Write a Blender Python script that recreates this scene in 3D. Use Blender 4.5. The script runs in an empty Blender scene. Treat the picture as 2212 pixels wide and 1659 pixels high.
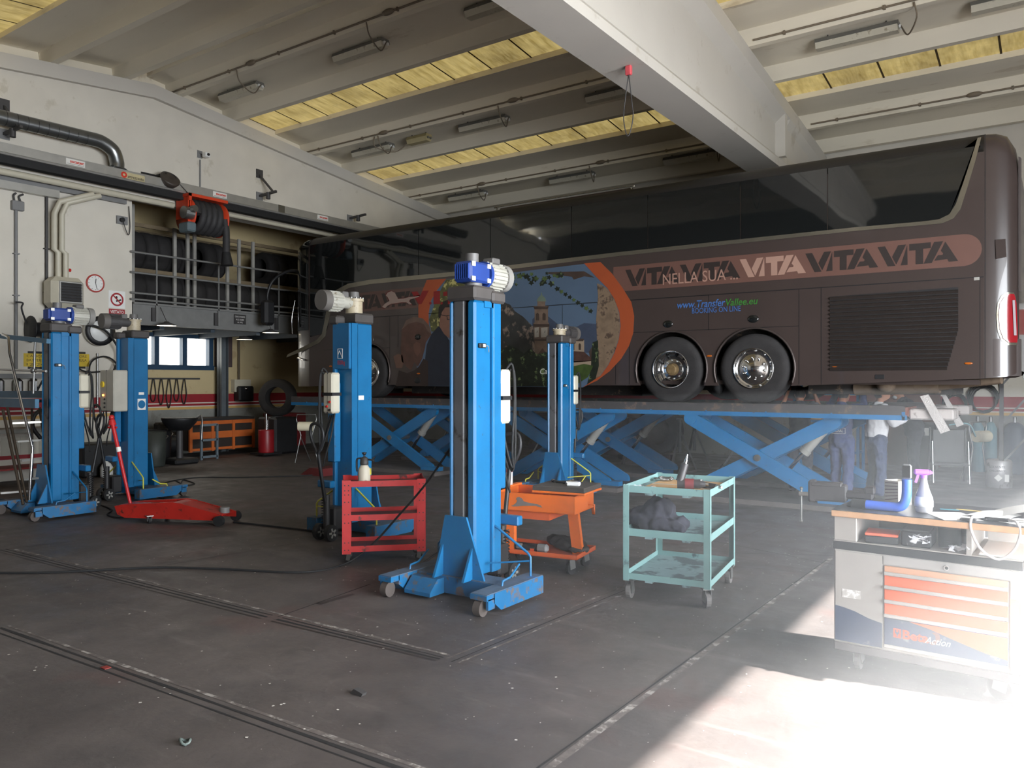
import bpy, math, random
from math import sin, cos, pi, radians as rad
from mathutils import Vector, Matrix
random.seed(7)
SC = bpy.context.scene
COL = SC.collection
# ---------------------------------------------------------------- camera
F, HY, CAMH = 1696.0, 826.0, 1.75
TH = math.atan(1185 / 1696.0)
cd = bpy.data.cameras.new('camera'); cam = bpy.data.objects.new('camera', cd); COL.objects.link(cam)
cam.location = (0, 0, CAMH); cam.rotation_euler = (pi / 2, 0, TH)
cd.sensor_width = 36; cd.lens = 36 * F / 2212; cd.shift_y = -(829.5 - HY) / 2212; cd.clip_end = 300
SC.camera = cam
SC.cycles.max_bounces = 8; SC.cycles.glossy_bounces = 3; SC.cycles.transmission_bounces = 5; SC.cycles.caustics_reflective = False; SC.cycles.caustics_refractive = False
# ---------------------------------------------------------------- exposure, world, sun
vs = SC.view_settings; vs.view_transform = 'Standard'; vs.look = 'None'; vs.gamma = 1; vs.exposure = 0.0
try: vs.use_curve_mapping = False
except Exception: pass
SUN_E, SKY_E, PANEL_E, WIN_E = 60.0, 30, .62, 5.0
w = bpy.data.worlds.new('sky'); SC.world = w; w.use_nodes = True
bg = w.node_tree.nodes['Background']; bg.inputs[0].default_value = (0.90, 0.95, 1.0, 1); bg.inputs[1].default_value = SKY_E
def lamp(name, kind, loc, energy, color=(1, 1, 1), dirv=None, **k):
    l = bpy.data.lights.new(name, kind); l.energy = energy; l.color = color
    for a, b in k.items(): setattr(l, a, b)
    o = bpy.data.objects.new(name, l); COL.objects.link(o); o.location = loc
    if dirv: o.rotation_euler = Vector(dirv).to_track_quat('-Z', 'Y').to_euler()
    return o
EL = rad(35)
lamp('sun', 'SUN', (12, 4, 8), SUN_E, (1, .97, .93), (-cos(EL) * .99, -cos(EL) * .14, -sin(EL)), angle=rad(.55))
DX, DY0, DY1, DZ = 4.6, -0.7, 8.2, 4.53       # the big open door in the right wall
p_ = lamp('door_daylight_portal', 'AREA', (DX + .02, (DY0 + DY1) / 2, DZ / 2), 1, dirv=(-1, 0, 0), shape='RECTANGLE', size=DY1 - DY0, size_y=DZ)
p_.data.cycles.is_portal = True
p_.rotation_euler = (pi / 2, 0, pi / 2)
# ---------------------------------------------------------------- picture point -> place in the hall
def at(px, py, X=None, Y=None, z=None):
    a = (px - 1106) / F
    d = Vector((-sin(TH) + a * cos(TH), cos(TH) + a * sin(TH), (HY - py) / F))
    if X is not None: t = X / d.x
    elif Y is not None: t = Y / d.y
    else: t = (z - CAMH) / d.z
    return Vector((0, 0, CAMH)) + d * t
# ---------------------------------------------------------------- mesh builder
class G:
    def __init__(s): s.v = []; s.f = []; s.sm = []; s.mi = []; s.cur = 0
    def add(s, vs_, fs, smooth=False):
        b = len(s.v); s.v += [tuple(v) for v in vs_]
        for f in fs: s.f.append(tuple(b + i for i in f)); s.sm.append(smooth); s.mi.append(s.cur)
        return s
    def m(s, i): s.cur = i; return s
    def bb(s, x0, y0, z0, x1, y1, z1):
        x0, x1 = sorted((x0, x1)); y0, y1 = sorted((y0, y1)); z0, z1 = sorted((z0, z1))
        return s.add([(x0,y0,z0),(x1,y0,z0),(x1,y1,z0),(x0,y1,z0),(x0,y0,z1),(x1,y0,z1),(x1,y1,z1),(x0,y1,z1)],
              [(0,3,2,1),(4,5,6,7),(0,1,5,4),(1,2,6,5),(2,3,7,6),(3,0,4,7)])
    def rb(s, x0, y0, z0, x1, y1, z1, b=.01):          # box with chamfered edges
        x0, x1 = sorted((x0, x1)); y0, y1 = sorted((y0, y1)); z0, z1 = sorted((z0, z1))
        b = min(b, (x1-x0)*.45, (y1-y0)*.45, (z1-z0)*.45); X=(x0,x1);Y=(y0,y1);Z=(z0,z1); vs_=[]; idx={}
        for i in (0,1):
            for j in (0,1):
                for k in (0,1):
                    sx=1-2*i; sy=1-2*j; sz=1-2*k
                    for n,(a,c,d) in enumerate(((0,1,1),(1,0,1),(1,1,0))):
                        idx[i,j,k,n]=len(vs_); vs_.append((X[i]+sx*b*a, Y[j]+sy*b*c, Z[k]+sz*b*d))
        fs=[]
        def q(l, out):
            c=[vs_[i] for i in l]; a=Vector(c[1])-Vector(c[0]); e=Vector(c[2])-Vector(c[0])
            fs.append(tuple(l) if a.cross(e).dot(Vector(out))>0 else tuple(reversed(l)))
        for i in (0,1): q([idx[i,0,0,0],idx[i,1,0,0],idx[i,1,1,0],idx[i,0,1,0]],(2*i-1,0,0))
        for j in (0,1): q([idx[0,j,0,1],idx[1,j,0,1],idx[1,j,1,1],idx[0,j,1,1]],(0,2*j-1,0))
        for k in (0,1): q([idx[0,0,k,2],idx[1,0,k,2],idx[1,1,k,2],idx[0,1,k,2]],(0,0,2*k-1))
        for i in (0,1):
            for j in (0,1): q([idx[i,j,0,0],idx[i,j,0,1],idx[i,j,1,1],idx[i,j,1,0]],(2*i-1,2*j-1,0))
            for k in (0,1): q([idx[i,0,k,0],idx[i,0,k,2],idx[i,1,k,2],idx[i,1,k,0]],(2*i-1,0,2*k-1))
        for j in (0,1):
            for k in (0,1): q([idx[0,j,k,1],idx[0,j,k,2],idx[1,j,k,2],idx[1,j,k,1]],(0,2*j-1,2*k-1))
        for i in (0,1):
            for j in (0,1):
                for k in (0,1): q([idx[i,j,k,0],idx[i,j,k,1],idx[i,j,k,2]],(2*i-1,2*j-1,2*k-1))
        return s.add(vs_, fs)
    def cb(s, cx, cy, cz, sx, sy, sz, rz=0, b=0):       # centred box, turned about z
        g = G(); (g.rb if b else g.bb)(*([-sx/2,-sy/2,-sz/2,sx/2,sy/2,sz/2] + ([b] if b else [])))
        return s.put(g, Matrix.Translation((cx,cy,cz)) @ Matrix.Rotation(rz,4,'Z'))
    def put(s, g, M):
        b = len(s.v); s.v += [tuple(M @ Vector(v)) for v in g.v]
        for f, q, mm in zip(g.f, g.sm, g.mi): s.f.append(tuple(b+i for i in f)); s.sm.append(q); s.mi.append(max(mm, s.cur))
        return s
    def bar(s, p, q, w, h, up=(0,0,1), b=0):            # rectangular bar from p to q
        p, q = Vector(p), Vector(q); d = q-p; L = d.length; d.normalize()
        u = Vector(up); sx = d.cross(u)
        if sx.length < 1e-4: sx = d.cross(Vector((1,0,0)))
        sx.normalize(); u = sx.cross(d)
        M = Matrix((sx, d, u)).transposed().to_4x4(); M.translation = (p+q)/2
        g = G(); (g.rb if b else g.bb)(*([-w/2,-L/2,-h/2,w/2,L/2,h/2] + ([b] if b else [])))
        return s.put(g, M)
    def cyl(s, p, q, r, r2=None, n=16, cap=True):
        p, q = Vector(p), Vector(q); r2 = r if r2 is None else r2
        d = (q-p).normalized(); a = d.orthogonal().normalized(); c = d.cross(a)
        vs_ = []
        for e, rr in ((p,r),(q,r2)):
            for i in range(n):
                t = 2*pi*i/n; vs_.append(e + a*cos(t)*rr + c*sin(t)*rr)
        s.add(vs_, [(i,(i+1)%n,n+(i+1)%n,n+i) for i in range(n)], True)
        if cap: s.add(vs_, [tuple(reversed(range(n))), tuple(range(n,2*n))])
        return s
    def tube(s, pts, r, n=8, curve=True, closed=False, sub=5):
        P = [Vector(p) for p in pts]
        if curve and len(P) > 2:
            Q = []; N = len(P)
            for i in range(N if closed else N-1):
                a = P[(i-1)%N] if (closed or i>0) else P[i]*2-P[i+1]
                b, c = P[i], P[(i+1)%N]
                d = P[(i+2)%N] if (closed or i+2<N) else c*2-b
                for k in range(sub):
                    t = k/sub
                    Q.append(.5*((2*b)+(c-a)*t+(2*a-5*b+4*c-d)*t*t+(3*b-a-3*c+d)*t**3))
            if not closed: Q.append(P[-1])
            P = Q
        N = len(P); vs_ = []; up = None
        for i in range(N):
            if closed: d = P[(i+1)%N]-P[i-1]
            else: d = P[min(i+1,N-1)]-P[max(i-1,0)]
            if d.length < 1e-9: d = Vector((0,0,1))
            d.normalize()
            up = d.orthogonal().normalized() if up is None else (up-d*up.dot(d))
            if up.length < 1e-5: up = d.orthogonal()
            up.normalize(); c = d.cross(up)
            rr = r[min(i*len(r)//N, len(r)-1)] if isinstance(r,(list,tuple)) else r
            for k in range(n):
                t = 2*pi*k/n; vs_.append(P[i]+up*cos(t)*rr+c*sin(t)*rr)
        fs = []
        for i in range(N if closed else N-1):
            j = (i+1)%N
            for k in range(n): fs.append((i*n+k,i*n+(k+1)%n,j*n+(k+1)%n,j*n+k))
        s.add(vs_, fs, True)
        if not closed: s.add(vs_, [tuple(reversed(range(n))), tuple(range((N-1)*n,N*n))])
        return s
    def lathe(s, prof, c=(0,0,0), ax='Z', n=24, smooth=True):   # prof: (radius, height along axis)
        R = {'Z':Matrix.Identity(3),'Y':Matrix(((1,0,0),(0,0,1),(0,-1,0))),'X':Matrix(((0,0,1),(0,1,0),(-1,0,0)))}[ax]
        vs_ = []
        for r, h in prof:
            for i in range(n):
                t = 2*pi*i/n; vs_.append(R @ Vector((r*cos(t), r*sin(t), h)) + Vector(c))
        fs = [(a*n+i,a*n+(i+1)%n,(a+1)*n+(i+1)%n,(a+1)*n+i) for a in range(len(prof)-1) for i in range(n)]
        return s.add(vs_, fs, smooth)
    def ell(s, c, r, n=12, rot=None):
        r = (r,)*3 if isinstance(r,(int,float)) else r; R = rot or Matrix.Identity(3)
        m = n//2; vs_ = [Vector(c)+R@Vector((0,0,-r[2]))]
        for j in range(1,m):
            a = -pi/2+pi*j/m
            for i in range(n):
                t = 2*pi*i/n; vs_.append(Vector(c)+R@Vector((r[0]*cos(a)*cos(t), r[1]*cos(a)*sin(t), r[2]*sin(a))))
        vs_.append(Vector(c)+R@Vector((0,0,r[2]))); L = len(vs_)-1
        fs = [(0,1+(i+1)%n,1+i) for i in range(n)]
        for j in range(m-2):
            for i in range(n): a=1+j*n; fs.append((a+i,a+(i+1)%n,a+n+(i+1)%n,a+n+i))
        a = 1+(m-2)*n; fs += [(a+i,a+(i+1)%n,L) for i in range(n)]
        return s.add(vs_, fs, True)
    def prism(s, pts, ax, a, b):       # polygon in the plane across axis ax, extruded from a to b
        def mk(u, v, w_): return {'X':(w_,u,v),'Y':(u,w_,v),'Z':(u,v,w_)}[ax]
        n = len(pts); area = sum(pts[i][0]*pts[(i+1)%n][1]-pts[(i+1)%n][0]*pts[i][1] for i in range(n))
        if area < 0: pts = list(reversed(pts))
        lo, hi = min(a,b), max(a,b)
        vs_ = [mk(u,v,lo) for u,v in pts]+[mk(u,v,hi) for u,v in pts]
        fs = [tuple(reversed(range(n))), tuple(range(n,2*n))]+[(i,(i+1)%n,n+(i+1)%n,n+i) for i in range(n)]
        if ax == 'Y': fs = [tuple(reversed(f)) for f in fs]
        return s.add(vs_, fs)
    def rot(s, M):
        s.v = [tuple(M @ Vector(v)) for v in s.v]; return s
def build(g, name, mats, parent=None, **props):
    me = bpy.data.meshes.new(name); me.from_pydata(g.v, [], g.f)
    for mm in (mats if isinstance(mats,(list,tuple)) else [mats]): me.materials.append(mm)
    for p, q, k in zip(me.polygons, g.sm, g.mi): p.use_smooth = q; p.material_index = k
    o = bpy.data.objects.new(name, me); COL.objects.link(o)
    if parent is not None:
        o.parent = parent
        if parent.name in WORLD: me.transform(Matrix.Translation(-WORLD[parent.name])); WORLD[o.name] = Vector((0,0,0)) + WORLD[parent.name]
    for k, v in props.items(): o[k] = v
    return o
WORLD = {}
def thing(name, loc, label, cat, rz=0, group=None, world=False):   # Empty at the thing's base; world=True: parts are given in hall coordinates
    o = bpy.data.objects.new(name, None); COL.objects.link(o); o.location = loc; o.rotation_euler = (0,0,rz); o.empty_display_size = .1
    o['label'] = label; o['category'] = cat
    if group: o['group'] = group
    if world: WORLD[o.name] = Vector(loc)
    return o
def single(g, name, mats, label, cat, group=None, kind=None):       # a thing that is one mesh; origin moved to its base
    xs = [v[0] for v in g.v]; ys = [v[1] for v in g.v]; zs = [v[2] for v in g.v]
    c = Vector(((min(xs)+max(xs))/2, (min(ys)+max(ys))/2, min(zs)))
    g.v = [tuple(Vector(v)-c) for v in g.v]
    o = build(g, name, mats); o.location = c; o['label'] = label; o['category'] = cat
    if group: o['group'] = group
    if kind: o['kind'] = kind
    return o
def struct(g, name, mats, parent=None):
    o = build(g, name, mats, parent)
    if parent is None: o['kind'] = 'structure'
    return o
def kids(o): return [c for c in COL.objects if c.parent == o]
def dup(o, loc, rz=None, label=None, parent=None):
    c = o.copy(); COL.objects.link(c); c.parent = parent
    if parent is None:
        c.location = loc
        if rz is not None: c.rotation_euler = (0,0,rz)
        if label: c['label'] = label
    for ch in kids(o): dup(ch, None, parent=c)
    return c
def text(s, size, M, mat, parent=None, name='lettering', shear=0, ext=.0008, align='CENTER', sx=1, bold=0, spacing=1, **props):
    cu = bpy.data.curves.new(name, 'FONT'); cu.body = s; cu.size = size; cu.extrude = ext; cu.shear = shear
    cu.align_x = align; cu.align_y = 'CENTER'; cu.offset = bold; cu.resolution_u = 3; cu.space_character = spacing
    to = bpy.data.objects.new(name, cu); me = bpy.data.meshes.new_from_object(to)
    bpy.data.objects.remove(to)
    me.transform(M @ Matrix.Diagonal((sx,1,1,1))); me.materials.clear(); me.materials.append(mat); me.name = name
    o = bpy.data.objects.new(name, me); COL.objects.link(o)
    if parent is not None:
        o.parent = parent
        if parent.name in WORLD: me.transform(Matrix.Translation(-WORLD[parent.name]))
    for k, v in props.items(): o[k] = v
    return o
def textfit(s, x0, x1, z0, z1, y, mat, parent=None, face='-Y', shear=0, rz=0, **k):   # lettering that fills a box on an upright plane
    o = text(s, 1, Matrix.Identity(4), mat, None, shear=shear, ext=0, **k)
    me = o.data; xs = [v.co.x for v in me.vertices]; ys = [v.co.y for v in me.vertices]
    cx, cy = (max(xs)+min(xs))/2, (max(ys)+min(ys))/2; w_, h_ = max(xs)-min(xs), max(ys)-min(ys)
    M = Mface(((x0+x1)/2, y, (z0+z1)/2) if face == '-Y' else ((y, (x0+x1)/2, (z0+z1)/2) if face in ('+X','-X') else ((x0+x1)/2, (z0+z1)/2, y)), face, rz)
    me.transform(M @ Matrix.Diagonal(((x1-x0)/w_, (z1-z0)/h_, 1, 1)) @ Matrix.Translation((-cx,-cy,0)))
    if parent is not None:
        o.parent = parent
        if parent.name in WORLD: me.transform(Matrix.Translation(-WORLD[parent.name]))
    return o
def Mface(loc, face='-Y', rz=0):        # text placement: face the text looks towards
    R = {'-Y':Matrix.Rotation(pi/2,4,'X'), '+X':Matrix.Rotation(pi/2,4,'Z')@Matrix.Rotation(pi/2,4,'X'), '+Z':Matrix.Identity(4),
         '-X':Matrix.Rotation(-pi/2,4,'Z')@Matrix.Rotation(pi/2,4,'X')}[face]
    return Matrix.Translation(loc) @ R @ Matrix.Rotation(rz,4,'Z')
# ---------------------------------------------------------------- materials
def lin(c):
    return tuple(((x/255)/12.92 if x/255 <= .04045 else ((x/255+.055)/1.055)**2.4) for x in c)
MC = {}
def mat(name, col, rough=.5, metal=0, var=.12, sc=6, bump=0, bsc=40, dirt=None, damt=.5, dsc=5, emit=None, es=0, trans=0, alpha=1, coat=0, stretch=None, raw=False):
    if name in MC: return MC[name]
    m = bpy.data.materials.new(name); m.use_nodes = True; nt = m.node_tree; N = nt.nodes; L = nt.links
    b = N['Principled BSDF']; c = col if raw else lin(col)
    b.inputs['Roughness'].default_value = rough; b.inputs['Metallic'].default_value = metal
    if coat: b.inputs['Coat Weight'].default_value = coat
    tc = N.new('ShaderNodeTexCoord'); vec = tc.outputs['Object']
    if stretch:
        mp = N.new('ShaderNodeMapping'); mp.inputs['Scale'].default_value = stretch; L.new(vec, mp.inputs[0]); vec = mp.outputs[0]
    out = None
    if var or dirt:
        nz = N.new('ShaderNodeTexNoise'); nz.inputs['Scale'].default_value = sc; nz.inputs['Detail'].default_value = 4; L.new(vec, nz.inputs[0])
        mx = N.new('ShaderNodeMix'); mx.data_type = 'RGBA'
        mx.inputs[6].default_value = tuple(x*(1-var) for x in c)+(1,); mx.inputs[7].default_value = tuple(min(1,x*(1+var)) for x in c)+(1,)
        mr = N.new('ShaderNodeMapRange'); mr.inputs[1].default_value = .3; mr.inputs[2].default_value = .7
        L.new(nz.outputs['Fac'], mr.inputs[0]); L.new(mr.outputs[0], mx.inputs[0]); out = mx.outputs[2]
        if dirt:
            n2 = N.new('ShaderNodeTexNoise'); n2.inputs['Scale'].default_value = dsc; n2.inputs['Detail'].default_value = 8; n2.inputs['Roughness'].default_value = .65; L.new(vec, n2.inputs[0])
            r2 = N.new('ShaderNodeMapRange'); r2.inputs[1].default_value = 1-damt-.03; r2.inputs[2].default_value = 1-damt+.04
            L.new(n2.outputs['Fac'], r2.inputs[0])
            m2 = N.new('ShaderNodeMix'); m2.data_type = 'RGBA'; L.new(r2.outputs[0], m2.inputs[0]); L.new(out, m2.inputs[6]); m2.inputs[7].default_value = lin(dirt)+(1,)
            out = m2.outputs[2]
        L.new(out, b.inputs['Base Color'])
    else: b.inputs['Base Color'].default_value = c+(1,)
    if bump:
        nb = N.new('ShaderNodeTexNoise'); nb.inputs['Scale'].default_value = bsc; nb.inputs['Detail'].default_value = 3; L.new(vec, nb.inputs[0])
        bp = N.new('ShaderNodeBump'); bp.inputs['Strength'].default_value = bump; bp.inputs['Distance'].default_value = .01
        L.new(nb.outputs['Fac'], bp.inputs['Height']); L.new(bp.outputs[0], b.inputs['Normal'])
    if emit: b.inputs['Emission Color'].default_value = lin(emit)+(1,); b.inputs['Emission Strength'].default_value = es
    if trans: b.inputs['Transmission Weight'].default_value = trans
    if alpha < 1: b.inputs['Alpha'].default_value = alpha
    MC[name] = m; return m
def bsdf(m): return m.node_tree.nodes['Principled BSDF']

WHITEWALL = mat('white_wall', (208,202,190), .8, var=.05, sc=1.5, dirt=(192,185,170), damt=.34, dsc=2.2, bump=.1, bsc=60)
BEIGEWALL = mat('beige_wall', (190,172,132), .8, var=.08, sc=1.2, dirt=(172,152,114), damt=.4, dsc=1.7)
DULLWALL = mat('dull_wall', (84,79,74), .85, var=.08, sc=1.5)  # for the unseen right and near walls, darkened to cut fill light
GREYDADO = mat('grey_dado', (128,128,122), .75, var=.12, sc=2, dirt=(114,111,104), damt=.42, dsc=3)
STRIPE_R = mat('stripe_red', (140,28,36), .6, var=.06); STRIPE_W = mat('stripe_white', (205,200,190), .6, var=.03); STRIPE_O = mat('stripe_ochre', (196,158,92), .6, var=.06)
CONCRETE = mat('painted_concrete', (226,218,200), .85, var=.06, sc=1.3, stretch=(.25,1,1), dirt=(200,188,166), damt=.36, dsc=1.6, bump=.12, bsc=30)
BEAMCON = mat('beam_concrete', (196,191,182), .75, var=.03, sc=.9, dirt=(180,173,161), damt=.36, dsc=1.4, bump=.08, bsc=30)
DARKGAP = mat('dark_gap', (30,27,24), .9)
BLUE = mat('lift_blue_paint', (18,98,146), .36, var=.09, sc=4, dirt=(58,60,66), damt=.33, dsc=14)
BLUEW = mat('worn_blue_paint', (22,94,140), .45, var=.12, sc=6, dirt=(92,84,82), damt=.43, dsc=11)
BLUED = mat('dusty_blue_top', (74,92,112), .7, var=.2, sc=9, dirt=(40,96,150), damt=.38, dsc=6)
GREYST = mat('grey_steel_guide', (88,88,90), .5, metal=.3, var=.12, sc=3, dirt=(52,46,42), damt=.4, dsc=5)
BLACKM = mat('black_metal', (24,24,26), .5, var=.2)
RUBBER = mat('black_rubber', (22,22,23), .75, var=.25, sc=9)
TYREM = mat('tyre_rubber', (38,36,36), .85, var=.2, sc=7, bump=.3, bsc=60)
CHROME = mat('chrome', (205,205,205), .16, metal=1, var=.05)
STEEL = mat('steel', (150,150,148), .38, metal=.9, var=.12)
ALU = mat('aluminium', (176,174,168), .42, metal=.6, var=.06)
GALV = mat('galvanised_duct', (140,142,142), .3, metal=.9, var=.08)
REDP = mat('red_paint', (170,32,32), .45, var=.1, dirt=(70,30,28), damt=.36, dsc=8)
REDTOP = mat('greasy_red_top', (96,50,44), .6, var=.25, sc=5, dirt=(60,48,42), damt=.5, dsc=5)
ORANGE = mat('orange_paint', (222,108,36), .45, var=.08, dirt=(110,60,34), damt=.33, dsc=8)
TEAL = mat('teal_paint', (122,158,156), .5, var=.07, dirt=(80,96,96), damt=.36, dsc=7)
TEALTRAY = mat('teal_tray', (134,160,162), .5, var=.08, dirt=(84,100,102), damt=.47, dsc=4.5)
CREAM = mat('cream_enamel', (190,184,166), .45, var=.05)
GREYP = mat('grey_plastic', (120,120,120), .5, var=.06)
DGREY = mat('dark_grey_paint', (62,60,60), .55, var=.12)
WHITEP = mat('white_plastic', (225,225,222), .4, var=.03)
REDPL = mat('red_plastic', (190,35,30), .4, var=.04)
YELLOW = mat('yellow_paint', (214,190,52), .5, var=.06, dirt=(120,108,60), damt=.35, dsc=20)
BLACKT = mat('black_print', (16,16,18), .5, var=0)
WHITET = mat('white_print', (222,220,214), .5, var=0)
RED_T = mat('red_print', (200,52,34), .5, var=0)
GEARBLUE = mat('gearbox_blue', (34,60,128), .4, var=.08)
MOTORG = mat('motor_grey_alu', (178,176,166), .45, metal=.3, var=.08, dirt=(120,110,90), damt=.38, dsc=12)
MEZZ = mat('mezzanine_grey', (112,112,110), .6, var=.1)
NAVY = mat('navy_cloth', (42,50,78), .9, var=.2, sc=14, bump=.5, bsc=25)

# haze boxes added by the door to stand in for lens glare
hz = bpy.data.materials.new('glare_haze'); hz.use_nodes = True; nt = hz.node_tree; nt.nodes.remove(nt.nodes['Principled BSDF'])
vsn = nt.nodes.new('ShaderNodeVolumeScatter'); vsn.inputs['Density'].default_value = .0185; vsn.inputs['Anisotropy'].default_value = .2; nt.links.new(vsn.outputs[0], nt.nodes['Material Output'].inputs['Volume'])
haze = thing('glare_haze', (2, 5, .02), 'thin haze added by the open door in place of lens glare', 'haze', world=True); haze['kind'] = 'stuff'
for k, (x, y, z) in enumerate(((-1.5,9.5,1.7),(-1.25,8.8,1.5),(-1.0,8.0,1.25),(-.8,7.2,1.0))):
    build(G().bb(x, 1.2+.05*k, .02+.004*k, DX-.05-.02*k, y, z), 'haze_layer', hz, haze, kind='stuff')
# ================================================================ THE HALL
WL, WF, WB, WR, WN = -15.3, -17.7, 18.5, DX, -1.0      # left wall, far bay wall, back wall, right wall, near wall
def ztop(y): return 7.85 - .11*abs(y-9)
# floor
fm = bpy.data.materials.new('workshop_floor'); fm.use_nodes = True
nt = fm.node_tree; N = nt.nodes; L = nt.links; b = N['Principled BSDF']
tc = N.new('ShaderNodeTexCoord')
def noise(sc, det=5, ro=.6, src=None):
    n = N.new('ShaderNodeTexNoise'); n.inputs['Scale'].default_value = sc; n.inputs['Detail'].default_value = det; n.inputs['Roughness'].default_value = ro
    L.new(src or tc.outputs['Object'], n.inputs[0]); return n.outputs['Fac']
def rng(v, a, b_, c=0, d=1):
    r = N.new('ShaderNodeMapRange'); L.new(v, r.inputs[0])
    for i, x in enumerate((a, b_, c, d)): r.inputs[i+1].default_value = x
    return r.outputs[0]
def mixc(f, a, b_):
    m = N.new('ShaderNodeMix'); m.data_type = 'RGBA'; L.new(f, m.inputs[0])
    for i, x in ((6, a), (7, b_)):
        if isinstance(x, tuple): m.inputs[i].default_value = lin(x)+(1,)
        else: L.new(x, m.inputs[i])
    return m.outputs[2]
c = mixc(rng(noise(.55), .35, .65), (70,64,62), (92,85,82))
c = mixc(rng(noise(2.3, 8), .48, .68, 0, .6), c, (66,62,61))
mp = N.new('ShaderNodeMapping'); mp.inputs['Rotation'].default_value = (0,0,.5); mp.inputs['Scale'].default_value = (.5,3,1); L.new(tc.outputs['Object'], mp.inputs[0])
c = mixc(rng(noise(1.6, 8, .7, mp.outputs[0]), .56, .72, 0, .45), c, (124,117,113))
c = mixc(rng(noise(.9, 3), .58, .66, 0, .35), c, (92,66,62))
vo = N.new('ShaderNodeTexVoronoi'); vo.inputs['Scale'].default_value = 16; L.new(tc.outputs['Object'], vo.inputs[0])
c = mixc(rng(vo.outputs['Distance'], .03, .055, .9, 0), c, (176,170,164))
c = mixc(rng(noise(34, 3), .66, .72, 0, .5), c, (60,54,52))
L.new(c, b.inputs['Base Color']); L.new(rng(noise(3, 6), .3, .7, .42, .72), b.inputs['Roughness'])
bp = N.new('ShaderNodeBump'); bp.inputs['Strength'].default_value = .25; bp.inputs['Distance'].default_value = .01; L.new(noise(22, 6), bp.inputs['Height']); L.new(bp.outputs[0], b.inputs['Normal'])
g = G().bb(WF-.3, WN-.3, -.15, DX+8, WB+.3, 0)
floor = struct(g, 'floor', fm)
JOINT = mat('joint_dark', (26,24,24), .9, var=.3, sc=20); JOINTL = mat('joint_worn', (92,84,80), .9, var=.3, sc=20, dirt=(150,144,138), damt=.45, dsc=9); RUST = mat('joint_steel', (50,44,42), .6, var=.3, sc=12)
def joint(p, q, w, m, z=.0015):
    g = G(); p = Vector((p[0],p[1],0)); q = Vector((q[0],q[1],0)); n = max(4, int((q-p).length/.25)); d = (q-p).normalized(); s_ = Vector((-d.y,d.x,0))
    vs_ = []; fs = []
    for i in range(n+1):
        c_ = p.lerp(q, i/n); ww = w*random.uniform(.6,1.25)/2
        vs_ += [c_-s_*ww+Vector((0,0,z)), c_+s_*ww+Vector((0,0,z))]
    for i in range(n): fs.append((2*i, 2*i+2, 2*i+3, 2*i+1))
    g.add(vs_, fs); build(g, 'floor_joint', m, floor)
def fp(px, py, z=0): return at(px, py, z=z)
A_ = fp(0,1188); B_ = fp(577,1333); C_ = fp(598,1338); D_ = fp(950,1424)
for off, ww, mm in ((0,.022,JOINT),(-.05,.02,RUST),(.05,.012,JOINT)):
    o_ = Vector((0, off, 0)); joint(A_+o_, B_+o_, ww, mm); joint(C_+o_, D_+o_*.7, ww, mm)
joint(A_+Vector((0,.1,0)), D_+Vector((0,.09,0)), .03, JOINTL)
E0 = fp(0,1356); E1 = fp(420,1500); E2 = fp(860,1659)
for off, ww, mm in ((0,.026,JOINT),(-.06,.014,JOINT),(.055,.03,JOINTL)):
    o_ = Vector((0, off, 0)); joint(E0+o_, E2+o_+(E2-E0)*.1, ww, mm)
joint(fp(962,1424), fp(1345,1268), .02, JOINTL); joint(fp(975,1430), fp(1350,1275), .012, JOINT); joint(fp(990,1432), fp(1360,1278), .02, JOINTL)
joint(fp(1345,1268), fp(1800,1080), .012, JOINTL)
joint(fp(1130,1700), fp(1797,1205), .04, JOINTL); joint(fp(1105,1700), fp(1785,1210), .012, JOINT)
joint(fp(600,1333), fp(800,1262), .012, JOINT); joint(fp(687,1305), fp(765,1283), .06, RUST)
joint(fp(245,1240), fp(690,1165), .012, RUST); joint(fp(0,1188), fp(450,1135), .01, RUST)
joint(fp(560,1045), fp(1180,1085), .012, JOINT); joint(fp(1245,1110), fp(1800,1220), .01, JOINT); joint(fp(1245,1195), fp(1800,1242), .012, RUST); joint(fp(930,1160), fp(1090,1175), .03, RUST)
joint(fp(1590,1195), fp(1800,1200), .02, RUST)
# walls
g = G().prism([(WN,0),(8.56,0),(8.56,5.45),(WB,5.45),(WB,ztop(WB)-.03),(9,ztop(9)-.03),(WN,ztop(WN)-.03)], 'X', WL-.25, WL)
wl = struct(g, 'wall_left', WHITEWALL)
g = G(); gd = G()
for y0, y1 in ((WN,9),(9,WB)):     # crowning ledge of the wall
    g.prism([(y0,ztop(y0)),(y1,ztop(y1)),(y1,ztop(y1)-.27),(y0,ztop(y0)-.27)], 'X', WL, WL+.1)
struct(g, 'wall_ledge', BEAMCON, wl)
def stripes(x, y0, y1, parent, face='X', dado=True, broken=()):
    for z0, z1, mm in ((1.25,1.46,STRIPE_R),(1.225,1.25,STRIPE_W),(1.17,1.222,STRIPE_R),(1.145,1.17,STRIPE_W),(1.085,1.145,STRIPE_O)):
        g = G()
        if face == 'X': g.bb(x, y0, z0, x+.006, y1, z1)
        else: g.bb(y0, x-.006, z0, y1, x, z1)
        struct(g, 'painted_stripe', mm, parent)
    if dado:
        g = G()
        if face == 'X': g.bb(x, y0, 0, x+.005, y1, 1.085)
        else: g.bb(y0, x-.005, 0, y1, x, 1.085)
        struct(g, 'dado', GREYDADO, parent)
stripes(WL, WN, 8.56, wl, dado=False)
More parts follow.
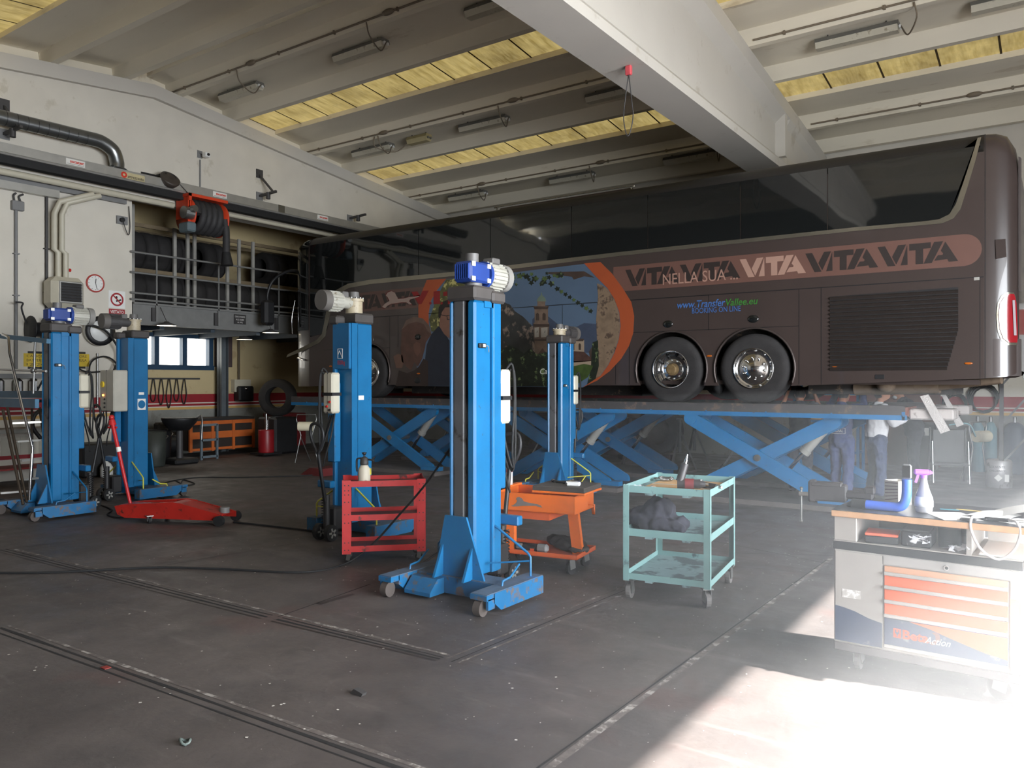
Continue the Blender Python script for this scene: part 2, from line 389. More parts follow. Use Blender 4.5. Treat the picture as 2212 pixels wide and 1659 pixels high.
# white tiles at the foot of the left wall
tile = mat('white_tiles', (186,182,168), .3, var=.05); g = G()
y = 4.6
while y < 8.4: g.bb(WL, y, .45, WL+.012, y+.3, .78); y += .315
struct(g, 'wall_tiles', tile, wl); g = G().bb(WL, 4.4, .38, WL+.012, 8.5, .45); struct(g, 'tile_border', STRIPE_R, wl)
# far bay wall under and behind the mezzanine, with the window
wy0, wy1, wz0, wz1 = 8.2, 12.05, 2.02, 3.0
wp0 = at(322,790,X=WF); wp1 = at(455,795,X=WF); wt = at(400,728,X=WF)
wy0, wy1, wz0, wz1 = wp0.y-.55, wp1.y, wp0.z, wt.z
g = G().bb(WF-.25, 6, 0, WF, WB, wz0); g.bb(WF-.25, 6, wz1, WF, WB, 7.2); g.bb(WF-.25, 6, wz0, WF, wy0, wz1); g.bb(WF-.25, wy1, wz0, WF, WB, wz1)
wf = struct(g, 'wall_far', BEIGEWALL)
stripes(WF, 6, WB, wf)
g = G().bb(WF-.2, 6, 0, WL-.25, 6.2, 7.1); struct(g, 'wall_bay_side', BEIGEWALL)
winem = mat('bright_sky_pane', (255,253,246), .5, var=0, emit=(255,250,238), es=WIN_E)
wfr = mat('window_blue_frame', (30,58,82), .5)
g = G().bb(WF-.14, wy0, wz0, WF-.12, wy1, wz1); win = struct(g, 'window_1', winem)
g = G(); n = 3; ww = (wy1-wy0)/n
for i in range(n+1): yy = wy0+i*ww; g.bb(WF-.12, yy-.06, wz0, WF+.03, yy+.06, wz1)
g.bb(WF-.12, wy0-.08, wz0-.09, WF+.04, wy1+.08, wz0+.03); g.bb(WF-.12, wy0-.08, wz1-.03, WF+.04, wy1+.08, wz1+.07)
struct(g, 'window_frame', wfr, win)
g = G().bb(WF, wy1+.1, wz0, WF+.05, wy1+.6, wz1+.06); struct(g, 'window_shutter', mat('shutter_dark', (74,60,58), .6), win)
# back wall, right wall (with the open door), near wall
g = G().bb(WF-.25, WB, 0, DX+.25, WB+.25, 7.3); wb = struct(g, 'wall_back', WHITEWALL)
stripes(WB, WF, DX, wb, 'Y')
g = G().bb(DX, DY1, 0, DX+.25, WB, 7.3); g.bb(DX, WN, DZ, DX+.25, DY1, 7.3); g.bb(DX, WN, 0, DX+.25, DY0, DZ)
g.prism([(WN,7.3),(9,7.9),(WB,7.3)], 'X', DX, DX+.25)
wr = struct(g, 'wall_right', DULLWALL)
g = G().bb(WL-.25, WN-.25, 0, DX+.25, WN, 7.3); struct(g, 'wall_near', DULLWALL)
# yard outside the door: pale ground and a pale building far off, so the sky light is bounced in
# double-slope beam
BX0, BX1 = -4.92, -4.30
def beam(x0, x1, name):
    g = G(); xc = (x0+x1)/2; zb = 5.78
    for y0, y1 in ((WN,9),(9,WB)):
        # bottom flange with chamfers, web, top flange: cross-section lofted between two ends
        def sec(y, wide=0):
            zt = ztop(y); hw = (x1-x0)/2
            return [(-hw,zb),(hw,zb),(hw,zb+.14),(.11+wide,zb+.36),(.11+wide,zt-.42),(hw,zt-.26),(hw,zt),(-hw,zt),(-hw,zt-.26),(-.11-wide,zt-.42),(-.11-wide,zb+.36),(-hw,zb+.14)]
        segs = [(y0,y1,0)] if y0 < 9 else [(9,15.35,0)]
        for a, b_, wd in segs:
            s0 = [(xc+u,a,v) for u,v in sec(a,wd)]; s1 = [(xc+u,b_,v) for u,v in sec(b_,wd)]; n = 12
            g.add(s0+s1, [tuple(reversed(range(n))), tuple(range(n,2*n))]+[(i,(i+1)%n,n+(i+1)%n,n+i) for i in range(n)])
        if y0 == 9:
            sA = [(xc+u,15.35,v) for u,v in sec(15.35,0)]; sB = [(xc+u,15.6,v) for u,v in sec(15.6,.12)]; sC = [(xc+u,WB,v) for u,v in sec(WB,.12)]; n = 12
            g.add(sA+sB+sC, [tuple(reversed(range(n)))]+[(k*n+i,k*n+(i+1)%n,(k+1)*n+(i+1)%n,(k+1)*n+i) for k in (0,1) for i in range(n)])
    # stiffener rib
    for sgn in (1,-1): g.bb(xc+sgn*.1, 15.28, zb+.3, xc+sgn*.3, 15.42, ztop(15.4)-.2)
    return struct(g, name, BEAMCON)
beam(BX0, BX1, 'ceiling_beam')
# double-tee roof slabs, running along X in two bays, and skylight strips between them
SKY = bpy.data.materials.new('yellowed_skylight'); SKY.use_nodes = True
nt = SKY.node_tree; N = nt.nodes; L = nt.links; b = N['Principled BSDF']; tc = N.new('ShaderNodeTexCoord')
mp = N.new('ShaderNodeMapping'); mp.inputs['Scale'].default_value = (1,.12,1); L.new(tc.outputs['Object'], mp.inputs[0])
c = mixc(rng(noise(9, 3, .6, mp.outputs[0]), .35, .65), (226,202,130), (176,152,84))
c = mixc(rng(noise(1.1, 6), .47, .68, 0, .8), c, (120,98,50))
c = mixc(rng(noise(30, 2, .5, mp.outputs[0]), .3, .7, 0, .3), c, (236,220,160))
L.new(c, b.inputs['Emission Color']); b.inputs['Emission Strength'].default_value = PANEL_E; b.inputs['Base Color'].default_value = lin((150,130,80))+(1,); b.inputs['Roughness'].default_value = .6
SEAM = mat('skylight_seam', (80,64,34), .8)
yc_list = [.42, 4.07, 7.72, 10.25, 13.85, 17.55]
def zs(y): return ztop(y)+.27
for bx0, bx1 in ((WL-.3, BX0+.28), (BX1-.28, DX+.2)):
    for yc in yc_list:
        g = G(); hi = 1.25
        pts = []
        y0, y1 = yc-(1.2 if yc == 10.25 else 1.55), yc+(1.0 if yc == 7.72 else 1.12)
        y1 = min(y1, WB+.1)
        prof = [(y0,zs(y0)), (y0,zs(y0)+.12), (y1,zs(y1)+.12), (y1,zs(y1))]
        legs = []
        for ly in (yc-.69, yc+.69):
            legs.append([(ly-.11,zs(ly)+.02),(ly-.065,ztop(ly)),(ly+.065,ztop(ly)),(ly+.11,zs(ly)+.02)])
        g.prism(prof, 'X', bx0, bx1)
        for lg in legs: g.prism(lg, 'X', bx0, bx1)
        struct(g, 'ceiling', CONCRETE)
    for ya, yb in ((-2.2,-1.13),(1.54,2.52),(5.19,6.17),(11.37,12.30),(14.97,16.0)):
        if ya < 3 or (ya < 6 and bx0 > -6):       # unseen skylight gaps closed with panels to cut top light
            g = G().add([(bx0,ya-.05,zs(ya)+.1),(bx1,ya-.05,zs(ya)+.1),(bx1,yb+.05,zs(yb)+.1),(bx0,yb+.05,zs(yb)+.1)], [(0,1,2,3)]); struct(g, 'ceiling', CONCRETE); continue
        g = G(); z0, z1 = zs(ya)+.1, zs(yb)+.1
        g.add([(bx0,ya-.05,z0),(bx1,ya-.05,z0),(bx1,yb+.05,z1),(bx0,yb+.05,z1)], [(0,1,2,3)])
        sk = struct(g, 'ceiling_skylight', SKY)
        g = G(); x = bx0
        while x < bx1: g.add([(x,ya,z0-.012),(x+.035,ya,z0-.012),(x+.035,yb,z1-.012),(x,yb,z1-.012)],[(0,1,2,3)]); x += .93
        struct(g, 'skylight_seam', SEAM, sk)
g = G()
for yy in (8.97,): g.bb(WL-.3, yy-.1, zs(9)+.1, DX+.2, yy+.16, zs(9)+.16)
g.bb(WL-.3, -1.3, 8.95, DX+.3, WB+.3, 9.0)   # cover sheet over the roof
struct(g, 'ceiling_cover', CONCRETE)
g = G().bb(WF-.3, 6, 7.15, WL-.25, WB, 7.25); struct(g, 'ceiling_bay', CONCRETE)
g = G()
for xx in (WL-.3, DX+.25): g.bb(xx-.05, WN-.3, 7.0, xx, WB+.3, 8.9)
for yy in (WN-.3, WB+.25): g.bb(WL-.3, yy, 7.0, DX+.3, yy+.05, 8.9)
struct(g, 'ceiling_parapet', CONCRETE)
_mat = mat
def mat(n, c, *a, **k):        # the livery is dull and dark
    return _mat(n, tuple(x*.70 for x in c), *a, **k)
# ================================================================ THE COACH
BY = 11.6; BY2 = 14.15; BZT = 4.96
BODY = mat('coach_paint', (84,71,67), .32, var=.05, sc=1.5, coat=.3)
BODY2 = mat('coach_rear_metal', (120,110,108), .4, metal=.1, var=.05, coat=.4)
GLASS = bpy.data.materials.new('tinted_glass'); GLASS.use_nodes = True
b = bsdf(GLASS); b.inputs['Base Color'].default_value = (.008,.009,.009,1); b.inputs['Roughness'].default_value = .035; b.inputs['IOR'].default_value = 1.62
nt = GLASS.node_tree; N = nt.nodes; L = nt.links; tc = N.new('ShaderNodeTexCoord')
nz = N.new('ShaderNodeTexNoise'); nz.inputs['Scale'].default_value = .7; L.new(tc.outputs['Object'], nz.inputs[0])
bp = N.new('ShaderNodeBump'); bp.inputs['Strength'].default_value = .25; bp.inputs['Distance'].default_value = .03; L.new(nz.outputs['Fac'], bp.inputs['Height']); L.new(bp.outputs[0], b.inputs['Normal'])
SILV = mat('silver_waist_stripe', (196,188,168), .22, metal=.75, var=.05)
BAND = mat('band_pink_brown', (136,96,84), .45, var=.03); LETD = mat('letter_dark_brown', (60,50,47), .45, var=0); LETL = mat('letter_pale_pink', (214,170,150), .45, var=0)
CRES = mat('crescent_orange', (206,96,52), .45, var=.03)
def S(px, py): p = at(px, py, Y=BY); return (p.x, p.z)
def Sp(l): return [S(*q) for q in l]
coach = thing('coach', (-7.5, 12.9, 1.43), 'long brown touring coach raised on the blue platform lift', 'bus', world=True)
AX = [S(797,815)[0], S(1449,803)[0], S(1628,800)[0]]; WZ, WRAD, ARR = 1.955, .52, .60
X0, X1 = -13.55, -.80
# side skin outline with wheel arches
def side_outline():
    pts = [(X0,1.66)]
    for ax in AX:
        h = WZ-1.70; a0 = math.asin(h/ARR)
        zb_ = 1.70
        for i in range(17):
            t = pi+a0-(pi+2*a0)*i/16
            pts.append((ax+ARR*cos(t), WZ+ARR*sin(t)))
    pts += [(-2.9,1.71),(X1,1.80),(X1,BZT-.28),(X0,BZT-.28)]
    return pts
g = G(); so = side_outline()
g.prism(so, 'Y', BY, BY+.05); g.prism(so, 'Y', BY2-.05, BY2)
# roof with rounded shoulders, lofted along X, and the caps front and rear
def section(x, ins, zt, zb_, n=6, r=.28):
    y0, y1 = BY+ins, BY2-ins; pts = [(x,y0,zb_)]
    for i in range(n+1):
        t = pi-pi/2*i/n; pts.append((x, y0+r+r*cos(t), zt-r+r*sin(t)))
    for i in range(n+1):
        t = pi/2-pi/2*i/n; pts.append((x, y1-r+r*cos(t), zt-r+r*sin(t)))
    pts.append((x,y1,zb_)); return pts
def loft(g, secs, cap0=False, cap1=False, smooth=True):
    n = len(secs[0]); vs_ = [p for s_ in secs for p in s_]
    g.add(vs_, [(a*n+i,(a+1)*n+i,(a+1)*n+i+1,a*n+i+1) for a in range(len(secs)-1) for i in range(n-1)], smooth)
    if cap0: g.add(secs[0], [tuple(range(n))])
    if cap1: g.add(secs[-1], [tuple(reversed(range(n)))])
g2 = G(); loft(g2, [section(X0,0,BZT,BZT-.28), section(X1,0,BZT,BZT-.28)]); build(g2, 'roof', mat('roof_black', (40,37,35), .55, var=.1), coach)
rear = [(X1,0,BZT,1.80),(X1+.12,.01,BZT-.01,1.81),(X1+.24,.04,BZT-.06,1.82),(X1+.33,.11,BZT-.22,1.85),(X1+.37,.22,BZT-.45,1.9)]
loft(g, [section(*q) for q in rear], cap1=True)
front = [(X0,0,BZT,1.66),(X0-.25,.02,BZT-.02,1.66),(X0-.45,.08,BZT-.06,1.66),(X0-.62,.22,BZT-.16,1.68),(X0-.74,.45,BZT-.34,1.72),(X0-.80,.8,BZT-.6,1.8)]
loft(g, [section(*q) for q in reversed(front)], cap0=True)
g.bb(X0+.1,BY+.1,1.72,X1-.05,BY2-.1,1.78)
body = build(g, 'body', BODY, coach)
g = G(); g.bb(X0,12.2,1.5,-12.6,13.6,1.75); g.bb(-11.2,12.35,1.52,-5.9,13.4,1.78); g.bb(-3.1,12.2,1.58,-1.2,13.6,1.8)
for ax in AX: g.cyl((ax,BY+.3,WZ),(ax,BY2-.3,WZ),.09); g.bb(ax-.15,12.3,1.62,ax+.15,13.4,2.1)
for ax in AX: g.bb(ax-.62, BY+.42, 1.72, ax+.62, BY2-.42, 2.62)
build(g, 'underframe', mat('dirty_underframe', (44,38,34), .85, var=.3, dirt=(90,74,58), damt=.38), coach)
g = G().cyl((-2.45,12.25,1.66),(-1.35,12.1,1.70),.10,n=14).cyl((-1.35,12.1,1.70),(-.62,11.85,1.78),.06,.05); g.ell((-2.0,12.0,1.70),(.13,.1,.09))
build(g, 'exhaust', mat('dusty_exhaust', (150,128,106), .8, var=.15, dirt=(96,80,66), damt=.45), coach)
g = G().prism([(X0-.78,1.0),(0,0)],'Y',0,0) if False else G()
# glass band above the waist stripe
stripe_lo = [(620,772),(655,758),(690,741),(703,727),(709,700),(716,660),(730,636),(755,622),(800,614),(860,608),(985,596),(1110,581),(1225,567),(1340,553),(1500,536),(1700,515),(1850,499),(1990,487),(2035,483),(2060,472),(2075,452),(2090,405),(2108,345),(2120,297)]
inn = [(640,560),(640,700),(672,715),(690,705),(697,670),(705,640),(722,622),(752,611),(800,603),(860,597),(985,586),(1110,571),(1225,557),(1340,543),(1500,526),(1700,505),(1850,490),(1990,478),(2026,473),(2048,462),(2062,440),(2077,397),(2097,340),(2110,300)]
st = Sp(stripe_lo); up = Sp([(622,766),(652,751),(684,735),(696,722),(701,699),(708,657),(723,629),(752,613),(800,604.5),(860,598.5),(985,587),(1110,572),(1225,558),(1340,544.5),(1500,527.5),(1700,506.5),(1850,491),(1990,479),(2029,474),(2051,463),(2065,441),(2080,398),(2099,341),(2112,298)])
seams = [S(x,600)[0] for x in (905,1060,1235,1400,1600,1788)]
# glass panels: polygon between the stripe's upper line and the roof shoulder, cut at the seams
line = [p for p in up if p[0] > X0-.02]
def zline(x):
    for p, q in zip(up, up[1:]):
        if p[0] <= x <= q[0] and q[0] > p[0]: return p[1]+(q[1]-p[1])*(x-p[0])/(q[0]-p[0])
    return up[0][1]
xs_ = [-13.5]+seams+[-.92]
iu = [i for i, p in enumerate(up)]
for i in range(len(xs_)-1):
    a, c_ = xs_[i]+.008, xs_[i+1]-.008
    mid = [p for p in up if a < p[0] < c_]
    if i == 0:
        mid = [p for p in up if p[0] < c_ and p[1] > 3.2 and p[0] > -13.2]
        pts = [(-13.5, BZT-.2), (-13.5, 2.75), (-13.0, 2.82), (-12.93,3.0)]+mid+[(c_, zline(c_)), (c_, BZT-.2)]
    elif i == len(xs_)-2:
        top = up[-1]; mid = [p for p in mid if p != top]
        pts = [(a, BZT-.2), (a, zline(a))]+mid+[top, (top[0]+.03, BZT-.2)]
    else: pts = [(a, BZT-.2), (a, zline(a))]+mid+[(c_, zline(c_)), (c_, BZT-.2)]
    g = G().prism(pts, 'Y', BY-.012, BY+.01); build(g, 'side_window', GLASS, coach)
g = G(); poly = up+list(reversed(st))
for i in range(len(up)-1): g.prism([up[i],up[i+1],st[i+1],st[i]], 'Y', BY-.014, BY)
build(g, 'waist_stripe', SILV, coach)
# windscreen and roof items
g = G(); loft(g, [[(p[0]-.012,p[1],p[2]) for p in section(x,i_-.006,z_+.004,2.9)] for x,i_,z_,_ in reversed(front)], cap0=True); build(g, 'windscreen', GLASS, coach)
ac0, ac1 = at(1072,440,Y=12.3), at(1368,395,Y=12.3)
g = G().rb(ac0.x,12.3,BZT-.02,ac1.x,13.6,BZT+.17,.06); build(g, 'roof_unit', BODY, coach)
g = G().tube([(ac0.x,12.28,BZT),(ac0.x+.04,12.28,BZT+.15),(ac0.x+.2,12.28,BZT+.18),(ac1.x-.2,12.28,BZT+.18),(ac1.x-.04,12.28,BZT+.15),(ac1.x,12.28,BZT)],.012,n=6,sub=4); build(g, 'roof_rail', SILV, coach)
# panel joints
g = G()
def hl(xa, xb, z, w_=.008): g.bb(xa, BY-.002, z-w_/2, xb, BY+.001, z+w_/2)
def vl(x, za, zb_, w_=.008): g.bb(x-w_/2, BY-.002, za, x+w_/2, BY+.001, zb_)
hl(S(740,600)[0], S(2125,600)[0], 3.09, .012)
for px, a, c_ in ((1360,1.72,3.09),(1531,2.55,3.09),(1726,1.72,3.09),(1774,1.72,3.09),(2117,1.8,3.09),(2128,1.8,4.9),(1108,1.72,3.09),(1330,1.72,3.09),(1215,1.72,3.09),(967,1.72,3.09),(842,1.72,3.09),(860,2.45,3.09)): vl(S(px,700)[0], a, c_)
hl(S(1360,700)[0], S(1726,700)[0], 2.56); hl(S(842,700)[0], S(700,700)[0], 2.45)
build(g, 'panel_joints', BLACKT, coach)
# engine louvres
gq = Sp([(1793,641),(2070,620),(2070,713),(2045,798),(1795,802)]); g = G(); n = 19
zt_, zb_ = gq[0][1], gq[4][1]
for i in range(n):
    z = zb_+(zt_-zb_)*(i+.5)/n; xr = gq[1][0] if z > gq[2][1] else gq[3][0]+(gq[2][0]-gq[3][0])*(z-gq[3][1])/(gq[2][1]-gq[3][1]); h = (zt_-zb_)/n
    g.add([(gq[0][0],BY-.004,z-h*.42),(xr,BY-.004,z-h*.42),(xr,BY-.035,z+h*.1),(gq[0][0],BY-.035,z+h*.1),(gq[0][0],BY-.002,z+h*.42),(xr,BY-.002,z+h*.42)],[(0,1,2,3),(3,2,5,4)])
gb = G().prism(gq,'Y',BY-.003,BY)
lo = build(gb, 'engine_grille', BLACKM, coach); build(g, 'louvre', mat('louvre_brown', (70,61,57), .5, var=.05), lo, kind='stuff')
# wheel arches, wheels
def wheel(ax, cap, parent):
    g = G(); w2 = .15; c_ = (ax, BY+.10, WZ)
    prof = [(.30,-.11),(.42,-.125),(.475,-.115),(.515,-.08),(.52,-.06),(.52,.2),(.5,.24),(.3,.24)]
    g.lathe(prof, c_, 'Y', 40)
    for k in range(3): pass
    t = build(g, 'tyre', TYREM, parent)
    g = G(); g.lathe([(r,h) for r,h in ((.302,-.115),(.30,-.135),(.285,-.12),(.275,-.03),(.262,.03),(.25,.045),(.20,.03),(.17,-.01),(.16,-.015),(.0,-.015))] if not cap else
            [(r,h) for r,h in ((.302,-.115),(.30,-.135),(.285,-.13),(.278,-.11),(.245,-.075),(.20,-.09),(.185,-.10),(.13,-.10),(.12,-.115),(0,-.12))], c_, 'Y', 40)
    r_ = build(g, 'rim', CHROME, parent)
    g = G()
    for i in range(10):
        t_ = 2*pi*i/10+.15; rr = .235
        yh = BY+.10+(-.068 if cap else .028)
        g.ell((ax+rr*cos(t_), yh, WZ+rr*sin(t_)), (.028,.012,.021), 8)
    build(g, 'hand_holes', BLACKT, r_)
    for i in range(10):
        t_ = 2*pi*i/10+.45; rr = .165 if cap else .15; yh = BY+.10+(-.11 if cap else -.02)
        q = G().cyl((ax+rr*cos(t_), yh+.02, WZ+rr*sin(t_)),(ax+rr*cos(t_), yh-.018, WZ+rr*sin(t_)), .019, .014, 8); q.ell((ax+rr*cos(t_), yh-.018, WZ+rr*sin(t_)), (.014,.008,.014), 8)
        build(q, 'wheel_nut', CHROME if cap else STEEL, r_)
    if not cap: build(G().cyl((ax,BY+.1,WZ),(ax,BY+.02,WZ),.105,.09,20).cyl((ax,BY+.02,WZ),(ax,BY-.0,WZ),.085,.07,12), 'hub', mat('rusty_hub', (150,122,78), .7, var=.3, sc=20), r_)
    return t
for i, ax in enumerate(AX):
    wt_ = thing('wheel_x', (ax, BY, WZ), '-', 'x'); wt_.name = 'wheel'; wt_.parent = coach; wt_.location = Vector((ax,BY,WZ))-WORLD[coach.name]
    del wt_['label']; del wt_['category']; WORLD[wt_.name] = Vector((ax,BY,WZ))
    wheel(ax, i != 1, wt_)
    g = G(); pts = [(ax+(ARR)*cos(t), BY-.012, WZ+(ARR)*sin(t)) for t in [pi+.35-(pi+.7)*k/24 for k in range(25)]]
    g.tube(pts, .016, 6, curve=False); build(g, 'arch_trim', mat('arch_lip', (112,100,96), .35, metal=.5), coach)
    g = G()     # inner far wheels
    g.lathe([(.3,0),(.5,.01),(.52,.05),(.52,.5),(.5,.55),(.3,.56)], (ax, BY2-.05, WZ), 'Y', 28); build(g, 'far_tyre', TYREM, coach)
# mudflap between the rear wheels
g = G().rb((AX[1]+AX[2])/2-.045,BY+.08,1.75,(AX[1]+AX[2])/2+.045,BY+.5,2.0,.02); g.ell(((AX[1]+AX[2])/2+.05,BY+.2,1.72),(.09,.12,.16)); build(g, 'mudflap', RUBBER, coach)
# lights and handles
def oval(px, py, rx, rz_, m, name, d=.012):
    x, z = S(px,py); g = G().ell((x,BY-.002,z),(rx,d,rz_),16); return build(g, name, m, coach)
LAMP_O = mat('amber_lens', (232,120,30), .3, var=0)
for q in ((1532,769),(1803,791),(2092,785),(714,791),(904,807)): oval(*q, .048, .016, LAMP_O, 'side_marker')
for q in ((1443,700),(1627,689),(903,728)): oval(*q, .085, .058, GLASS, 'door_catch', .02)
oval(902,822,.085,.06,BLACKM,'door_catch'); oval(800,733,.10,.12,mat('dim_chrome',(120,110,104),.3,metal=.6),'filler_cap')
x, z = S(1900,814); build(G().rb(x-.06,BY-.006,z-.03,x+.06,BY,z+.03,.01), 'flap_catch', BLACKM, coach)
x, z = S(2110,602); build(G().bb(x-.03,BY-.004,z-.02,x+.03,BY,z+.02), 'badge', ALU, coach)
pts = Sp([(2150,518),(2172,516),(2174,555),(2152,560)]); build(G().prism(pts,'Y',BY-.004,BY+.02),'service_flap',BODY,coach)
# rear corner: tail lamp and bumper skin
def cornerpatch(zlist, name, m, off):
    g = G(); vs_ = []; n = 6
    for z, a, c_ in zlist:
        for i in range(n+1):
            t = a+(c_-a)*i/n
            x = X1+.12+.26*sin(t*pi/2); y = BY+.02+.30*(1-cos(t*pi/2))
            k = Vector((sin(t*pi/2), -cos(t*pi/2), 0)); vs_.append((x+k.x*off, y+k.y*off, z))
    g.add(vs_, [(r*(n+1)+i,r*(n+1)+i+1,(r+1)*(n+1)+i+1,(r+1)*(n+1)+i) for r in range(len(zlist)-1) for i in range(n)], True)
    return build(g, name, m, coach)
cornerpatch([(2.22,.3,.62),(2.28,.16,.64),(2.4,.07,.64),(2.6,.04,.62),(2.75,.07,.60),(2.84,.17,.56),(2.88,.3,.5)], 'tail_lamp_surround', SILV, .02)
tl = cornerpatch([(2.25,.33,.58),(2.30,.2,.6),(2.42,.12,.6),(2.6,.09,.58),(2.74,.12,.56),(2.82,.22,.52),(2.86,.33,.48)], 'tail_lamp', mat('tail_lamp_red', (190,40,48), .2, var=.05, coat=.5), .035)
cornerpatch([(2.34,.46,.54),(2.78,.42,.49)], 'lamp_lens', mat('pale_lens', (214,200,204), .2, var=0), .045)
cornerpatch([(1.83,-.6,1.1),(1.9,-.6,1.1),(2.30,-.6,1.1)], 'bumper', BODY2, .015)
cornerpatch([(2.9,.7,1.1),(4.6,.7,1.1)], 'rear_corner_trim', BODY2, .012)
# mirror arm and mirror
g = G().tube([(-13.9,12.0,4.2),(-14.4,11.8,4.3),(-14.75,11.6,4.1),(-14.85,11.5,3.75),(-14.8,11.5,3.5)],.035,8); mi = build(g, 'mirror_arm', BLACKM, coach)
build(G().rb(-14.95,11.35,3.05,-14.7,11.62,3.62,.06), 'mirror_housing', BLACKM, mi)
build(G().tube([(-14.2,11.75,3.6),(-14.27,11.72,3.2),(-14.25,11.72,2.85)],.012,6), 'front_trim', CHROME, coach)
build(G().tube([(-14.33,12.2,2.2),(-14.3,11.95,2.22),(-14.05,11.7,2.3),(-13.7,11.585,2.24)],.022,6), 'headlamp_trim', CHROME, coach)
# ---- livery
def decal(pts, d, m, name, parent=None, px=True):
    P_ = Sp(pts) if px else pts
    return build(G().prism(P_,'Y',BY-d,BY-.0005), name, m, parent or coach)
zb0, zb1 = 3.245, 3.655
xr = S(2082,520)[0]
pts = [(S(1325,600)[0],zb1),(S(1325,600)[0],zb0)]+[(xr+.2*sin(t),(zb0+zb1)/2-.205*cos(t)) for t in [pi*k/12 for k in range(13)]]
band = decal(pts, .0015, BAND, 'slogan_band', px=False)
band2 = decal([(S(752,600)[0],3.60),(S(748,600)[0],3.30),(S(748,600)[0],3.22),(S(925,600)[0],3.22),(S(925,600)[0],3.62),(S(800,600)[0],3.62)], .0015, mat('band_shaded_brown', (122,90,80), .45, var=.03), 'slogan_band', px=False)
VITA = [[(0,1),(.10,1),(.235,0),(.135,0)],[(.27,1),(.37,1),(.245,.06),(.19,.45)],[(.385,.97),(.39,0),(.30,0)],[(.41,1),(.68,1),(.68,.72),(.585,.72),(.585,0),(.49,0),(.49,.68),(.41,.68)],
        [(.72,1),(.83,1),(.69,0),(.59,0)],[(.855,.97),(1.01,0),(.895,0),(.88,.13),(.72,.1),(.765,.35),(.82,.35),(.83,.42),(.80,.55)]]
def vita(x, m, sc=.95, z0=3.315, h=.275, par=band, d=.003, lim=None):
    g = G()
    for p in VITA:
        q = [(x+u*sc, z0+v*h) for u, v in p]
        if lim is None or (min(a for a,_ in q) > lim[0] and max(a for a,_ in q) < lim[1]): g.prism(q, 'Y', BY-d, BY-.001)
    if g.v: build(g, 'slogan_word', m, par)
xv = S(1598,500)[0]
vita(xv, LETL)
for k in (1,2): vita(xv+.95*k, LETD)
vita(xv-.95, LETD); vita(xv-1.9, LETD, lim=(S(1340,600)[0],0)) 
xl = S(757,600)[0]
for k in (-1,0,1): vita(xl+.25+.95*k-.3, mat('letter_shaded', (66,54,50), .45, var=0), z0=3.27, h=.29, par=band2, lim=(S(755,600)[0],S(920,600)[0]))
def T(s, px0, px1, py, hpx, m, par=coach, d=.0045, **k):
    x0, z = S(px0,py); x1, _ = S(px1,py); _, za = S((px0+px1)/2,py-hpx/2); _, zb_ = S((px0+px1)/2,py+hpx/2)
    return textfit(s, x0, x1, zb_, za, BY-d, m, par, **k)
T('NELLA SUA ...', 1432, 1594, 597.5, 24, mat('letter_pink_light', (216,168,148), .45, var=0), band)
T('www.Transfer', 1463, 1567, 656, 16, mat('print_light_blue', (84,140,222), .5, var=0), shear=.2, bold=.012)
T('Vallee.eu', 1568, 1637, 651.5, 15, mat('print_green', (70,158,60), .5, var=0), shear=.2, bold=.012)
T('BOOKING ON LINE', 1495, 1600, 669, 11.5, mat('print_light_blue', (84,140,222), .5, var=0))
# printed picture between the two crescents
ri = [(1262,569),(1290,600),(1312,622),(1328,647),(1338,675),(1341,705),(1337,733),(1328,761),(1314,789),(1298,811),(1259,837)]
ro = [(1297,566),(1322,591),(1345,622),(1364,653),(1370,683),(1368,719),(1359,747),(1342,775),(1317,802),(1290,822),(1259,837)]
for i in range(10): pass
cr = Sp(ri)+list(reversed(Sp(ro)))
decal(cr, .004, CRES, 'orange_crescent', px=False)
lo_ = [(922,605),(911,632),(904,661),(904,690),(912,712),(927,716)]; li = [(964,602),(944,627),(931,650),(926,677),(926,697),(927,716)]
decal(Sp(lo_)+list(reversed(Sp(li))), .004, CRES, 'orange_crescent', px=False)
sky_m = mat('print_sky', (104,128,156), .45, var=.1, sc=.8)
region = [(964,603)]+[(1110,588.5),(1262,570)]+ri+[(1100,835),(905,834),(900,790),(927,716),(926,677),(931,650),(944,627)]
pic = decal(region, .0012, sky_m, 'printed_picture')
def pm(name, col, **k): return mat('print_'+name, col, .5, **k)
DKG = pm('dark_foliage', (34,44,30), var=.4, sc=12, dirt=(104,120,78), damt=.4, dsc=9); OLV = pm('olive_foliage', (104,104,58), var=.4, sc=9, dirt=(170,160,100), damt=.42, dsc=8)
MTN = pm('mountain', (62,62,60), var=.3, sc=4, dirt=(120,104,92), damt=.4, dsc=5); FMT = pm('far_mountain', (76,88,112), var=.1); STN = pm('stone', (140,116,98), var=.2, sc=8)
STD = pm('stone_dark', (86,68,58), var=.2); CREA = pm('cream_wall', (196,172,146), var=.1); ROOFC = pm('roof_tiles', (96,66,56), var=.3, sc=10)
TRK = pm('trunk', (164,138,112), var=.3, sc=6, dirt=(70,56,46), damt=.45, dsc=6); GRN = pm('green_bush', (70,92,38), var=.4, sc=9)
def D(pts, d, m, name='picture_detail'): return decal(pts, d, m, name, pic)
D([(945,640),(964,604),(1060,594),(1062,700),(990,720),(932,716),(927,690)], .0020, OLV)
D([(1150,690),(1165,676),(1185,684),(1205,700),(1225,716),(1245,706),(1262,698),(1292,700),(1296,760),(1150,770)], .0020, FMT)
D([(1060,650),(1085,652),(1102,658),(1112,672),(1130,684),(1152,706),(1160,740),(1165,800),(1060,834)], .0026, MTN)
D([(1272,760),(1285,740),(1296,730),(1300,790),(1280,800)], .0026, STD)
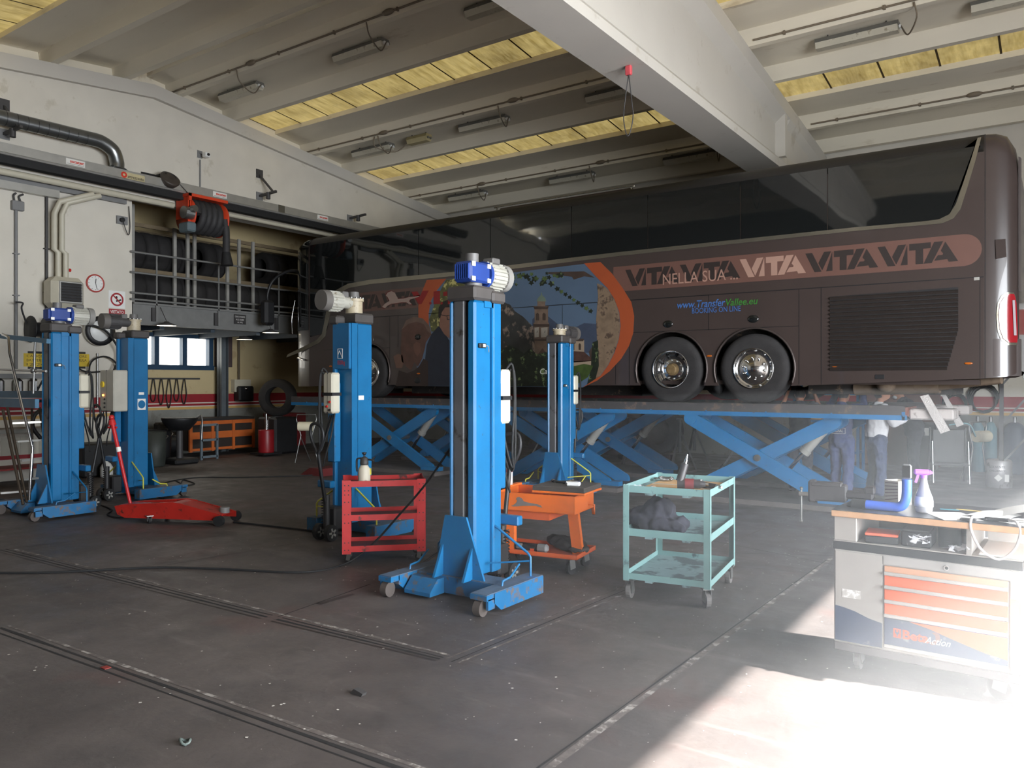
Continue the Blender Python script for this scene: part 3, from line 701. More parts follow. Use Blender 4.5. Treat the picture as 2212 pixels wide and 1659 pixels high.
D([(1060,770),(1075,756),(1090,752),(1100,746),(1118,752),(1132,764),(1145,752),(1160,765),(1180,760),(1200,785),(1205,835),(1060,834)], .0040, DKG)
D([(1190,800),(1210,788),(1235,792),(1262,786),(1282,790),(1270,815),(1240,834),(1190,834)], .0040, GRN)
tw = D([(1155,661),(1184,661),(1184,697),(1155,697)], .0032, STN, 'picture_tower'); D([(1153,697),(1186,697),(1186,735),(1153,735)], .0032, STN, 'picture_tower'); D([(1155,735),(1186,735),(1190,790),(1155,775)], .0032, STN, 'picture_tower')
D([(1152,662),(1186,662),(1183,668),(1155,668)], .0038, STD); D([(1152,700),(1187,700),(1187,706),(1152,706)], .0038, STD); D([(1153,733),(1188,733),(1188,736),(1153,736)], .0038, STD)
D([(1161,651),(1178,651),(1178,662),(1161,662)], .0034, STN); D([(1159,651),(1162,644),(1168,638),(1170,630),(1172,638),(1178,644),(1180,651)], .0036, pm('copper_dome', (128,146,126), var=.1))
for x0_ in (1158,1172): D([(x0_,692),(x0_,679),(x0_+3,675),(x0_+7,679),(x0_+7,692)], .0038, STD)
for x0_, x1_ in ((1155,1164),(1169,1183)): D([(x0_,708),(x1_,707),(x1_,728),(x0_,729)], .0038, pm('clock_face', (206,196,180), var=.04)); D([((x0_+x1_)/2,718),((x0_+x1_)/2+3,713),((x0_+x1_)/2+1,719)], .0042, BLACKT)
D([(1186,745),(1192,732),(1225,732),(1262,735),(1262,760),(1186,765)], .0030, CREA); D([(1188,736),(1196,728),(1262,732),(1260,737)], .0034, STD)
for x0_ in (1236,1250): D([(x0_,756),(x0_,744),(x0_+2.5,741),(x0_+5,744),(x0_+5,756)], .0036, STD)
D([(1200,776),(1210,757),(1262,760),(1280,776),(1278,780),(1200,786)], .0034, ROOFC); D([(1205,782),(1278,779),(1277,792),(1205,796)], .0034, CREA)
D([(1155,775),(1172,752),(1190,775),(1190,790),(1160,785)], .0036, ROOFC)
trunk = [(1290,612),(1300,616),(1312,624),(1328,648),(1337,676),(1340,706),(1336,733),(1327,761),(1313,789),(1297,811),(1282,822),(1290,780),(1290,740),(1288,690),(1292,640)]
D(trunk, .0034, TRK, 'picture_tree_trunk'); D([(1280,740),(1292,735),(1294,790),(1285,825),(1268,833),(1276,800)], .0038, DKG)
for k in range(38):
    t = k/37; x = 1080+t*175+random.uniform(-8,8); y = 598+random.uniform(-8,24)-t*6 if k % 3 else 598+random.uniform(-6,6); r = random.uniform(3.5,8)
    if k > 28: x = 1195+(k-28)*9; y = 618+(k-28)*6; r = random.uniform(4,6)
    yl = 588.5-(x-1110)*.1155+r+2
    y = max(y, yl); D([(x+r*(.62+.5*(j%2))*cos(j*pi/5+k), y+r*(.62+.5*(j%2))*sin(j*pi/5+k)*.95) for j in range(10)], .0036+.00005*k, DKG if k%3 else pm('leaf_green', (96,118,62), var=.3, sc=12))
D([(1185,588),(1262,586),(1285,600),(1262,597),(1240,604),(1236,598),(1185,592)], .0044, STD)
T('Carema', 1167, 1213, 802, 12, WHITET, pic, .0048, shear=.25)
# two men in the print
SKN = pm('skin', (158,112,92), var=.12); SUIT = pm('suit', (38,44,60), var=.15); HAIR = pm('hair', (44,36,32), var=.2); SKN2 = pm('skin_dim', (106,72,60), var=.2)
D([(925,834),(918,780),(922,745),(932,722),(948,704),(958,714),(968,732),(985,752),(1000,800),(1000,834)], .0034, SUIT, 'printed_man')
D([(950,706),(950,690),(948,675),(955,662),(968,655),(985,656),(992,670),(990,700),(984,720),(972,732),(960,722)], .0040, SKN, 'printed_man'); D([(947,684),(948,664),(956,652),(972,646),(988,652),(992,664),(980,664),(962,664),(955,674),(951,688)], .0044, HAIR, 'printed_man')
D([(952,679),(965,682),(965,683.5),(952,680.5)], .0046, BLACKT, 'printed_man'); D([(965,681),(980,680),(980,691),(966,691)], .0045, BLACKT, 'printed_man'); D([(966.5,682.5),(978.5,681.5),(978.5,689.5),(967.5,689.5)], .0048, SKN, 'printed_man'); D([(973,732),(985,728),(988,760),(980,752)], .0042, pm('shirt_blue', (140,158,186)), 'printed_man')
D([(866,755),(868,715),(878,695),(893,686),(912,690),(925,704),(932,722),(920,740),(918,752),(912,775),(903,792),(895,782),(888,800),(878,792),(868,780)], .0050, SKN2, 'printed_man')
D([(868,712),(878,692),(894,684),(914,688),(928,704),(932,722),(924,716),(916,700),(900,695),(882,700)], .0054, pm('grey_hair', (126,100,86), var=.2), 'printed_man'); D([(893,745),(900,738),(908,742),(909,760),(902,770),(896,762)], .0054, pm('ear', (128,88,72), var=.1), 'printed_man')
D([(850,770),(860,764),(870,768),(872,785),(868,795),(856,795)], .0050, pm('hand', (126,92,76), var=.1), 'printed_man')
D([(855,834),(862,800),(880,806),(895,800),(905,792),(915,775),(925,780),(925,834)], .0042, pm('jacket_brown', (58,42,38), var=.2), 'printed_man')
# red initials and the pale lion
for s_, a_, b_ in (('V',889,927),('.',927,933),('I',937,951),('.',952,957),('T',958,990)): T(s_, a_, b_, 643 if s_ != '.' else 655, 28 if s_ != '.' else 6, mat('print_red', (168,34,36), .45, var=0), coach, .0062, bold=.1)
lion = [(826,663),(832,656),(842,650),(838,642),(834,638),(838,632),(846,629),(853,632),(857,640),(860,646),(872,645),(884,642),(895,641),(905,639),(906,641),(896,644),(886,647),(884,651),(890,657),(886,658),(878,653),(868,653),(857,655),(846,656),(838,660),(832,666)]
decal([(x+(1.5 if x>860 else -1.5), y+(1.5 if y>648 else -1.5)) for x,y in lion], .0062, mat('print_dark_red', (118,28,30), .45, var=0), 'lion_emblem_outline'); decal(lion, .0072, mat('print_lion', (196,168,154), .45, var=0), 'lion_emblem')

mat = _mat
# ================================================================ PLATFORM LIFT UNDER THE COACH
lx1 = at(1955,880,Y=11.4).x
lift = thing('scissor_lift', ((lx1-13.9)/2, 12.8, 0), 'blue scissor platform lift with two long runways carrying the coach', 'vehicle lift', world=True)
RUNB = mat('runway_side', (58,54,54), .6, var=.15, dirt=(96,78,66), damt=.4, dsc=6); RUNT = mat('runway_top', (52,46,44), .8, var=.2)
for y0 in (11.4, 13.45):
    g = G().bb(-13.9,y0,1.316,lx1,y0+.8,1.425); g.bb(-13.9,y0,1.425,lx1,y0+.04,1.44)
    r_ = build(g, 'runway', RUNB, lift)
    g = G().bb(-13.9,y0-.004,1.252,lx1+.02,y0+.03,1.316).bb(-13.9,y0+.77,1.252,lx1+.02,y0+.8,1.316); g.bb(lx1-.04,y0-.004,1.25,lx1,y0+.8,1.36)
    x = -13.4
    while x < lx1: g.bb(x,y0-.012,1.30,x+.02,y0,1.33); x += .9
    build(g, 'side_rail', BLUE, r_)
    g = G().bb(lx1,y0+.02,1.30,lx1+.03,y0+.78,1.42); build(g, 'end_stop', mat('rust_red', (110,58,44), .7, var=.3), r_)
    g = G().rb(lx1+.03,y0+.1,1.26,lx1+.55,y0+.7,1.40,.02); build(g, 'end_extension', mat('pale_extension', (168,160,156), .6, var=.1, dirt=(110,96,90), damt=.4), r_)
    for xc in (-3.62,-7.15,-10.95):
        zl, zh, hx = .10, 1.20, 1.03
        for dy, s_ in ((.05,1),(.16,-1)):
            for yy in (y0+dy, y0+.75-dy):
                g = G().bar((xc-s_*hx,yy,zh),(xc+s_*hx,yy,zl),.055,.20); 
                g.cyl((xc-s_*hx,yy-.035,zh),(xc-s_*hx,yy+.035,zh),.10,n=14).cyl((xc+s_*hx,yy-.035,zl),(xc+s_*hx,yy+.035,zl),.10,n=14)
                build(g, 'scissor_arm', BLUE, lift)
        g = G().cyl((xc,y0+.0,.65),(xc,y0+.76,.65),.05,n=12); build(g, 'pivot_pin', STEEL, lift)
        a_, b_ = Vector((xc+.93,y0+.3,1.16)), Vector((xc+.35,y0+.3,.45)); m_ = a_.lerp(b_,.6)
        g = G().cyl(a_,m_,.07,n=16).cyl(a_.lerp(b_,.53),m_,.082,n=16); c_ = build(g, 'hydraulic_cylinder', mat('cylinder_grey',(150,148,142),.4,metal=.3,var=.08), lift)
        build(G().cyl(m_,b_,.03,n=10), 'piston_rod', CHROME, c_)
        a_, b_ = Vector((xc-.42,y0+.36,.78)), Vector((xc-.82,y0+.36,.16)); m_ = a_.lerp(b_,.5)
        g = G().cyl(b_,m_,.045,n=10); c_ = build(g, 'damper', DGREY, lift); build(G().cyl(m_,a_,.016,n=8), 'damper_rod', STEEL, c_)
        g = G().bb(xc-1.35,y0-.25,0,xc+1.4,y0+1.0,.07); build(g, 'base_plate', mat('base_plate_grey', (84,78,76), .7, var=.15), lift)
        g = G().bb(xc+.85,y0-.02,.05,xc+1.3,y0+.12,.14); build(g, 'floor_guide', BLUE, lift)
for y_, a_, b_, c_, d_ in ((11.45,(1987,856),(2005,852),(2052,930),(2032,937)),(13.3,(2032,850),(2041,849.5),(2082,917),(2067,923))):
    pts = [(at(*q,Y=y_).x, at(*q,Y=y_).z) for q in (a_,b_,c_,d_)]
    build(G().prism(pts,'Y',y_,y_+.03), 'hanging_ramp', mat('ramp_plate', (178,172,168), .5, metal=.3, var=.08, bump=.8, bsc=60), lift)
# ================================================================ MOBILE COLUMNS
def caster(g, x, y, z, r=.05, w_=.03, a=0):
    c, s_ = cos(a), sin(a)
    g.m(1).cyl((x-s_*w_/2-.0,y-c*w_/2,r),(x+s_*w_/2,y+c*w_/2,r),r,n=16)
    g.m(2)
    for k in (-1,1): 
        ox, oy = s_*k*(w_/2+.008), c*k*(w_/2+.008)
        g.bar((x+ox,y+oy,r*.8),(x+ox*.9+c*.012,y+oy*.9-s_*.012,z-.008),.004,r*1.1,up=(c,-s_,0))
    g.cb(x,y,z-.005,w_+.05,w_+.05,.01,-a); g.m(0)
    return g
def caster_part(x, y, z, par, r=.05, w_=.03, a=0, whl=None):
    g = G(); caster(g, x, y, z, r, w_, a)
    w1 = G(); w1.v = []; 
    fork = G(); 
    for f, sm, mi in zip(g.f, g.sm, g.mi):
        (w1 if mi == 1 else fork).add([g.v[i] for i in f], [tuple(range(len(f)))], sm)
    o = build(fork, 'caster', STEEL, par); build(w1, 'caster_wheel', whl or RUBBER, o); return o
def column(loc, rz, label, hook, H=2.42, z0=1, box=True, group='mobile column lifts'):
    t = thing('mobile_column_lift', loc, label, 'column lift', rz, group); t.scale = (.92,.92,1)
    # base
    g = G()
    for s_ in (-1,1):
        x0, x1 = (.43,.60) if s_ > 0 else (-.60,-.45)
        g.prism([(-.50,.17),(-.50,.10),(-.40,.03),(.24,.03),(.24,.17)], 'X', x0, x1)
        g.bb(x0+.0,-.60,.13,x1,-.49,.17); g.bb((x1-.022) if s_>0 else x0,-.58,.06,x1 if s_>0 else x0+.022,-.49,.14)
    g.bb(-.46,-.26,.03,.44,-.02,.165)
    base = build(g, 'base_frame', BLUEW, t)
    g = G().bb(-.595,-.59,.17,-.455,.235,.176).bb(.435,-.59,.17,.595,.235,.176).bb(-.45,-.255,.165,.43,-.03,.171)
    build(g, 'worn_top_plate', BLUED, base)
    for x in (-.535,.50): build(G().cyl((x-.035,-.555,.062),(x+.035,-.555,.062),.062,n=20), 'front_wheel', mat('worn_wheel',(74,66,62),.7,var=.2), base)
    g = G().prism([(-.46,.03),(-.46,.06),(-.36,.155),(-.27,.155),(-.27,.03)], 'X', -.42, -.12); build(g, 'fork_wedge', BLUEW, base)
    # mast
    g = G(); g.rb(-.15,-.17,.17,-.105,.10,H,.015); g.rb(.055,-.17,.17,.15,-.02,H,.02); g.bb(.06,-.02,.17,.128,.16,H); g.rb(.10,.10,.17,.155,.22,H,.01); g.bb(-.15,.08,.17,.15,.18,H); g.bb(-.12,-.03,.17,.1,.0,H); g.bb(.12,-.03,H-.05,.15,.11,H)
    mast = build(g, 'mast', BLUE, t)
    build(G().rb(-.098,-.165,.5,.018,-.10,H,.008), 'guide_rail', GREYST, mast)
    g = G().prism([(-.14,.66),(.10,.66),(.30,.165),(-.26,.165)], 'Y', -.235, -.215)
    for x in (-.17,.16): g.prism([(-.235,.165),(-.235,.42),(-.36,.165)], 'X', x-.012, x+.012)
    build(g, 'gusset', BLUE, t)
    g = G().rb(-.165,-.19,H,.165,.12,H+.12,.02).rb(.04,.05,H-.01,.19,.25,H+.09,.02); build(g, 'top_cover', mat('cover_charcoal',(64,60,58),.6,var=.12), t)
    return t, mast, base
def geardrive(t, H, kind):
    before = set(COL.objects)
    geardrive_(t, H, kind)
    M = Matrix.Rotation(pi/2,4,'Z')
    for o in set(COL.objects)-before: o.data.transform(M)
def geardrive_(t, H, kind):
    z = H+.24
    if kind == 'blue':
        g = G().rb(-.16,-.10,z-.085,.13,.10,z+.085,.02); 
        for k in range(7): g.bb(-.18,-.08+k*.024,z-.06,-.15,-.072+k*.024,z+.06)
        for sx in (-.09,.09):
            for sz in (-.055,.055): pass
        gb = build(g, 'gearbox', GEARBLUE, t)
        for x in (-.13,.10):
            for zz in (z-.06,z+.06): build(G().bb(x-.024,-.108,zz-.018,x+.024,-.10,zz+.018), 'foot_pad', WHITET, gb)
        g = G().cyl((.13,0,z),(.17,0,z),.115,n=28); build(g, 'flange', GEARBLUE, gb)
        g = G().cyl((-.02,-.0,z+.08),(-.02,0,z+.16),.06,n=20); g.cyl((0,0,H+.1),(0,0,z-.08),.08,n=20); build(g, 'shaft_cap', mat('cap_grey',(96,94,92),.5), gb)
        g = G().cyl((.17,0,z),(.40,0,z),.105,n=32)
        for k in range(22):
            a = 2*pi*k/22; g.bar((.19,.11*cos(a),z+.11*sin(a)),(.39,.11*cos(a),z+.11*sin(a)),.022,.004,up=(0,-sin(a),cos(a)))
        mo = build(g, 'motor', MOTORG, gb); build(G().cyl((.40,0,z),(.48,0,z),.122,.118,28), 'fan_cover', mat('fan_cover',(128,126,122),.5,var=.06), mo)
        build(G().rb(.22,-.06,z+.1,.34,.06,z+.155,.01), 'terminal_box', mat('cap_grey',(96,94,92),.5), mo)
    else:
        m = MOTORG if kind == 'cream' else DGREY
        g = G().cyl((0,0,H+.12),(0,0,z+.02),.105,n=24).cyl((0,0,z+.02),(0,0,z+.05),.12,n=24); gb = build(g, 'gearbox', mat('gearbox_cream',(168,156,132),.5,var=.12,dirt=(110,96,76),damt=.42,dsc=14), t)
        build(G().cyl((0,0,z+.05),(0,0,z+.13),.07,.06,20), 'shaft_cap', mat('cap_grey',(96,94,92),.5), gb)
        g = G()
        for k in range(12):
            a = 2*pi*k/12; g.cyl((.112*cos(a),.112*sin(a),z+.05),(.112*cos(a),.112*sin(a),z+.065),.012,n=6)
        build(g, 'bolt_ring', STEEL, gb, kind='stuff')
        g = G().cyl((.08,0,z),(.24,0,z),.07,n=20); g.cyl((.24,0,z),(.44,0,z),.105,n=28); mo = build(g, 'motor', m, gb)
        g = G()
        for k in range(20):
            a = 2*pi*k/20; g.bar((.26,.108*cos(a),z+.108*sin(a)),(.42,.108*cos(a),z+.108*sin(a)),.018,.004,up=(0,-sin(a),cos(a)))
        build(g, 'cooling_fins', m, mo, kind='stuff'); build(G().cyl((.44,0,z),(.54,0,z),.118,.112,26), 'fan_cover', mat('fan_cover_dark',(92,88,84),.6,var=.1), mo)
        build(G().rb(.13,-.05,z+.05,.23,.05,z+.12,.01), 'terminal_box', mat('cap_grey',(96,94,92),.5), mo)
def rear(t, hook, H, big=False, tall=1.3, boxm=None):
    g = G()      # carriage plate, box
    g.rb(.02,.20,.85,.15,.30,1.75,.01); build(g, 'rear_plate', BLUE, t)
    bm = boxm or CREAM
    if big:
        bx = build(G().rb(-.26,.24,1.32,.16,.48,1.93,.015), 'control_box', mat('box_grey',(176,172,160),.5,var=.06), t)
        build(G().bb(-.045,.238,1.32,-.04,.481,1.93), 'box_seam', BLACKT, bx)
        build(G().cyl((.06,.48,1.72),(.06,.505,1.72),.045,n=16), 'main_switch', mat('switch_yellow',(220,190,50),.4), bx)
        build(G().cyl((.04,.48,1.56),(.04,.50,1.56),.014,n=10), 'pilot_lamp', mat('pilot_glow',(255,150,60),.4,var=0,emit=(255,150,70),es=6), bx)
        for zz in (1.5,1.44,1.38): build(G().cyl((.0,.48,zz),(.0,.495,zz),.014,n=10), 'push_button', BLACKM, bx)
    else:
        bx = build(G().rb(.0,.22,1.40,.17,.36,1.86,.02), 'control_box', bm, t)
        build(G().bb(.085,.219,1.40,.088,.362,1.86), 'box_seam', BLACKT, bx)
        build(G().bb(-.005,.216,1.60,.175,.365,1.635), 'box_strap', BLACKM, bx)
        for k, zz in enumerate((1.44,1.48,1.53)): build(G().cyl((.04+.05*(k%2),.36,zz),(.04+.05*(k%2),.375,zz),.014,n=10), 'push_button', REDPL if k else BLACKM, bx)
    g = G().tube([(.13,.30,1.84),(.18,.36,1.9),(.19,.38,1.6),(.18,.36,1.2),(.16,.40,1.02),(.14,.36,1.1),(.10,.30,1.38)],.012,6)
    g.tube([(.13,.33,1.82),(.18,.39,1.84),(.18,.41,1.4),(.18,.40,1.1),(.12,.44,.98),(.10,.38,1.12),(.06,.30,1.38)],.011,6); g.tube([(.02,.30,1.40),(.0,.38,1.15),(.08,.40,.92),(.14,.38,.8)],.01,6)
    build(g, 'control_cable', RUBBER, t)
    # pump handle, truck and wheels
    g = G().cyl((0,.46,.36),(-.02,.60,tall-.32),.022,n=10)
    build(g, 'tow_bar', BLACKM, t)
    g = G().tube([(-.02,.60,tall-.34),(-.12,.61,tall-.16),(-.10,.62,tall-.04),(0,.62,tall),(.08,.62,tall-.03),(.09,.61,tall-.16),(-.02,.60,tall-.34)],.018,8,sub=4); build(g, 'handle_loop', BLACKM, t)
    g = G().rb(-.09,.24,.10,.12,.40,.36,.02).cyl((0,.45,.12),(0,.45,.5),.04,n=14); build(g, 'pump_unit', mat('pump_black',(34,33,34),.5,var=.2), t)
    g = G().tube([(.05+.028*cos(k*.9),.45+.028*sin(k*.9),.2+.0042*k) for k in range(64)],.006,5,curve=False); build(g, 'spring', BLACKM, t)
    for x in (-.10,.10):
        w1 = build(G().cyl((x-.03,.47,.09),(x+.03,.47,.09),.09,n=22), 'steering_wheel', RUBBER, t)
        g = G()
        for s_ in (-1,1):
            for k in range(5):
                a = 2*pi*k/5; g.bar((x+s_*.032,.47+.015*cos(a),.09+.015*sin(a)),(x+s_*.032,.47+.055*cos(a),.09+.055*sin(a)),.022,.006,up=(1,0,0))
        build(g, 'wheel_disc', ALU, w1, kind='stuff')
    build(G().rb(.1,.22,.55,.34,.30,.63,.01), 'rear_bracket', BLUE, t)
    for s_ in (-1,1):
        g = G().tube([(s_*.16,.12,.55),(s_*.50,.14,.36),(s_*.53,.14,.33),(s_*.53,.14,.17)],.011,6,curve=False); g.bar((s_*.16,.0,.26),(s_*.53,.14,.30),.012,.012)
        build(g, 'locking_bar', hook, t)
        g = G().tube([(s_*.52,-.02,.30),(s_*.52,-.16,.22),(s_*.52,-.27,.21),(s_*.52,-.28,.17)],.010,6,curve=False); build(g, 'stop_hook', hook, t)
YH = mat('hook_yellow', (206,200,74), .5, var=.08); BH = BLUE
def plug(t, z):
    g = G().rb(.15,-.13,z-.02,.175,-.03,z+.02,.006); o = build(g, 'limit_switch', BLACKM, t); build(G().bb(.17,-.085,z-.012,.178,-.05,z+.012), 'switch_label', WHITET, o)
    build(G().tube([(.165,-.03,z),(.17,0,z-.005),(.16,.02,z-.05)],.004,5), 'switch_lead', GREYP, o)
t, m_, b_ = column((-4.02,5.19,0), 0, 'blue mobile lifting column with blue gearbox, nearest the camera, before the coach', BH); geardrive(t, 2.42, 'blue'); rear(t, BH, 2.42); plug(m_, 2.05); COLMAIN = t
t, m_, b_ = column((-11.06,5.17,0), 0, 'blue mobile column with blue gearbox beside the chrome-railed ladder platform', BH); geardrive(t, 2.42, 'blue'); rear(t, BH, 2.42); plug(m_, 1.98)
t, m_, b_ = column((-11.62,6.53,0), pi, 'blue mobile column carrying a big grey control box with a yellow switch', YH, H=2.42); geardrive(t, 2.42, 'dark'); rear(t, YH, 2.42, big=True, tall=1.42)
g = G().bb(-.152,-.12,1.33,-.15,.02,1.5); build(g, 'sticker_plate', WHITET, t); build(G().cyl((-.151,-.05,1.415),(-.154,-.05,1.415),.062,n=24), 'round_patch', BLUE, t); build(G().bb(-.153,-.09,1.56,-.15,.0,1.6), 'sticker', WHITET, t)
t, m_, b_ = column((-6.68,6.38,0), pi, 'blue mobile column marked 8500 kg behind the red shelf cart', YH); geardrive(t, 2.42, 'cream'); rear(t, YH, 2.42)
build(G().rb(-.15,.18,1.9,.15,.222,2.42,.01), 'sheet_cover', BLUE, t)
textfit('8500kg', -.055, .075, 1.935, 2.0, .224, RED_T, t, face='-Y', rz=0).data.transform(Matrix.Translation((0,.448,0)) @ Matrix.Rotation(pi,4,'Z'))
g = G()
for a_, b2 in (((-.03,2.02),(-.03,2.13)),((-.03,2.13),(.05,2.13)),((.05,2.13),(.05,2.02)),((.05,2.02),(-.03,2.02)),((-.03,2.02),(.02,2.11)),((.02,2.11),(.05,2.06))): g.bar((a_[0]-.0,.224,a_[1]),(b2[0],.224,b2[1]),.004,.006)
build(g, 'lifting_emblem', WHITET, t); build(G().bb(-.153,-.02,1.55,-.15,.07,1.60), 'sticker', WHITET, t)
t, m_, b_ = column((-6.49,10.6,0), 0, 'blue mobile column with a small dark motor, beyond the orange tool cart', YH, H=2.37); geardrive(t, 2.30, 'dark'); rear(t, YH, 2.42); plug(m_, 1.7)
# ================================================================ CARTS, BENCH, JACK
TXN = bpy.data.textures.new('folds', 'CLOUDS'); TXN.noise_scale = .09
def soft(parts, name, m, parent=None, vox=.012, disp=.02, sm=4, nscale=None, rotm=None):   # lumps melted into one cloth-like body
    g = G()
    for c_, r in parts: g.ell(c_, r, 14)
    o = build(g, name, m, parent)
    r_ = o.modifiers.new('r','REMESH'); r_.mode = 'VOXEL'; r_.voxel_size = vox; r_.use_smooth_shade = True
    if disp:
        d = o.modifiers.new('d','DISPLACE'); tx = TXN
        if nscale: tx = bpy.data.textures.new('folds','CLOUDS'); tx.noise_scale = nscale
        d.texture = tx; d.strength = disp; d.mid_level = .5
    s_ = o.modifiers.new('s','SMOOTH'); s_.iterations = sm; s_.factor = .6
    return o
def tagthing(o, label, cat, group=None):
    o['label'] = label; o['category'] = cat
    if group: o['group'] = group
    return o
# red shelf cart, turned 46 degrees
RC = thing('shelf_cart', (-5.53,5.68,0), 'red perforated-post shelf cart on castors, pump sprayer on top', 'cart', rad(46))
W_, D_, H_ = .80, .46, .80
HOLE = BLACKT
def rposts(w_, d_, z0, z1, m, par, pw=.085, holes=True):
    for sx in (-1,1):
        for sy in (-1,1):
            g = G(); x = sx*w_/2; y = sy*d_/2
            g.bb(x,y-.003*sy,z0,x-sx*pw,y,z1); g.bb(x-sx*.003,y,z0,x,y-sy*pw*.6,z1)
            o = build(g, 'post', m, par)
            if holes:
                g = G()
                for z in (z0+.04,z0+.11,z0+.30,z0+.38,z0+.5,z0+.57,z1-.05,z1-.1):
                    for k in (.3,.72): xx = x-sx*pw*k; g.cyl((xx,y+sy*.0015,z),(xx,y-sy*.001,z),.006,n=8)
                build(g, 'bolt_holes', HOLE, o, kind='stuff')
def trays(w_, d_, zl, m, mt, par, rim=.05, th=.004):
    for z in zl:
        g = G().bb(-w_/2+.004,-d_/2+.004,z,w_/2-.004,d_/2-.004,z+th)
        o = build(g, 'shelf', mt, par); g = G()
        g.bb(-w_/2+.003,-d_/2+.003,z-.012,w_/2-.003,-d_/2+.006,z+rim).bb(-w_/2+.003,d_/2-.006,z-.012,w_/2-.003,d_/2-.003,z+rim)
        g.bb(-w_/2+.003,-d_/2+.003,z-.012,-w_/2+.006,d_/2-.003,z+rim).bb(w_/2-.006,-d_/2+.003,z-.012,w_/2-.003,d_/2-.003,z+rim)
        build(g, 'shelf_rim', m, o)
rposts(W_, D_, .10, .81, REDP, RC); trays(W_, D_, (.13,.43,.755), REDP, REDTOP, RC, .045)
for sx in (-1,1):
    for sy in (-1,1): caster_part(sx*(W_/2-.06), sy*(D_/2-.06), .11, RC, .038, .022, .4)
def hall(par, x, y, z): return par.matrix_basis @ Vector((x,y,z))
for o in COL.objects: pass
def place(par, x, y, z):
    c, s_ = cos(par.rotation_euler.z), sin(par.rotation_euler.z); l = par.location
    return (l.x+c*x-s_*y, l.y+s_*x+c*y, l.z+z)
# pump sprayer
SPR = mat('sprayer_tank', (204,196,178), .5, var=.06, dirt=(150,136,112), damt=.4, dsc=12)
t = thing('pump_sprayer', place(RC,-.19,-.12,.76), 'dirty white pump sprayer bottle standing on the red cart', 'sprayer', .6)
build(G().lathe([(0,0),(.055,0),(.06,.012),(.06,.12),(.055,.15),(.038,.175),(.036,.185),(0,.185)],n=24), 'tank', SPR, t)
build(G().lathe([(0,.185),(.04,.185),(.042,.2),(.036,.25),(.02,.262),(0,.262)],n=20), 'cap', DGREY, t)
build(G().cyl((0,0,.26),(0,0,.285),.009).lathe([(0,.283),(.014,.283),(.026,.305),(0,.31)],n=14), 'pump_knob', BLACKM, t)
build(G().tube([(-.03,0,.25),(-.07,0,.24),(-.075,0,.18),(-.07,0,.12)],.009,6), 'handle', BLACKM, t)
build(G().tube([(.03,0,.235),(.06,0,.235),(.085,0,.225)],.009,6).ell((.09,0,.222),.013), 'nozzle', BLACKM, t)
build(G().bb(.058,-.01,.09,.068,.01,.15), 'trigger_strap', mat('strap_yellow',(206,196,60),.5), t)
# teal cart
TC = thing('utility_cart', (-2.62,6.24,0), 'teal steel three-shelf cart with cardboard and impact wrench on top', 'cart', rad(8))
W_, D_ = .70, .96
for sx in (-1,1):
    for sy in (-1,1):
        g = G(); x = sx*W_/2; y = sy*D_/2; g.bb(x,y,.155,x-sx*.05,y-sy*.004,.925).bb(x,y,.155,x-sx*.004,y-sy*.045,.925); build(g, 'post', TEAL, TC)
for z, rim in ((.17,.045),(.52,.055),(.87,.05)):
    g = G().bb(-W_/2+.005,-D_/2+.005,z,W_/2-.005,D_/2-.005,z+.004); o = build(g, 'shelf', TEALTRAY, TC)
    g = G().bb(-W_/2+.004,-D_/2+.004,z-.005,W_/2-.004,-D_/2+.008,z+rim).bb(-W_/2+.004,D_/2-.008,z-.005,W_/2-.004,D_/2-.004,z+rim).bb(-W_/2+.004,-D_/2+.004,z-.005,-W_/2+.008,D_/2-.004,z+rim).bb(W_/2-.008,-D_/2+.004,z-.005,W_/2-.004,D_/2-.004,z+rim)
    build(g, 'shelf_rim', TEAL, o)
    g = G()
    for x in (-.14,.16): g.bb(x-.03,-D_/2+.01,z-.022,x+.03,D_/2-.01,z-.001)
    build(g, 'stiffener', TEALTRAY, o)
for sx in (-1,1):
    for sy in (-1,1): caster_part(sx*(W_/2-.04), sy*(D_/2-.06), .155, TC, .062, .036, 1.3+.3*sx*sy, mat('grey_tyre',(96,92,90),.7,var=.15))
def onT(x, y, z): return place(TC, x, y, z)
t = thing('cardboard_sheet', onT(.02,.02,.8745), 'flat brown cardboard sheet with tape lining the teal cart top', 'cardboard', rad(8))
build(G().bb(-.28,-.33,0,.3,.34,.006), 'sheet', mat('cardboard',(200,160,112),.85,var=.06), t); build(G().bb(-.28,-.02,.006,.3,.03,.0075), 'tape', mat('tape',(200,186,166),.3), t)
t = thing('impact_wrench', onT(.12,-.26,.8815), 'dark air impact wrench with red collar, silver nozzle upright, on the teal cart', 'power tool', rad(20))
build(G().cyl((-.08,0,.05),(.10,0,.05),.042,.036,20).cyl((.10,0,.05),(.14,0,.05),.028,.02,16), 'body', mat('tool_dark',(48,44,46),.45,var=.1), t)
build(G().cyl((-.02,0,.05),(.05,0,.05),.044,n=20), 'collar', mat('tool_red',(112,40,44),.5), t)
build(G().cyl((-.06,.0,.07),(-.02,.03,.21),.034,.029,14), 'grip', mat('tool_dark',(48,44,46),.45,var=.1), t)
build(G().cyl((-.02,.03,.21),(-.012,.036,.24),.016,n=10).cyl((-.012,.036,.24),(-.004,.042,.285),.011,.008,10), 'air_nozzle', CHROME, t)
build(G().cyl((.14,0,.05),(.165,0,.05),.011,n=8), 'anvil', CHROME, t)
t = thing('air_ratchet', onT(.24,-.10,.8815), 'black straight air ratchet lying beside the impact wrench', 'power tool', rad(-20))
build(G().cyl((-.10,0,.027),(.10,0,.027),.026,.021,16), 'body', BLACKM, t); build(G().cyl((.10,0,.027),(.15,0,.027),.018,.012,12), 'head', STEEL, t)
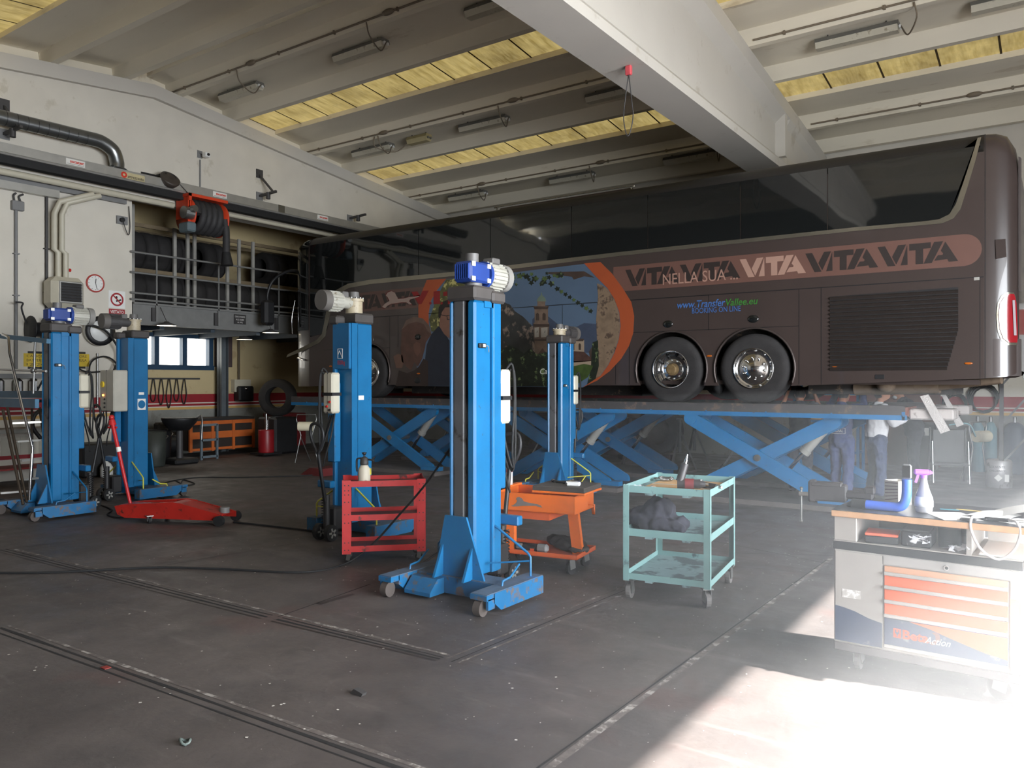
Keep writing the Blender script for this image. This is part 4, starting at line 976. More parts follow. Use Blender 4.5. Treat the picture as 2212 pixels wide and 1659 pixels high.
def chain(loc, label, n=16, sc=.018, spread=(.08,.05), m=STEEL, name='chain_pile'):
    t = thing(name, loc, label, 'chain'); g = G()
    for k in range(n):
        c_ = Vector((random.uniform(-1,1)*spread[0], random.uniform(-1,1)*spread[1], sc*.9+random.random()*.012)); a = random.uniform(0,pi); tl = random.uniform(-.5,.5)
        R = Matrix.Rotation(a,3,'Z')@Matrix.Rotation(tl,3,'X')
        g.tube([c_+R@Vector((sc*1.5*cos(u),sc*.9*sin(u),0)) for u in [2*pi*i/10 for i in range(10)]],.0055,5,curve=False,closed=True)
    build(g, 'links', m, t, kind='stuff'); return t
chain(onT(-.22,.27,.88), 'pile of loose dark chain links at the cart corner'); chain(onT(.05,.24,.88), 'small row of grey chain links on the cardboard', 9, .016, (.06,.02))
t = thing('plastic_wrap', onT(-.24,-.36,.8745), 'crumpled clear plastic packaging on the teal cart front edge', 'packaging', rad(8))
g = G()
for k in range(26):
    c_ = Vector((random.uniform(-.07,.13),random.uniform(-.03,.03),.012+random.random()*.02)); g.add([c_+Vector((random.uniform(-.03,.03),random.uniform(-.03,.03),random.uniform(-.011,.02))) for _ in range(3)],[(0,1,2)])
build(g, 'crumpled_film', mat('clear_film',(225,225,228),.15,var=0,alpha=.55), t)
JK = mat('jacket_cloth', (44,44,54), .95, var=.25, sc=12, bump=.6, bsc=18)
o = soft([((-.05,0,.06),(.17,.13,.06)),((.02,.01,.11),(.11,.10,.06)),((-.15,.02,.05),(.10,.09,.05)),((.12,-.06,.035),(.10,.07,.035)),((.13,.05,.04),(.07,.08,.04)),((.0,-.08,.05),(.13,.06,.05))],'work_jacket',JK,None,.009,.05,3,.05)
o.scale = (1.25,1.2,1.6); o.location = onT(-.14,-.24,.530); tagthing(o, 'crumpled dark navy work jacket on the middle shelf of the teal cart', 'jacket')
# orange tool cart
OC = thing('tool_cart', (-4.02,6.30,0), 'orange tool cart with open sliding lid and worn grey silhouette on its side', 'cart', rad(9))
g = G(); g.bb(-.40,-.25,.555,.40,-.246,.72).bb(-.40,.246,.555,.40,.25,.73).bb(-.40,-.25,.555,-.396,.25,.72).bb(.396,-.25,.555,.40,.25,.72).bb(-.40,-.25,.555,.40,.25,.56).bb(-.02,-.1,.68,.02,.25,.69).bb(-.4,-.10,.66,.02,-.095,.70)
g.prism([(.37,.56),(.40,.56),(.40,.46),(.37,.53)],'X',.33,.36)
bx = build(g, 'tool_bin', ORANGE, OC)
lionp = [(.0,0),(.03,.01),(.06,.035),(.075,.06),(.06,.08),(.075,.1),(.10,.105),(.13,.09),(.15,.06),(.2,.05),(.25,.045),(.30,.04),(.34,.03),(.36,.005),(.33,.01),(.28,.02),(.22,.015),(.15,.01),(.08,.0),(.03,-.005)]
build(G().prism([(x*.9-.24,z*.85+.595) for x,z in lionp],'Y',-.2515,-.25), 'worn_emblem', mat('worn_grey',(118,108,104),.6,var=.15), bx)
build(G().bb(-.32,-.22,.48,.14,.2,.555), 'drawer', mat('orange_drawer',(200,88,38),.5,var=.08), OC)
for sx in (-1,1):
    g = G().bb(sx*.385-.02 if sx<0 else .30,-.16,.16,sx*.385+.02 if sx>0 else -.25,.16-.26 if sx<0 else -.10,.555) if sx<0 else G().bar((.36,-.05,.16),(.31,-.05,.555),.05,.10)
    build(g, 'leg', ORANGE, OC)
g = G().bb(-.42,-.25,.15,.42,.25,.158).bb(-.42,-.25,.15,.42,-.246,.19).bb(-.42,.246,.15,.42,.25,.19).bb(-.42,-.25,.15,-.416,.25,.19).bb(.416,-.25,.15,.42,.25,.19); build(g, 'bottom_shelf', mat('orange_drawer',(200,88,38),.5,var=.08), OC)
for sx in (-1,1):
    for sy in (-1,1): caster_part(sx*.34, sy*.18, .15, OC, .065, .03, 1.9)
g = G().rb(-.02,-.26,.735,.50,.20,.755,.004); ld = build(g, 'sliding_lid', ORANGE, OC); build(G().rb(-.015,-.255,.755,.495,.195,.80,.006), 'lid_mat', mat('rubber_mat',(62,56,52),.8,var=.2), ld)
build(G().rb(-.42,.0,.73,-.36,.26,.75,.004), 'fixed_lid', ORANGE, OC); build(G().tube([(.40,.1,.6),(.46,.1,.6),(.46,.1,.58)],.004,5,curve=False), 'side_hook', ORANGE, OC)
def onO(x,y,z): return place(OC,x,y,z)
t = thing('spray_can', onO(-.40,.05,.7505), 'white and pink aerosol can on the left end of the orange cart', 'spray can')
build(G().lathe([(0,0),(.032,0),(.032,.17),(.02,.19),(0,.19)],n=18), 'can', WHITEP, t); build(G().cyl((0,0,.12),(0,0,.15),.0325,n=18), 'pink_band', mat('pink',(206,120,130),.5), t); build(G().cyl((0,0,.19),(0,0,.22),.014,.01,12), 'nozzle_cap', WHITEP, t)
t = thing('charger_pack', onO(.34,-.12,.801), 'white and blue plastic box lying among tools on the cart lid', 'plastic box', .3); build(G().rb(-.06,-.03,0,.06,.03,.035,.006), 'case', WHITEP, t); build(G().rb(-.02,.04,0,.05,.09,.03,.01), 'blue_cap', mat('tool_blue',(60,84,170),.4), t)
for k, (x,y) in enumerate(((.17,-.02),(.22,.06),(.10,.02),(.27,.02))):
    tt = G().cyl((-.05,0,.012),(.05,0,.012),.011,n=10).cyl((.03,0,.012),(.06,0,.012),.016,n=10); 
    tt.rot(Matrix.Rotation(k*1.3,4,'Z')); o = build(tt, 'socket_wrench', CHROME if k%2 else BLACKM); o.location = onO(x,y,.803)
    tagthing(o, ['chrome socket extension on the dark cart lid','black socket extension near the lid centre','short black ratchet at the back of the dark lid','chrome socket handle beside the white box'][k] if k<4 else '', 'hand tool')
o['label'] = 'chrome socket handle beside the white plastic box on the lid'
for k in range(9):
    o = build(G().cyl((0,0,0),(0,0,.03),.012,n=10), 'socket', CHROME); o.location = onO(-.0+(k%5)*.045-.05,-.19+(k//5)*.05,.5605); o.rotation_euler = (0,0,0); tagthing(o, 'small chrome socket standing in the open orange bin', 'socket', 'sockets in the orange cart bin')
BAGM = mat('black_bag', (40,37,36), .75, var=.3, sc=10, bump=.5, bsc=20)
o = soft([((.10,.08,.06),(.20,.12,.06)),((-.05,.12,.07),(.12,.08,.06)),((.25,.02,.04),(.10,.10,.04)),((.02,.08,.09),(.10,.08,.04))],'tool_bag',BAGM,None,.01,.04,3,.06); o.location = onO(.10,.02,.160); tagthing(o, 'crumpled black tool bag on the bottom shelf of the orange cart', 'bag')
t = thing('cordless_drill', onO(-.10,-.14,.1585), 'grey and black cordless impact gun lying on the orange cart shelf', 'power tool', .1)
build(G().cyl((-.14,0,.045),(.08,0,.045),.036,n=16).rb(-.10,-.03,.01,.02,.03,.08,.02), 'body', BLACKM, t); build(G().rb(.08,-.035,.01,.20,.035,.085,.02), 'battery', GREYP, t); build(G().rb(-.13,-.037,.02,-.05,.037,.075,.012), 'front_guard', GREYP, t); build(G().bb(.03,-.04,.01,.07,-.036,.04), 'label_patch', mat('orange_patch',(210,80,40),.5), t)
t = thing('plastic_wrap', onO(-.32,-.06,.1585), 'crumpled clear plastic bag beside the drill on the orange cart shelf', 'packaging')
g = G()
for k in range(60):
    a = random.uniform(0,2*pi); zz = random.uniform(.02,.16); r = .07*(1-zz/.25); c_ = Vector((r*cos(a),r*sin(a),zz)); g.add([c_+Vector((random.uniform(-.03,.03),random.uniform(-.03,.03),random.uniform(-.018,.03))) for _ in range(3)],[(0,1,2)])
build(g, 'crumpled_film', mat('smoky_film',(130,130,134),.12,var=0,alpha=.75), t)
# ---- tool bench at the door
BN = thing('tool_chest_bench', (-1.135,5.06,0), 'grey and orange wheeled tool bench with wooden top, in the sunlight', 'workbench', rad(-2))
LG = mat('bench_light_grey', (152,147,141), .45, var=.05); DB = mat('bench_blue_grey', (52,62,86), .45, var=.08, dirt=(110,112,120), damt=.35, dsc=14); BOR = mat('bench_orange', (206,92,48), .45, var=.06); TOPD = mat('bench_top_dark', (52,54,58), .35, var=.15, dirt=(84,84,84), damt=.4, dsc=9); WOOD = mat('bench_wood_edge', (182,140,104), .6, var=.1, sc=20)
BW = .96; BD = .62
g = G().rb(0,0,.17,BW,BD,.755,.006); body = build(g, 'cabinet', LG, BN)
g = G().rb(-.004,-.004,.735,BW+.012,BD+.004,.785,.004); build(g, 'ledge_rail', BLACKM, BN); build(G().bb(0,0,.785,BW+.01,BD,.79), 'ledge_top', LG, BN)
build(G().rb(0,0,.12,BW,BD,.17,.006), 'plinth', mat('bench_plinth',(84,78,78),.6), BN)
# door with lower blue swoosh
d_ = build(G().rb(.008,-.008,.18,.275,0,.728,.003), 'door', LG, BN)
build(G().prism([(.010,.185),(.273,.185),(.273,.33),(.2,.345),(.12,.375),(.05,.39),(.010,.395)],'Y',-.0095,-.008), 'printed_swoosh', DB, d_)
build(G().bb(.05,-.0095,.45,.155,-.008,.50), 'torn_sticker', mat('sticker_white',(214,212,208),.5,var=0,dirt=(176,172,166),damt=.5,dsc=30), d_)
build(G().bb(.28,-.010,.680,.92,0,.732), 'lock_panel', mat('bench_mid_grey',(150,146,142),.45), BN)
lk = build(G().cyl((.61,-.010,.705),(.61,-.018,.705),.014,n=18), 'lock', CHROME, BN); build(G().cyl((.61,-.018,.705),(.61,-.019,.705),.009,n=14), 'keyhole', BLACKM, lk)
for i, (z0, z1) in enumerate(((.625,.672),(.545,.618),(.462,.538),(.378,.455),(.20,.37))):
    dr = build(G().rb(.285,-.012,z0,.905,0,z1,.003), 'drawer', BOR if 0 < i < 4 else (DB if i == 4 else mat('bench_tan',(186,138,108),.45,var=.05)), BN)
    build(G().rb(.285,-.028,z0-.006,.905,-.010,z0+.014,.004), 'handle', LG, dr)
    if i == 4:
        build(G().prism([(.42,.366),(.903,.366),(.903,.245),(.80,.262),(.70,.29),(.60,.32),(.52,.345)],'Y',-.0135,-.012), 'orange_swoosh', BOR, dr)
        textfit('Beta', .385, .52, .262, .315, -.0145, mat('brand_orange',(206,70,34),.5,var=0), dr, bold=.03)
        build(G().prism([(.335,.262),(.375,.262),(.375,.315),(.335,.315)],'Y',-.0135,-.012), 'brand_mark', mat('brand_orange',(206,70,34),.5,var=0), dr)
        build(G().prism([(.345,.31),(.343,.29),(.352,.28),(.352,.268),(.359,.268),(.359,.28),(.368,.29),(.366,.31),(.361,.31),(.361,.295),(.350,.295),(.350,.31)],'Y',-.0145,-.0135), 'spanner_mark', DB, dr)
        build(G().prism([(.52,.268),(.535,.255),(.555,.262),(.578,.292),(.574,.322),(.555,.332),(.535,.325),(.552,.312),(.556,.292),(.545,.275)],'Y',-.0140,-.012), 'round_device', mat('device_dark',(104,66,58),.5,var=.1), dr)
        textfit('Action', .50, .63, .262, .30, -.0155, WHITET, dr, shear=.4)
build(G().bb(.915,-.008,.18,.96,0,.728), 'corner_post', LG, BN)
build(G().bb(.912,-.0095,.26,.96,-.008,.58), 'post_orange_print', mat('post_orange',(220,140,104),.5), BN)
# upper tray
build(G().rb(0,0,.79,.13,BD,.935,.004), 'side_box', LG, BN); build(G().bb(.13,BD-.02,.79,.72,BD,.86), 'back_panel', mat('bench_mid_grey',(150,146,142),.45), BN)
build(G().bb(.705,0,.79,.73,BD,.935), 'divider', LG, BN); build(G().rb(.76,.02,.79,1.25,.5,.80,.004).bb(.76,.49,.80,1.25,.5,.90), 'white_tray', WHITEP, BN)
wt_ = build(G().rb(-.012,-.02,.935,1.32,BD+.02,.972,.004), 'worktop', WOOD, BN); build(G().bb(-.01,-.018,.972,1.318,BD+.018,.976), 'top_sheet', TOPD, wt_)
build(G().bb(1.22,.05,.17,1.28,.11,.935).bb(1.22,.5,.17,1.28,.56,.935), 'outrigger_post', LG, BN)
for x, y, a in ((.12,.10,1.57),(.86,.07,.25),(.12,.52,1.4),(.86,.52,.4)): caster_part(x, y, .125, BN, .06 if x < .5 else .064, .032, a, mat('grey_tyre',(96,92,90),.7,var=.15))
def onB(x, y, z=.9765): return place(BN, x, y, z)
# vice
t = thing('bench_vice', onB(.10,.20), 'black bench vice clamped on the bench corner with hanging bar', 'vice', rad(185))
g = G().lathe([(0,0),(.075,0),(.075,.015),(.05,.03),(.04,.05),(0,.05)],n=20).rb(-.08,-.035,.045,.09,.035,.095,.012); g.rb(-.09,-.04,.08,-.03,.04,.13,.01); build(g, 'vice_body', mat('vice_black',(42,38,40),.5,var=.15), t)
g = G().rb(.07,-.04,.02,.27,.04,.13,.01).rb(.25,-.04,.01,.30,.04,.15,.012).rb(.10,-.045,.115,.28,.045,.14,.006); build(g, 'sliding_jaw', mat('vice_grey',(50,47,48),.5,var=.15), t)
g = G().cyl((.29,0,.055),(.36,0,.055),.014,n=12); g.cyl((.345,0,.09),(.345,0,-.12),.006,n=8).ell((.345,0,.09),.011).ell((.345,0,-.12),.011); build(g, 'clamp_bar', STEEL, t)
t = thing('cardboard_box', onB(.27,.46), 'small open white cardboard box with slanted print on the bench', 'box', rad(-35))
build(G().bb(-.055,-.055,0,.055,-.052,.15).bb(-.055,.052,0,.055,.055,.15).bb(-.055,-.055,0,-.052,.055,.15).bb(.052,-.055,0,.055,.055,.15).bb(-.055,-.055,0,.055,.055,.003), 'carton', mat('white_carton',(226,220,212),.7,var=.04), t)
g = G()
for k in range(6): g.prism([(-.05,.02+k*.022),(-.05,.026+k*.022),(.05,.046+k*.019),(.05,.040+k*.019)],'Y',-.0562,-.055)
build(g, 'slanted_print', mat('print_mauve',(150,130,130),.6), t, kind='stuff')
BT = mat('lamp_blue', (60,104,206), .35, var=.04)
t = thing('work_lamp', onB(.28,.10), 'bright blue bent work lamp standing beside the purple spray bottle', 'work lamp')
build(G().tube([(-.12,.02,.028),(0,.01,.028),(.07,0,.035),(.10,0,.08),(.105,0,.16),(.105,0,.20)],.028,14), 'bent_body', BT, t)
build(G().cyl((-.20,.03,.028),(-.12,.02,.028),.03,.029,14), 'foot_grip', BLACKM, t); build(G().rb(.078,-.012,.20,.132,.012,.29,.012), 'lamp_head', GREYP, t); build(G().rb(.084,-.014,.21,.126,-.011,.282,.004), 'lens', BLACKM, t)
t = thing('spray_bottle', onB(.46,.20), 'clear plastic spray bottle with purple trigger head on the bench', 'spray bottle', .3)
CLR = mat('clear_bottle', (226,224,228), .25, var=0, trans=.55)
build(G().lathe([(0,0),(.042,0),(.046,.01),(.05,.05),(.044,.10),(.03,.14),(.02,.18),(.017,.205),(0,.205)],n=22), 'bottle', CLR, t)
build(G().lathe([(0,.03),(.0515,.035),(.0515,.06),(.047,.095)],n=22), 'bottle_label', WHITEP, t)
PUR = mat('purple_plastic', (176,110,214), .35, var=.03)
build(G().cyl((0,0,.203),(0,0,.222),.018,n=14).rb(-.055,-.013,.222,.035,.013,.255,.009).bar((-.03,0,.222),(-.045,0,.175),.01,.014).prism([(.03,.225),(.052,.235),(.03,.255)],'Y',-.012,.012), 'trigger_head', PUR, t)
def sheet(x, y, w_, h_, a, m, label, name='paper_sheet', cat='paper', z=0, lift=0):
    g = G(); n = 6; vs_ = [(-w_/2+w_*i/n, -h_/2+h_*j, .0008+lift*math.sin(pi*i/n)) for j in (0,1) for i in range(n+1)]
    g.add(vs_, [(i,i+1,n+2+i,n+1+i) for i in range(n)], True); o = build(g, name, m); o.location = onB(x,y,.9765+z); o.rotation_euler = (0,0,a); return tagthing(o, label, cat)
PAP = mat('paper', (232,230,226), .7, var=.02)
sheet(.62,.14,.21,.29,.5,PAP,'loose white paper sheet near the spray bottle'); sheet(1.02,.42,.42,.30,.1,PAP,'large white paper spread over the far right bench corner',lift=.05); sheet(.80,.30,.21,.29,-.3,PAP,'white paper sheet in the middle of the bench top',z=.001,lift=.012); sheet(1.0,.12,.21,.29,1.0,PAP,'white paper lying by the cable on the bench',z=.001)
sheet(.57,.38,.10,.05,.2,mat('card_teal',(80,150,166),.5),'teal printed card at the back of the bench','printed_card','card',z=.002); sheet(.68,.42,.16,.04,-.1,mat('card_yellow',(226,190,110),.5),'yellow envelope edge under the papers','envelope','envelope',z=.002)
g = G().tube([(0,0,.012),(-.05,-.1,.02),(-.07,-.165,.02),(-.068,-.18,-.05),(-.02,-.17,-.15),(.06,-.165,-.19),(.13,-.17,-.13),(.16,-.175,-.03),(.14,-.16,.02),(.10,-.08,.015),(.16,0,.012)],.0075,8)
o = build(g, 'white_cable', mat('cable_white',(206,202,200),.4)); o.location = onB(.80,.16,.9765); o.rotation_euler=(0,0,rad(-2)); tagthing(o, 'white cable looping over the front edge of the bench', 'cable')
t = thing('label_tool', onB(.86,.10), 'dark hand tool lying beside the cable on the bench', 'hand tool', .1); build(G().rb(-.08,-.014,0,.06,.014,.02,.006), 'grip', BLACKM, t); build(G().rb(.06,-.01,.004,.12,.01,.016,.003), 'blade', STEEL, t)
g = G().rb(-.04,-.02,0,.04,.02,.012,.004); o = build(g, 'marker_block', DGREY); o.location = onB(.71,.03); tagthing(o, 'tiny dark block near the front edge of the bench', 'block')
# things in the niche
t = thing('tool_case', onB(.24,.12,.7905), 'flat dark case with an orange lid in the bench niche', 'case', rad(5)); build(G().rb(-.08,-.10,0,.10,.10,.045,.006), 'case_body', BLACKM, t); build(G().rb(-.08,-.10,.045,.10,.10,.06,.004), 'case_lid', mat('case_orange',(214,92,60),.5,var=.08), t)
t = thing('storage_bin', onB(.44,.16,.7905), 'black plastic bin in the middle of the bench niche', 'bin'); build(G().rb(-.08,-.12,0,.08,.12,.09,.008), 'bin_body', BLACKM, t); build(G().rb(-.07,-.11,.09,.07,.11,.10,.004),'bin_rim',DGREY,t)
t = thing('storage_bin', onB(.60,.18,.7905), 'dark round-topped canister at the right of the bench niche', 'canister'); build(G().cyl((0,0,0),(0,0,.11),.06,n=20), 'can_body', BLACKM, t); build(G().cyl((0,0,.11),(0,0,.12),.055,n=20),'can_lid',DGREY,t)
def film(loc, n, r, h, label, seed):
    random.seed(seed); t = thing('plastic_wrap', loc, label, 'packaging'); g = G()
    for k in range(n):
        c_ = Vector((random.uniform(-r,r),random.uniform(-r,r)*.6,random.uniform(.012,h))); g.add([c_+Vector((random.uniform(-.03,.03),random.uniform(-.03,.03),random.uniform(-.011,.025))) for _ in range(3)],[(0,1,2)])
    build(g, 'crumpled_film', mat('clear_film',(225,225,228),.15,var=0,alpha=.55), t)
film(onB(.47,.0,.7905), 26, .05, .07, 'crinkled clear bag in the bench niche', 3); film(onB(.66,.03,.7905), 26, .06, .04, 'crumpled clear film hanging at the niche edge', 4)
# ---- long red trolley jack
t = thing('trolley_jack', (-9.75,5.38,0), 'long low red trolley jack with tall upright handle on the dark floor', 'jack', rad(25))
for s_ in (-1,1):
    g = G().prism([(0,.10),(-.04,.20),(.05,.22),(.75,.27),(.85,.26),(1.42,.13),(1.42,.06),(.9,.06),(.1,.06)],'Y',s_*.16-.012,s_*.16+.012); build(g, 'side_plate', mat('jack_red',(158,34,26),.45,var=.12,dirt=(60,32,28),damt=.38,dsc=7), t)
build(G().bb(.02,-.15,.20,.75,.15,.215).prism([(.75,.265),(.85,.255),(1.38,.13),(1.38,.11),(.85,.23),(.75,.24)],'Y',-.15,.15), 'lift_arm', mat('jack_red',(158,34,26),.45,var=.12,dirt=(60,32,28),damt=.38,dsc=7), t)
build(G().cyl((1.36,0,.13),(1.36,0,.20),.06,n=16), 'saddle', mat('saddle',(112,110,108),.6), t)
for s_ in (-1,1): build(G().cyl((1.40,s_*.20-.03,.062),(1.40,s_*.20+.03,.062),.062,n=20), 'front_wheel', RUBBER, t); caster_part(.45, s_*.18, .10, t, .04, .03, .7)
build(G().cyl((.06,0,.2),(-.24,.06,1.22),.02,.026,12), 'handle_bar', mat('jack_handle_red',(176,32,36),.4,var=.06), t); build(G().cyl((-.13,.04,.86),(-.145,.043,.92),.029,n=12), 'handle_sticker', WHITET, t)
build(G().cyl((-.24,.06,1.20),(-.25,.062,1.27),.05,.035,12).ell((-.255,.063,1.30),.035), 'release_knob', REDP, t); build(G().cyl((-.30,.06,1.17),(-.18,.06,1.17),.014,n=8), 'cross_bar', REDP, t)
# ---- aluminium and blue ladder platform at the left edge
LD = thing('ladder_platform', (-11.75,4.55,0), 'chrome-railed blue rolling ladder at the left edge of the hall', 'ladder', rad(0))
LB = mat('ladder_teal', (44,92,120), .5, var=.12)
def wl_(px, py, Y): p = at(px,py,Y=Y); return (p.x+11.75, Y-4.55, p.z)
g = G().bar(wl_(-40,722,4.9),wl_(105,737,4.9),.05,.06); g.bar(wl_(-40,868,4.9),wl_(80,872,4.9),.05,.12); g.bar(wl_(-40,852,5.4),wl_(95,852,5.4),.05,.10)
build(g, 'blue_frame', LB, LD)
g = G().bb(-1.3,.35,1.46,-.30,.85,1.50); build(g, 'platform_deck', LB, LD)
g = G().tube([wl_(5,722,4.6),wl_(18,728,4.6),wl_(20,762,4.6),wl_(70,968,4.6),wl_(63,1080,4.6)],.018,8,curve=False); build(g, 'hand_rail', CHROME, LD)
g = G().tube([wl_(76,730,5.0),wl_(72,850,5.0)],.016,8,curve=False).tube([wl_(-20,797,5.0),wl_(100,802,5.0)],.016,8,curve=False); g.ell(wl_(72,800,5.0),.045); build(g, 'rail_post', STEEL, LD)
for q in ((6,885,4.55,50,1090),(16,880,4.6,58,1085),(69,880,5.5,69,1080),(85,880,5.5,102,1000)): build(G().tube([wl_(q[0],q[1],q[2]),wl_(q[3],q[4],q[2])],.018,8,curve=False), 'stile', mat('stile_steel',(92,82,72),.35,metal=.8), LD)
for (x0,y0,x1,y1) in ((26,914,102,911),(35,954,100,950),(44,995,100,991),(52,1036,98,1031),(0,1065,70,1060)): build(G().bar(wl_(x0,y0,4.7),wl_(x1,y1,5.1),.05,.025), 'tread', ALU, LD)
build(G().cyl((-.55,-.1,.09),(-.50,-.1,.09),.09,n=16).cyl((-.1,.2,.09),(-.05,.2,.09),.09,n=16), 'castor_wheel', RUBBER, LD)
# ================================================================ MEZZANINE
def aw(px, py, X=WL): return at(px,py,X=X)
MX = WL+.02; ye = 15.5
mz = thing('mezzanine', (MX,12,0), 'grey steel mezzanine with tube railing above the dark side bay', 'mezzanine', world=True)
build(G().bb(MX-.10,8.57,2.93,MX,ye,3.36).bb(MX-.12,8.57,3.33,MX+.05,ye,3.37).bb(MX-.12,8.57,2.92,MX+.05,ye,2.95), 'edge_beam', MEZZ, mz)
build(G().bb(WF+.01,8.57,3.05,MX-.1,ye,3.2), 'deck', DGREY, mz)
g = G()
for y in (9.2,10.4,11.6,12.8,14.0): g.bb(WF+.01,y,2.85,MX-.1,y+.1,3.05)
build(g, 'joist', mat('joist_blue_grey',(52,62,72),.6), mz, kind='stuff')
for z in (4.37,3.96,3.55,3.42): build(G().cyl((MX+.04,8.5,z),(MX+.04,ye,z),.022,n=8), 'guard_rail', mat('rail_grey',(126,126,124),.5,metal=.3,var=.05), mz)
for px in (336,470,600):
    y = aw(px,600,MX).y; build(G().bb(MX+.03,y-.015,3.0,MX+.05,y+.015,4.37), 'guard_post', mat('rail_grey',(126,126,124),.5), mz); build(G().bb(MX,y-.10,3.0,MX+.05,y-.03,3.28), 'post_bracket', DGREY, mz)
p = aw(518,690,MX); sg = build(G().bb(MX+.001,p.y-.16,p.z-.11,MX+.008,p.y+.16,p.z+.11), 'notice_plate', mat('plate_dark',(52,50,50),.5), mz)
for k, s_ in enumerate(('CARICO MASSIMO','KG 500','AL MQ')): textfit(s_, p.y-.13+.03*k, p.y+.13-.03*k, p.z+.04-.065*k, p.z+.075-.065*k, MX+.009, WHITET, sg, face='+X')
p = aw(481,820,-17.4); build(G().bb(-17.5,p.y-.10,0,-17.3,p.y-.085,3.0).bb(-17.5,p.y+.085,0,-17.3,p.y+.10,3.0).bb(-17.41,p.y-.10,0,-17.39,p.y+.10,3.0), 'steel_post', mat('post_grey',(86,92,96),.5), mz)
# tyre rack and tyres
RX = -16.55
rk = thing('tyre_rack', (RX,12,3.2), 'grey steel tyre rack standing on the mezzanine deck', 'rack', world=True)
for px in (300,391,419,434,505,530,560):
    y = aw(px,600,MX-.5).y; build(G().bb(RX+.50,y-.035,3.2,RX+.55,y+.035,5.15 if px not in (300,434) else 5.5), 'upright', mat('rack_grey',(150,148,142),.5,var=.1), rk)
for z in (3.30,4.14,5.10):
    for x in (RX+.45,RX-.35): build(G().bb(x,8.8,z-.04,x+.05,ye,z+.04), 'shelf_beam', mat('rack_beam_brown',(112,98,76),.6,var=.1), rk)
def tyre_mesh(r=.42, w_=.27):
    g = G(); g.lathe([(r*.58,0),(r*.8,-.01),(r*.95,.01),(r,.05),(r,w_-.05),(r*.95,w_-.01),(r*.8,w_+.01),(r*.58,w_),(r*.56,w_*.5),(r*.58,0)], (0,0,0), 'Y', 28); return g
T0 = None; n_ = 0
ys = [8.75+.29*i for i in range(17)]
for row, z in ((0,3.34+.42),(1,4.18+.42)):
    for i, y in enumerate(ys):
        if row == 1 and not (i < 6 or 7 <= i < 9 or i > 12): continue
        if T0 is None: T0 = build(tyre_mesh(), 'truck_tyre', TYREM); T0['label'] = 'dark used truck tyre standing in the mezzanine rack'; T0['category'] = 'tyre'; T0['group'] = 'tyres in the mezzanine rack'; o = T0
        else: o = T0.copy(); COL.objects.link(o)
        o.location = (RX+.08+random.uniform(-.03,.03), y, z); o.rotation_euler = (0, random.random()*6, 0)
# pendant lamps below
for k, (px, py, x) in enumerate(((360,704,-14.95),(585,719,-15.05),(528,734,-15.9))):
    p = at(px,py,X=x); t = thing('pendant_lamp', (p.x,p.y,p.z), ['lit flat lamp hanging beside the window under the mezzanine','lit flat lamp hanging closest to the coach front','small lit lamp deeper in the bay under the mezzanine'][k], 'lamp')
    build(G().lathe([(.04,.09),(.06,.07),(.19,.02),(.20,0)],n=22), 'lamp_shade', DGREY, t)
    build(G().lathe([(0,.012),(.185,.006)],n=22), 'glow_disc', mat('lamp_glow',(255,246,222),.5,var=0,emit=(255,240,210),es=7), t); build(G().cyl((0,0,.09),((MX+.02-x) if k < 2 else 0,.05,(3.3 if k < 2 else 3.05)-p.z),.006,n=5), 'lamp_cord', BLACKM, t)
# ================================================================ LEFT WALL FITTINGS
p0, p1 = aw(-30,330,-14.95), aw(800,500,-14.95)
z0 = 5.67; ye2 = 18.2
rl = thing('exhaust_rail', (-14.95,10,z0), 'long aluminium exhaust extraction rail running along the left wall', 'rail', world=True)
build(G().prism([(-15.12,z0),(-14.88,z0),(-14.86,z0+.03),(-14.90,z0+.05),(-14.90,z0+.21),(-15.12,z0+.21)],'Y',4.5,ye2), 'rail_channel', ALU, rl)
build(G().bb(-15.10,4.5,z0-.13,-14.93,ye2,z0), 'rubber_lip', RUBBER, rl)
build(G().cyl((-15.05,4.5,z0-.26),(-15.05,9.3,z0-.26),.06,n=14), 'cream_pipe', CREAM, rl); build(G().cyl((-15.05,10.6,z0-.22),(-15.05,17,z0-.22),.045,n=14), 'cream_pipe', CREAM, rl)
build(G().bb(-15.28,4.5,z0-.52,-15.15,7.1,z0-.38), 'cable_tray', ALU, rl); build(G().bb(-15.28,4.5,z0-.38,-15.2,8.4,z0-.2), 'back_channel', GREYP, rl)
for px in (163,475,697):
    y = aw(px,400,-14.9).y; pl = build(G().bb(-14.899,y-.17,z0+.075,-14.895,y+.17,z0+.185), 'maker_plate', WHITET, rl)
    textfit('sacatec', y-.10, y+.15, z0+.115, z0+.165, -14.893, RED_T, pl, face='+X', bold=.03); build(G().bb(-14.894,y-.15,z0+.09,-14.893,y+.15,z0+.097), 'grey_line', GREYP, pl)
y = aw(286,380,-14.9).y; pl = build(G().bb(-14.899,y-.22,z0+.05,-14.895,y+.25,z0+.17), 'dealer_plate', mat('tan_plate',(190,178,140),.5), rl)
textfit('attrezzauto', y-.10, y+.23, z0+.065, z0+.115, -14.893, BLACKT, pl, face='+X', bold=.01); g = G().lathe([(.025,0),(.06,0)],(-14.892,y-.17,z0+.11),'X',20); build(g, 'round_logo', RED_T, pl)
y = aw(608,440,-14.9).y; build(G().bb(-14.899,y-.09,z0+.03,-14.892,y+.09,z0+.21), 'joint_sleeve', GALV, rl)
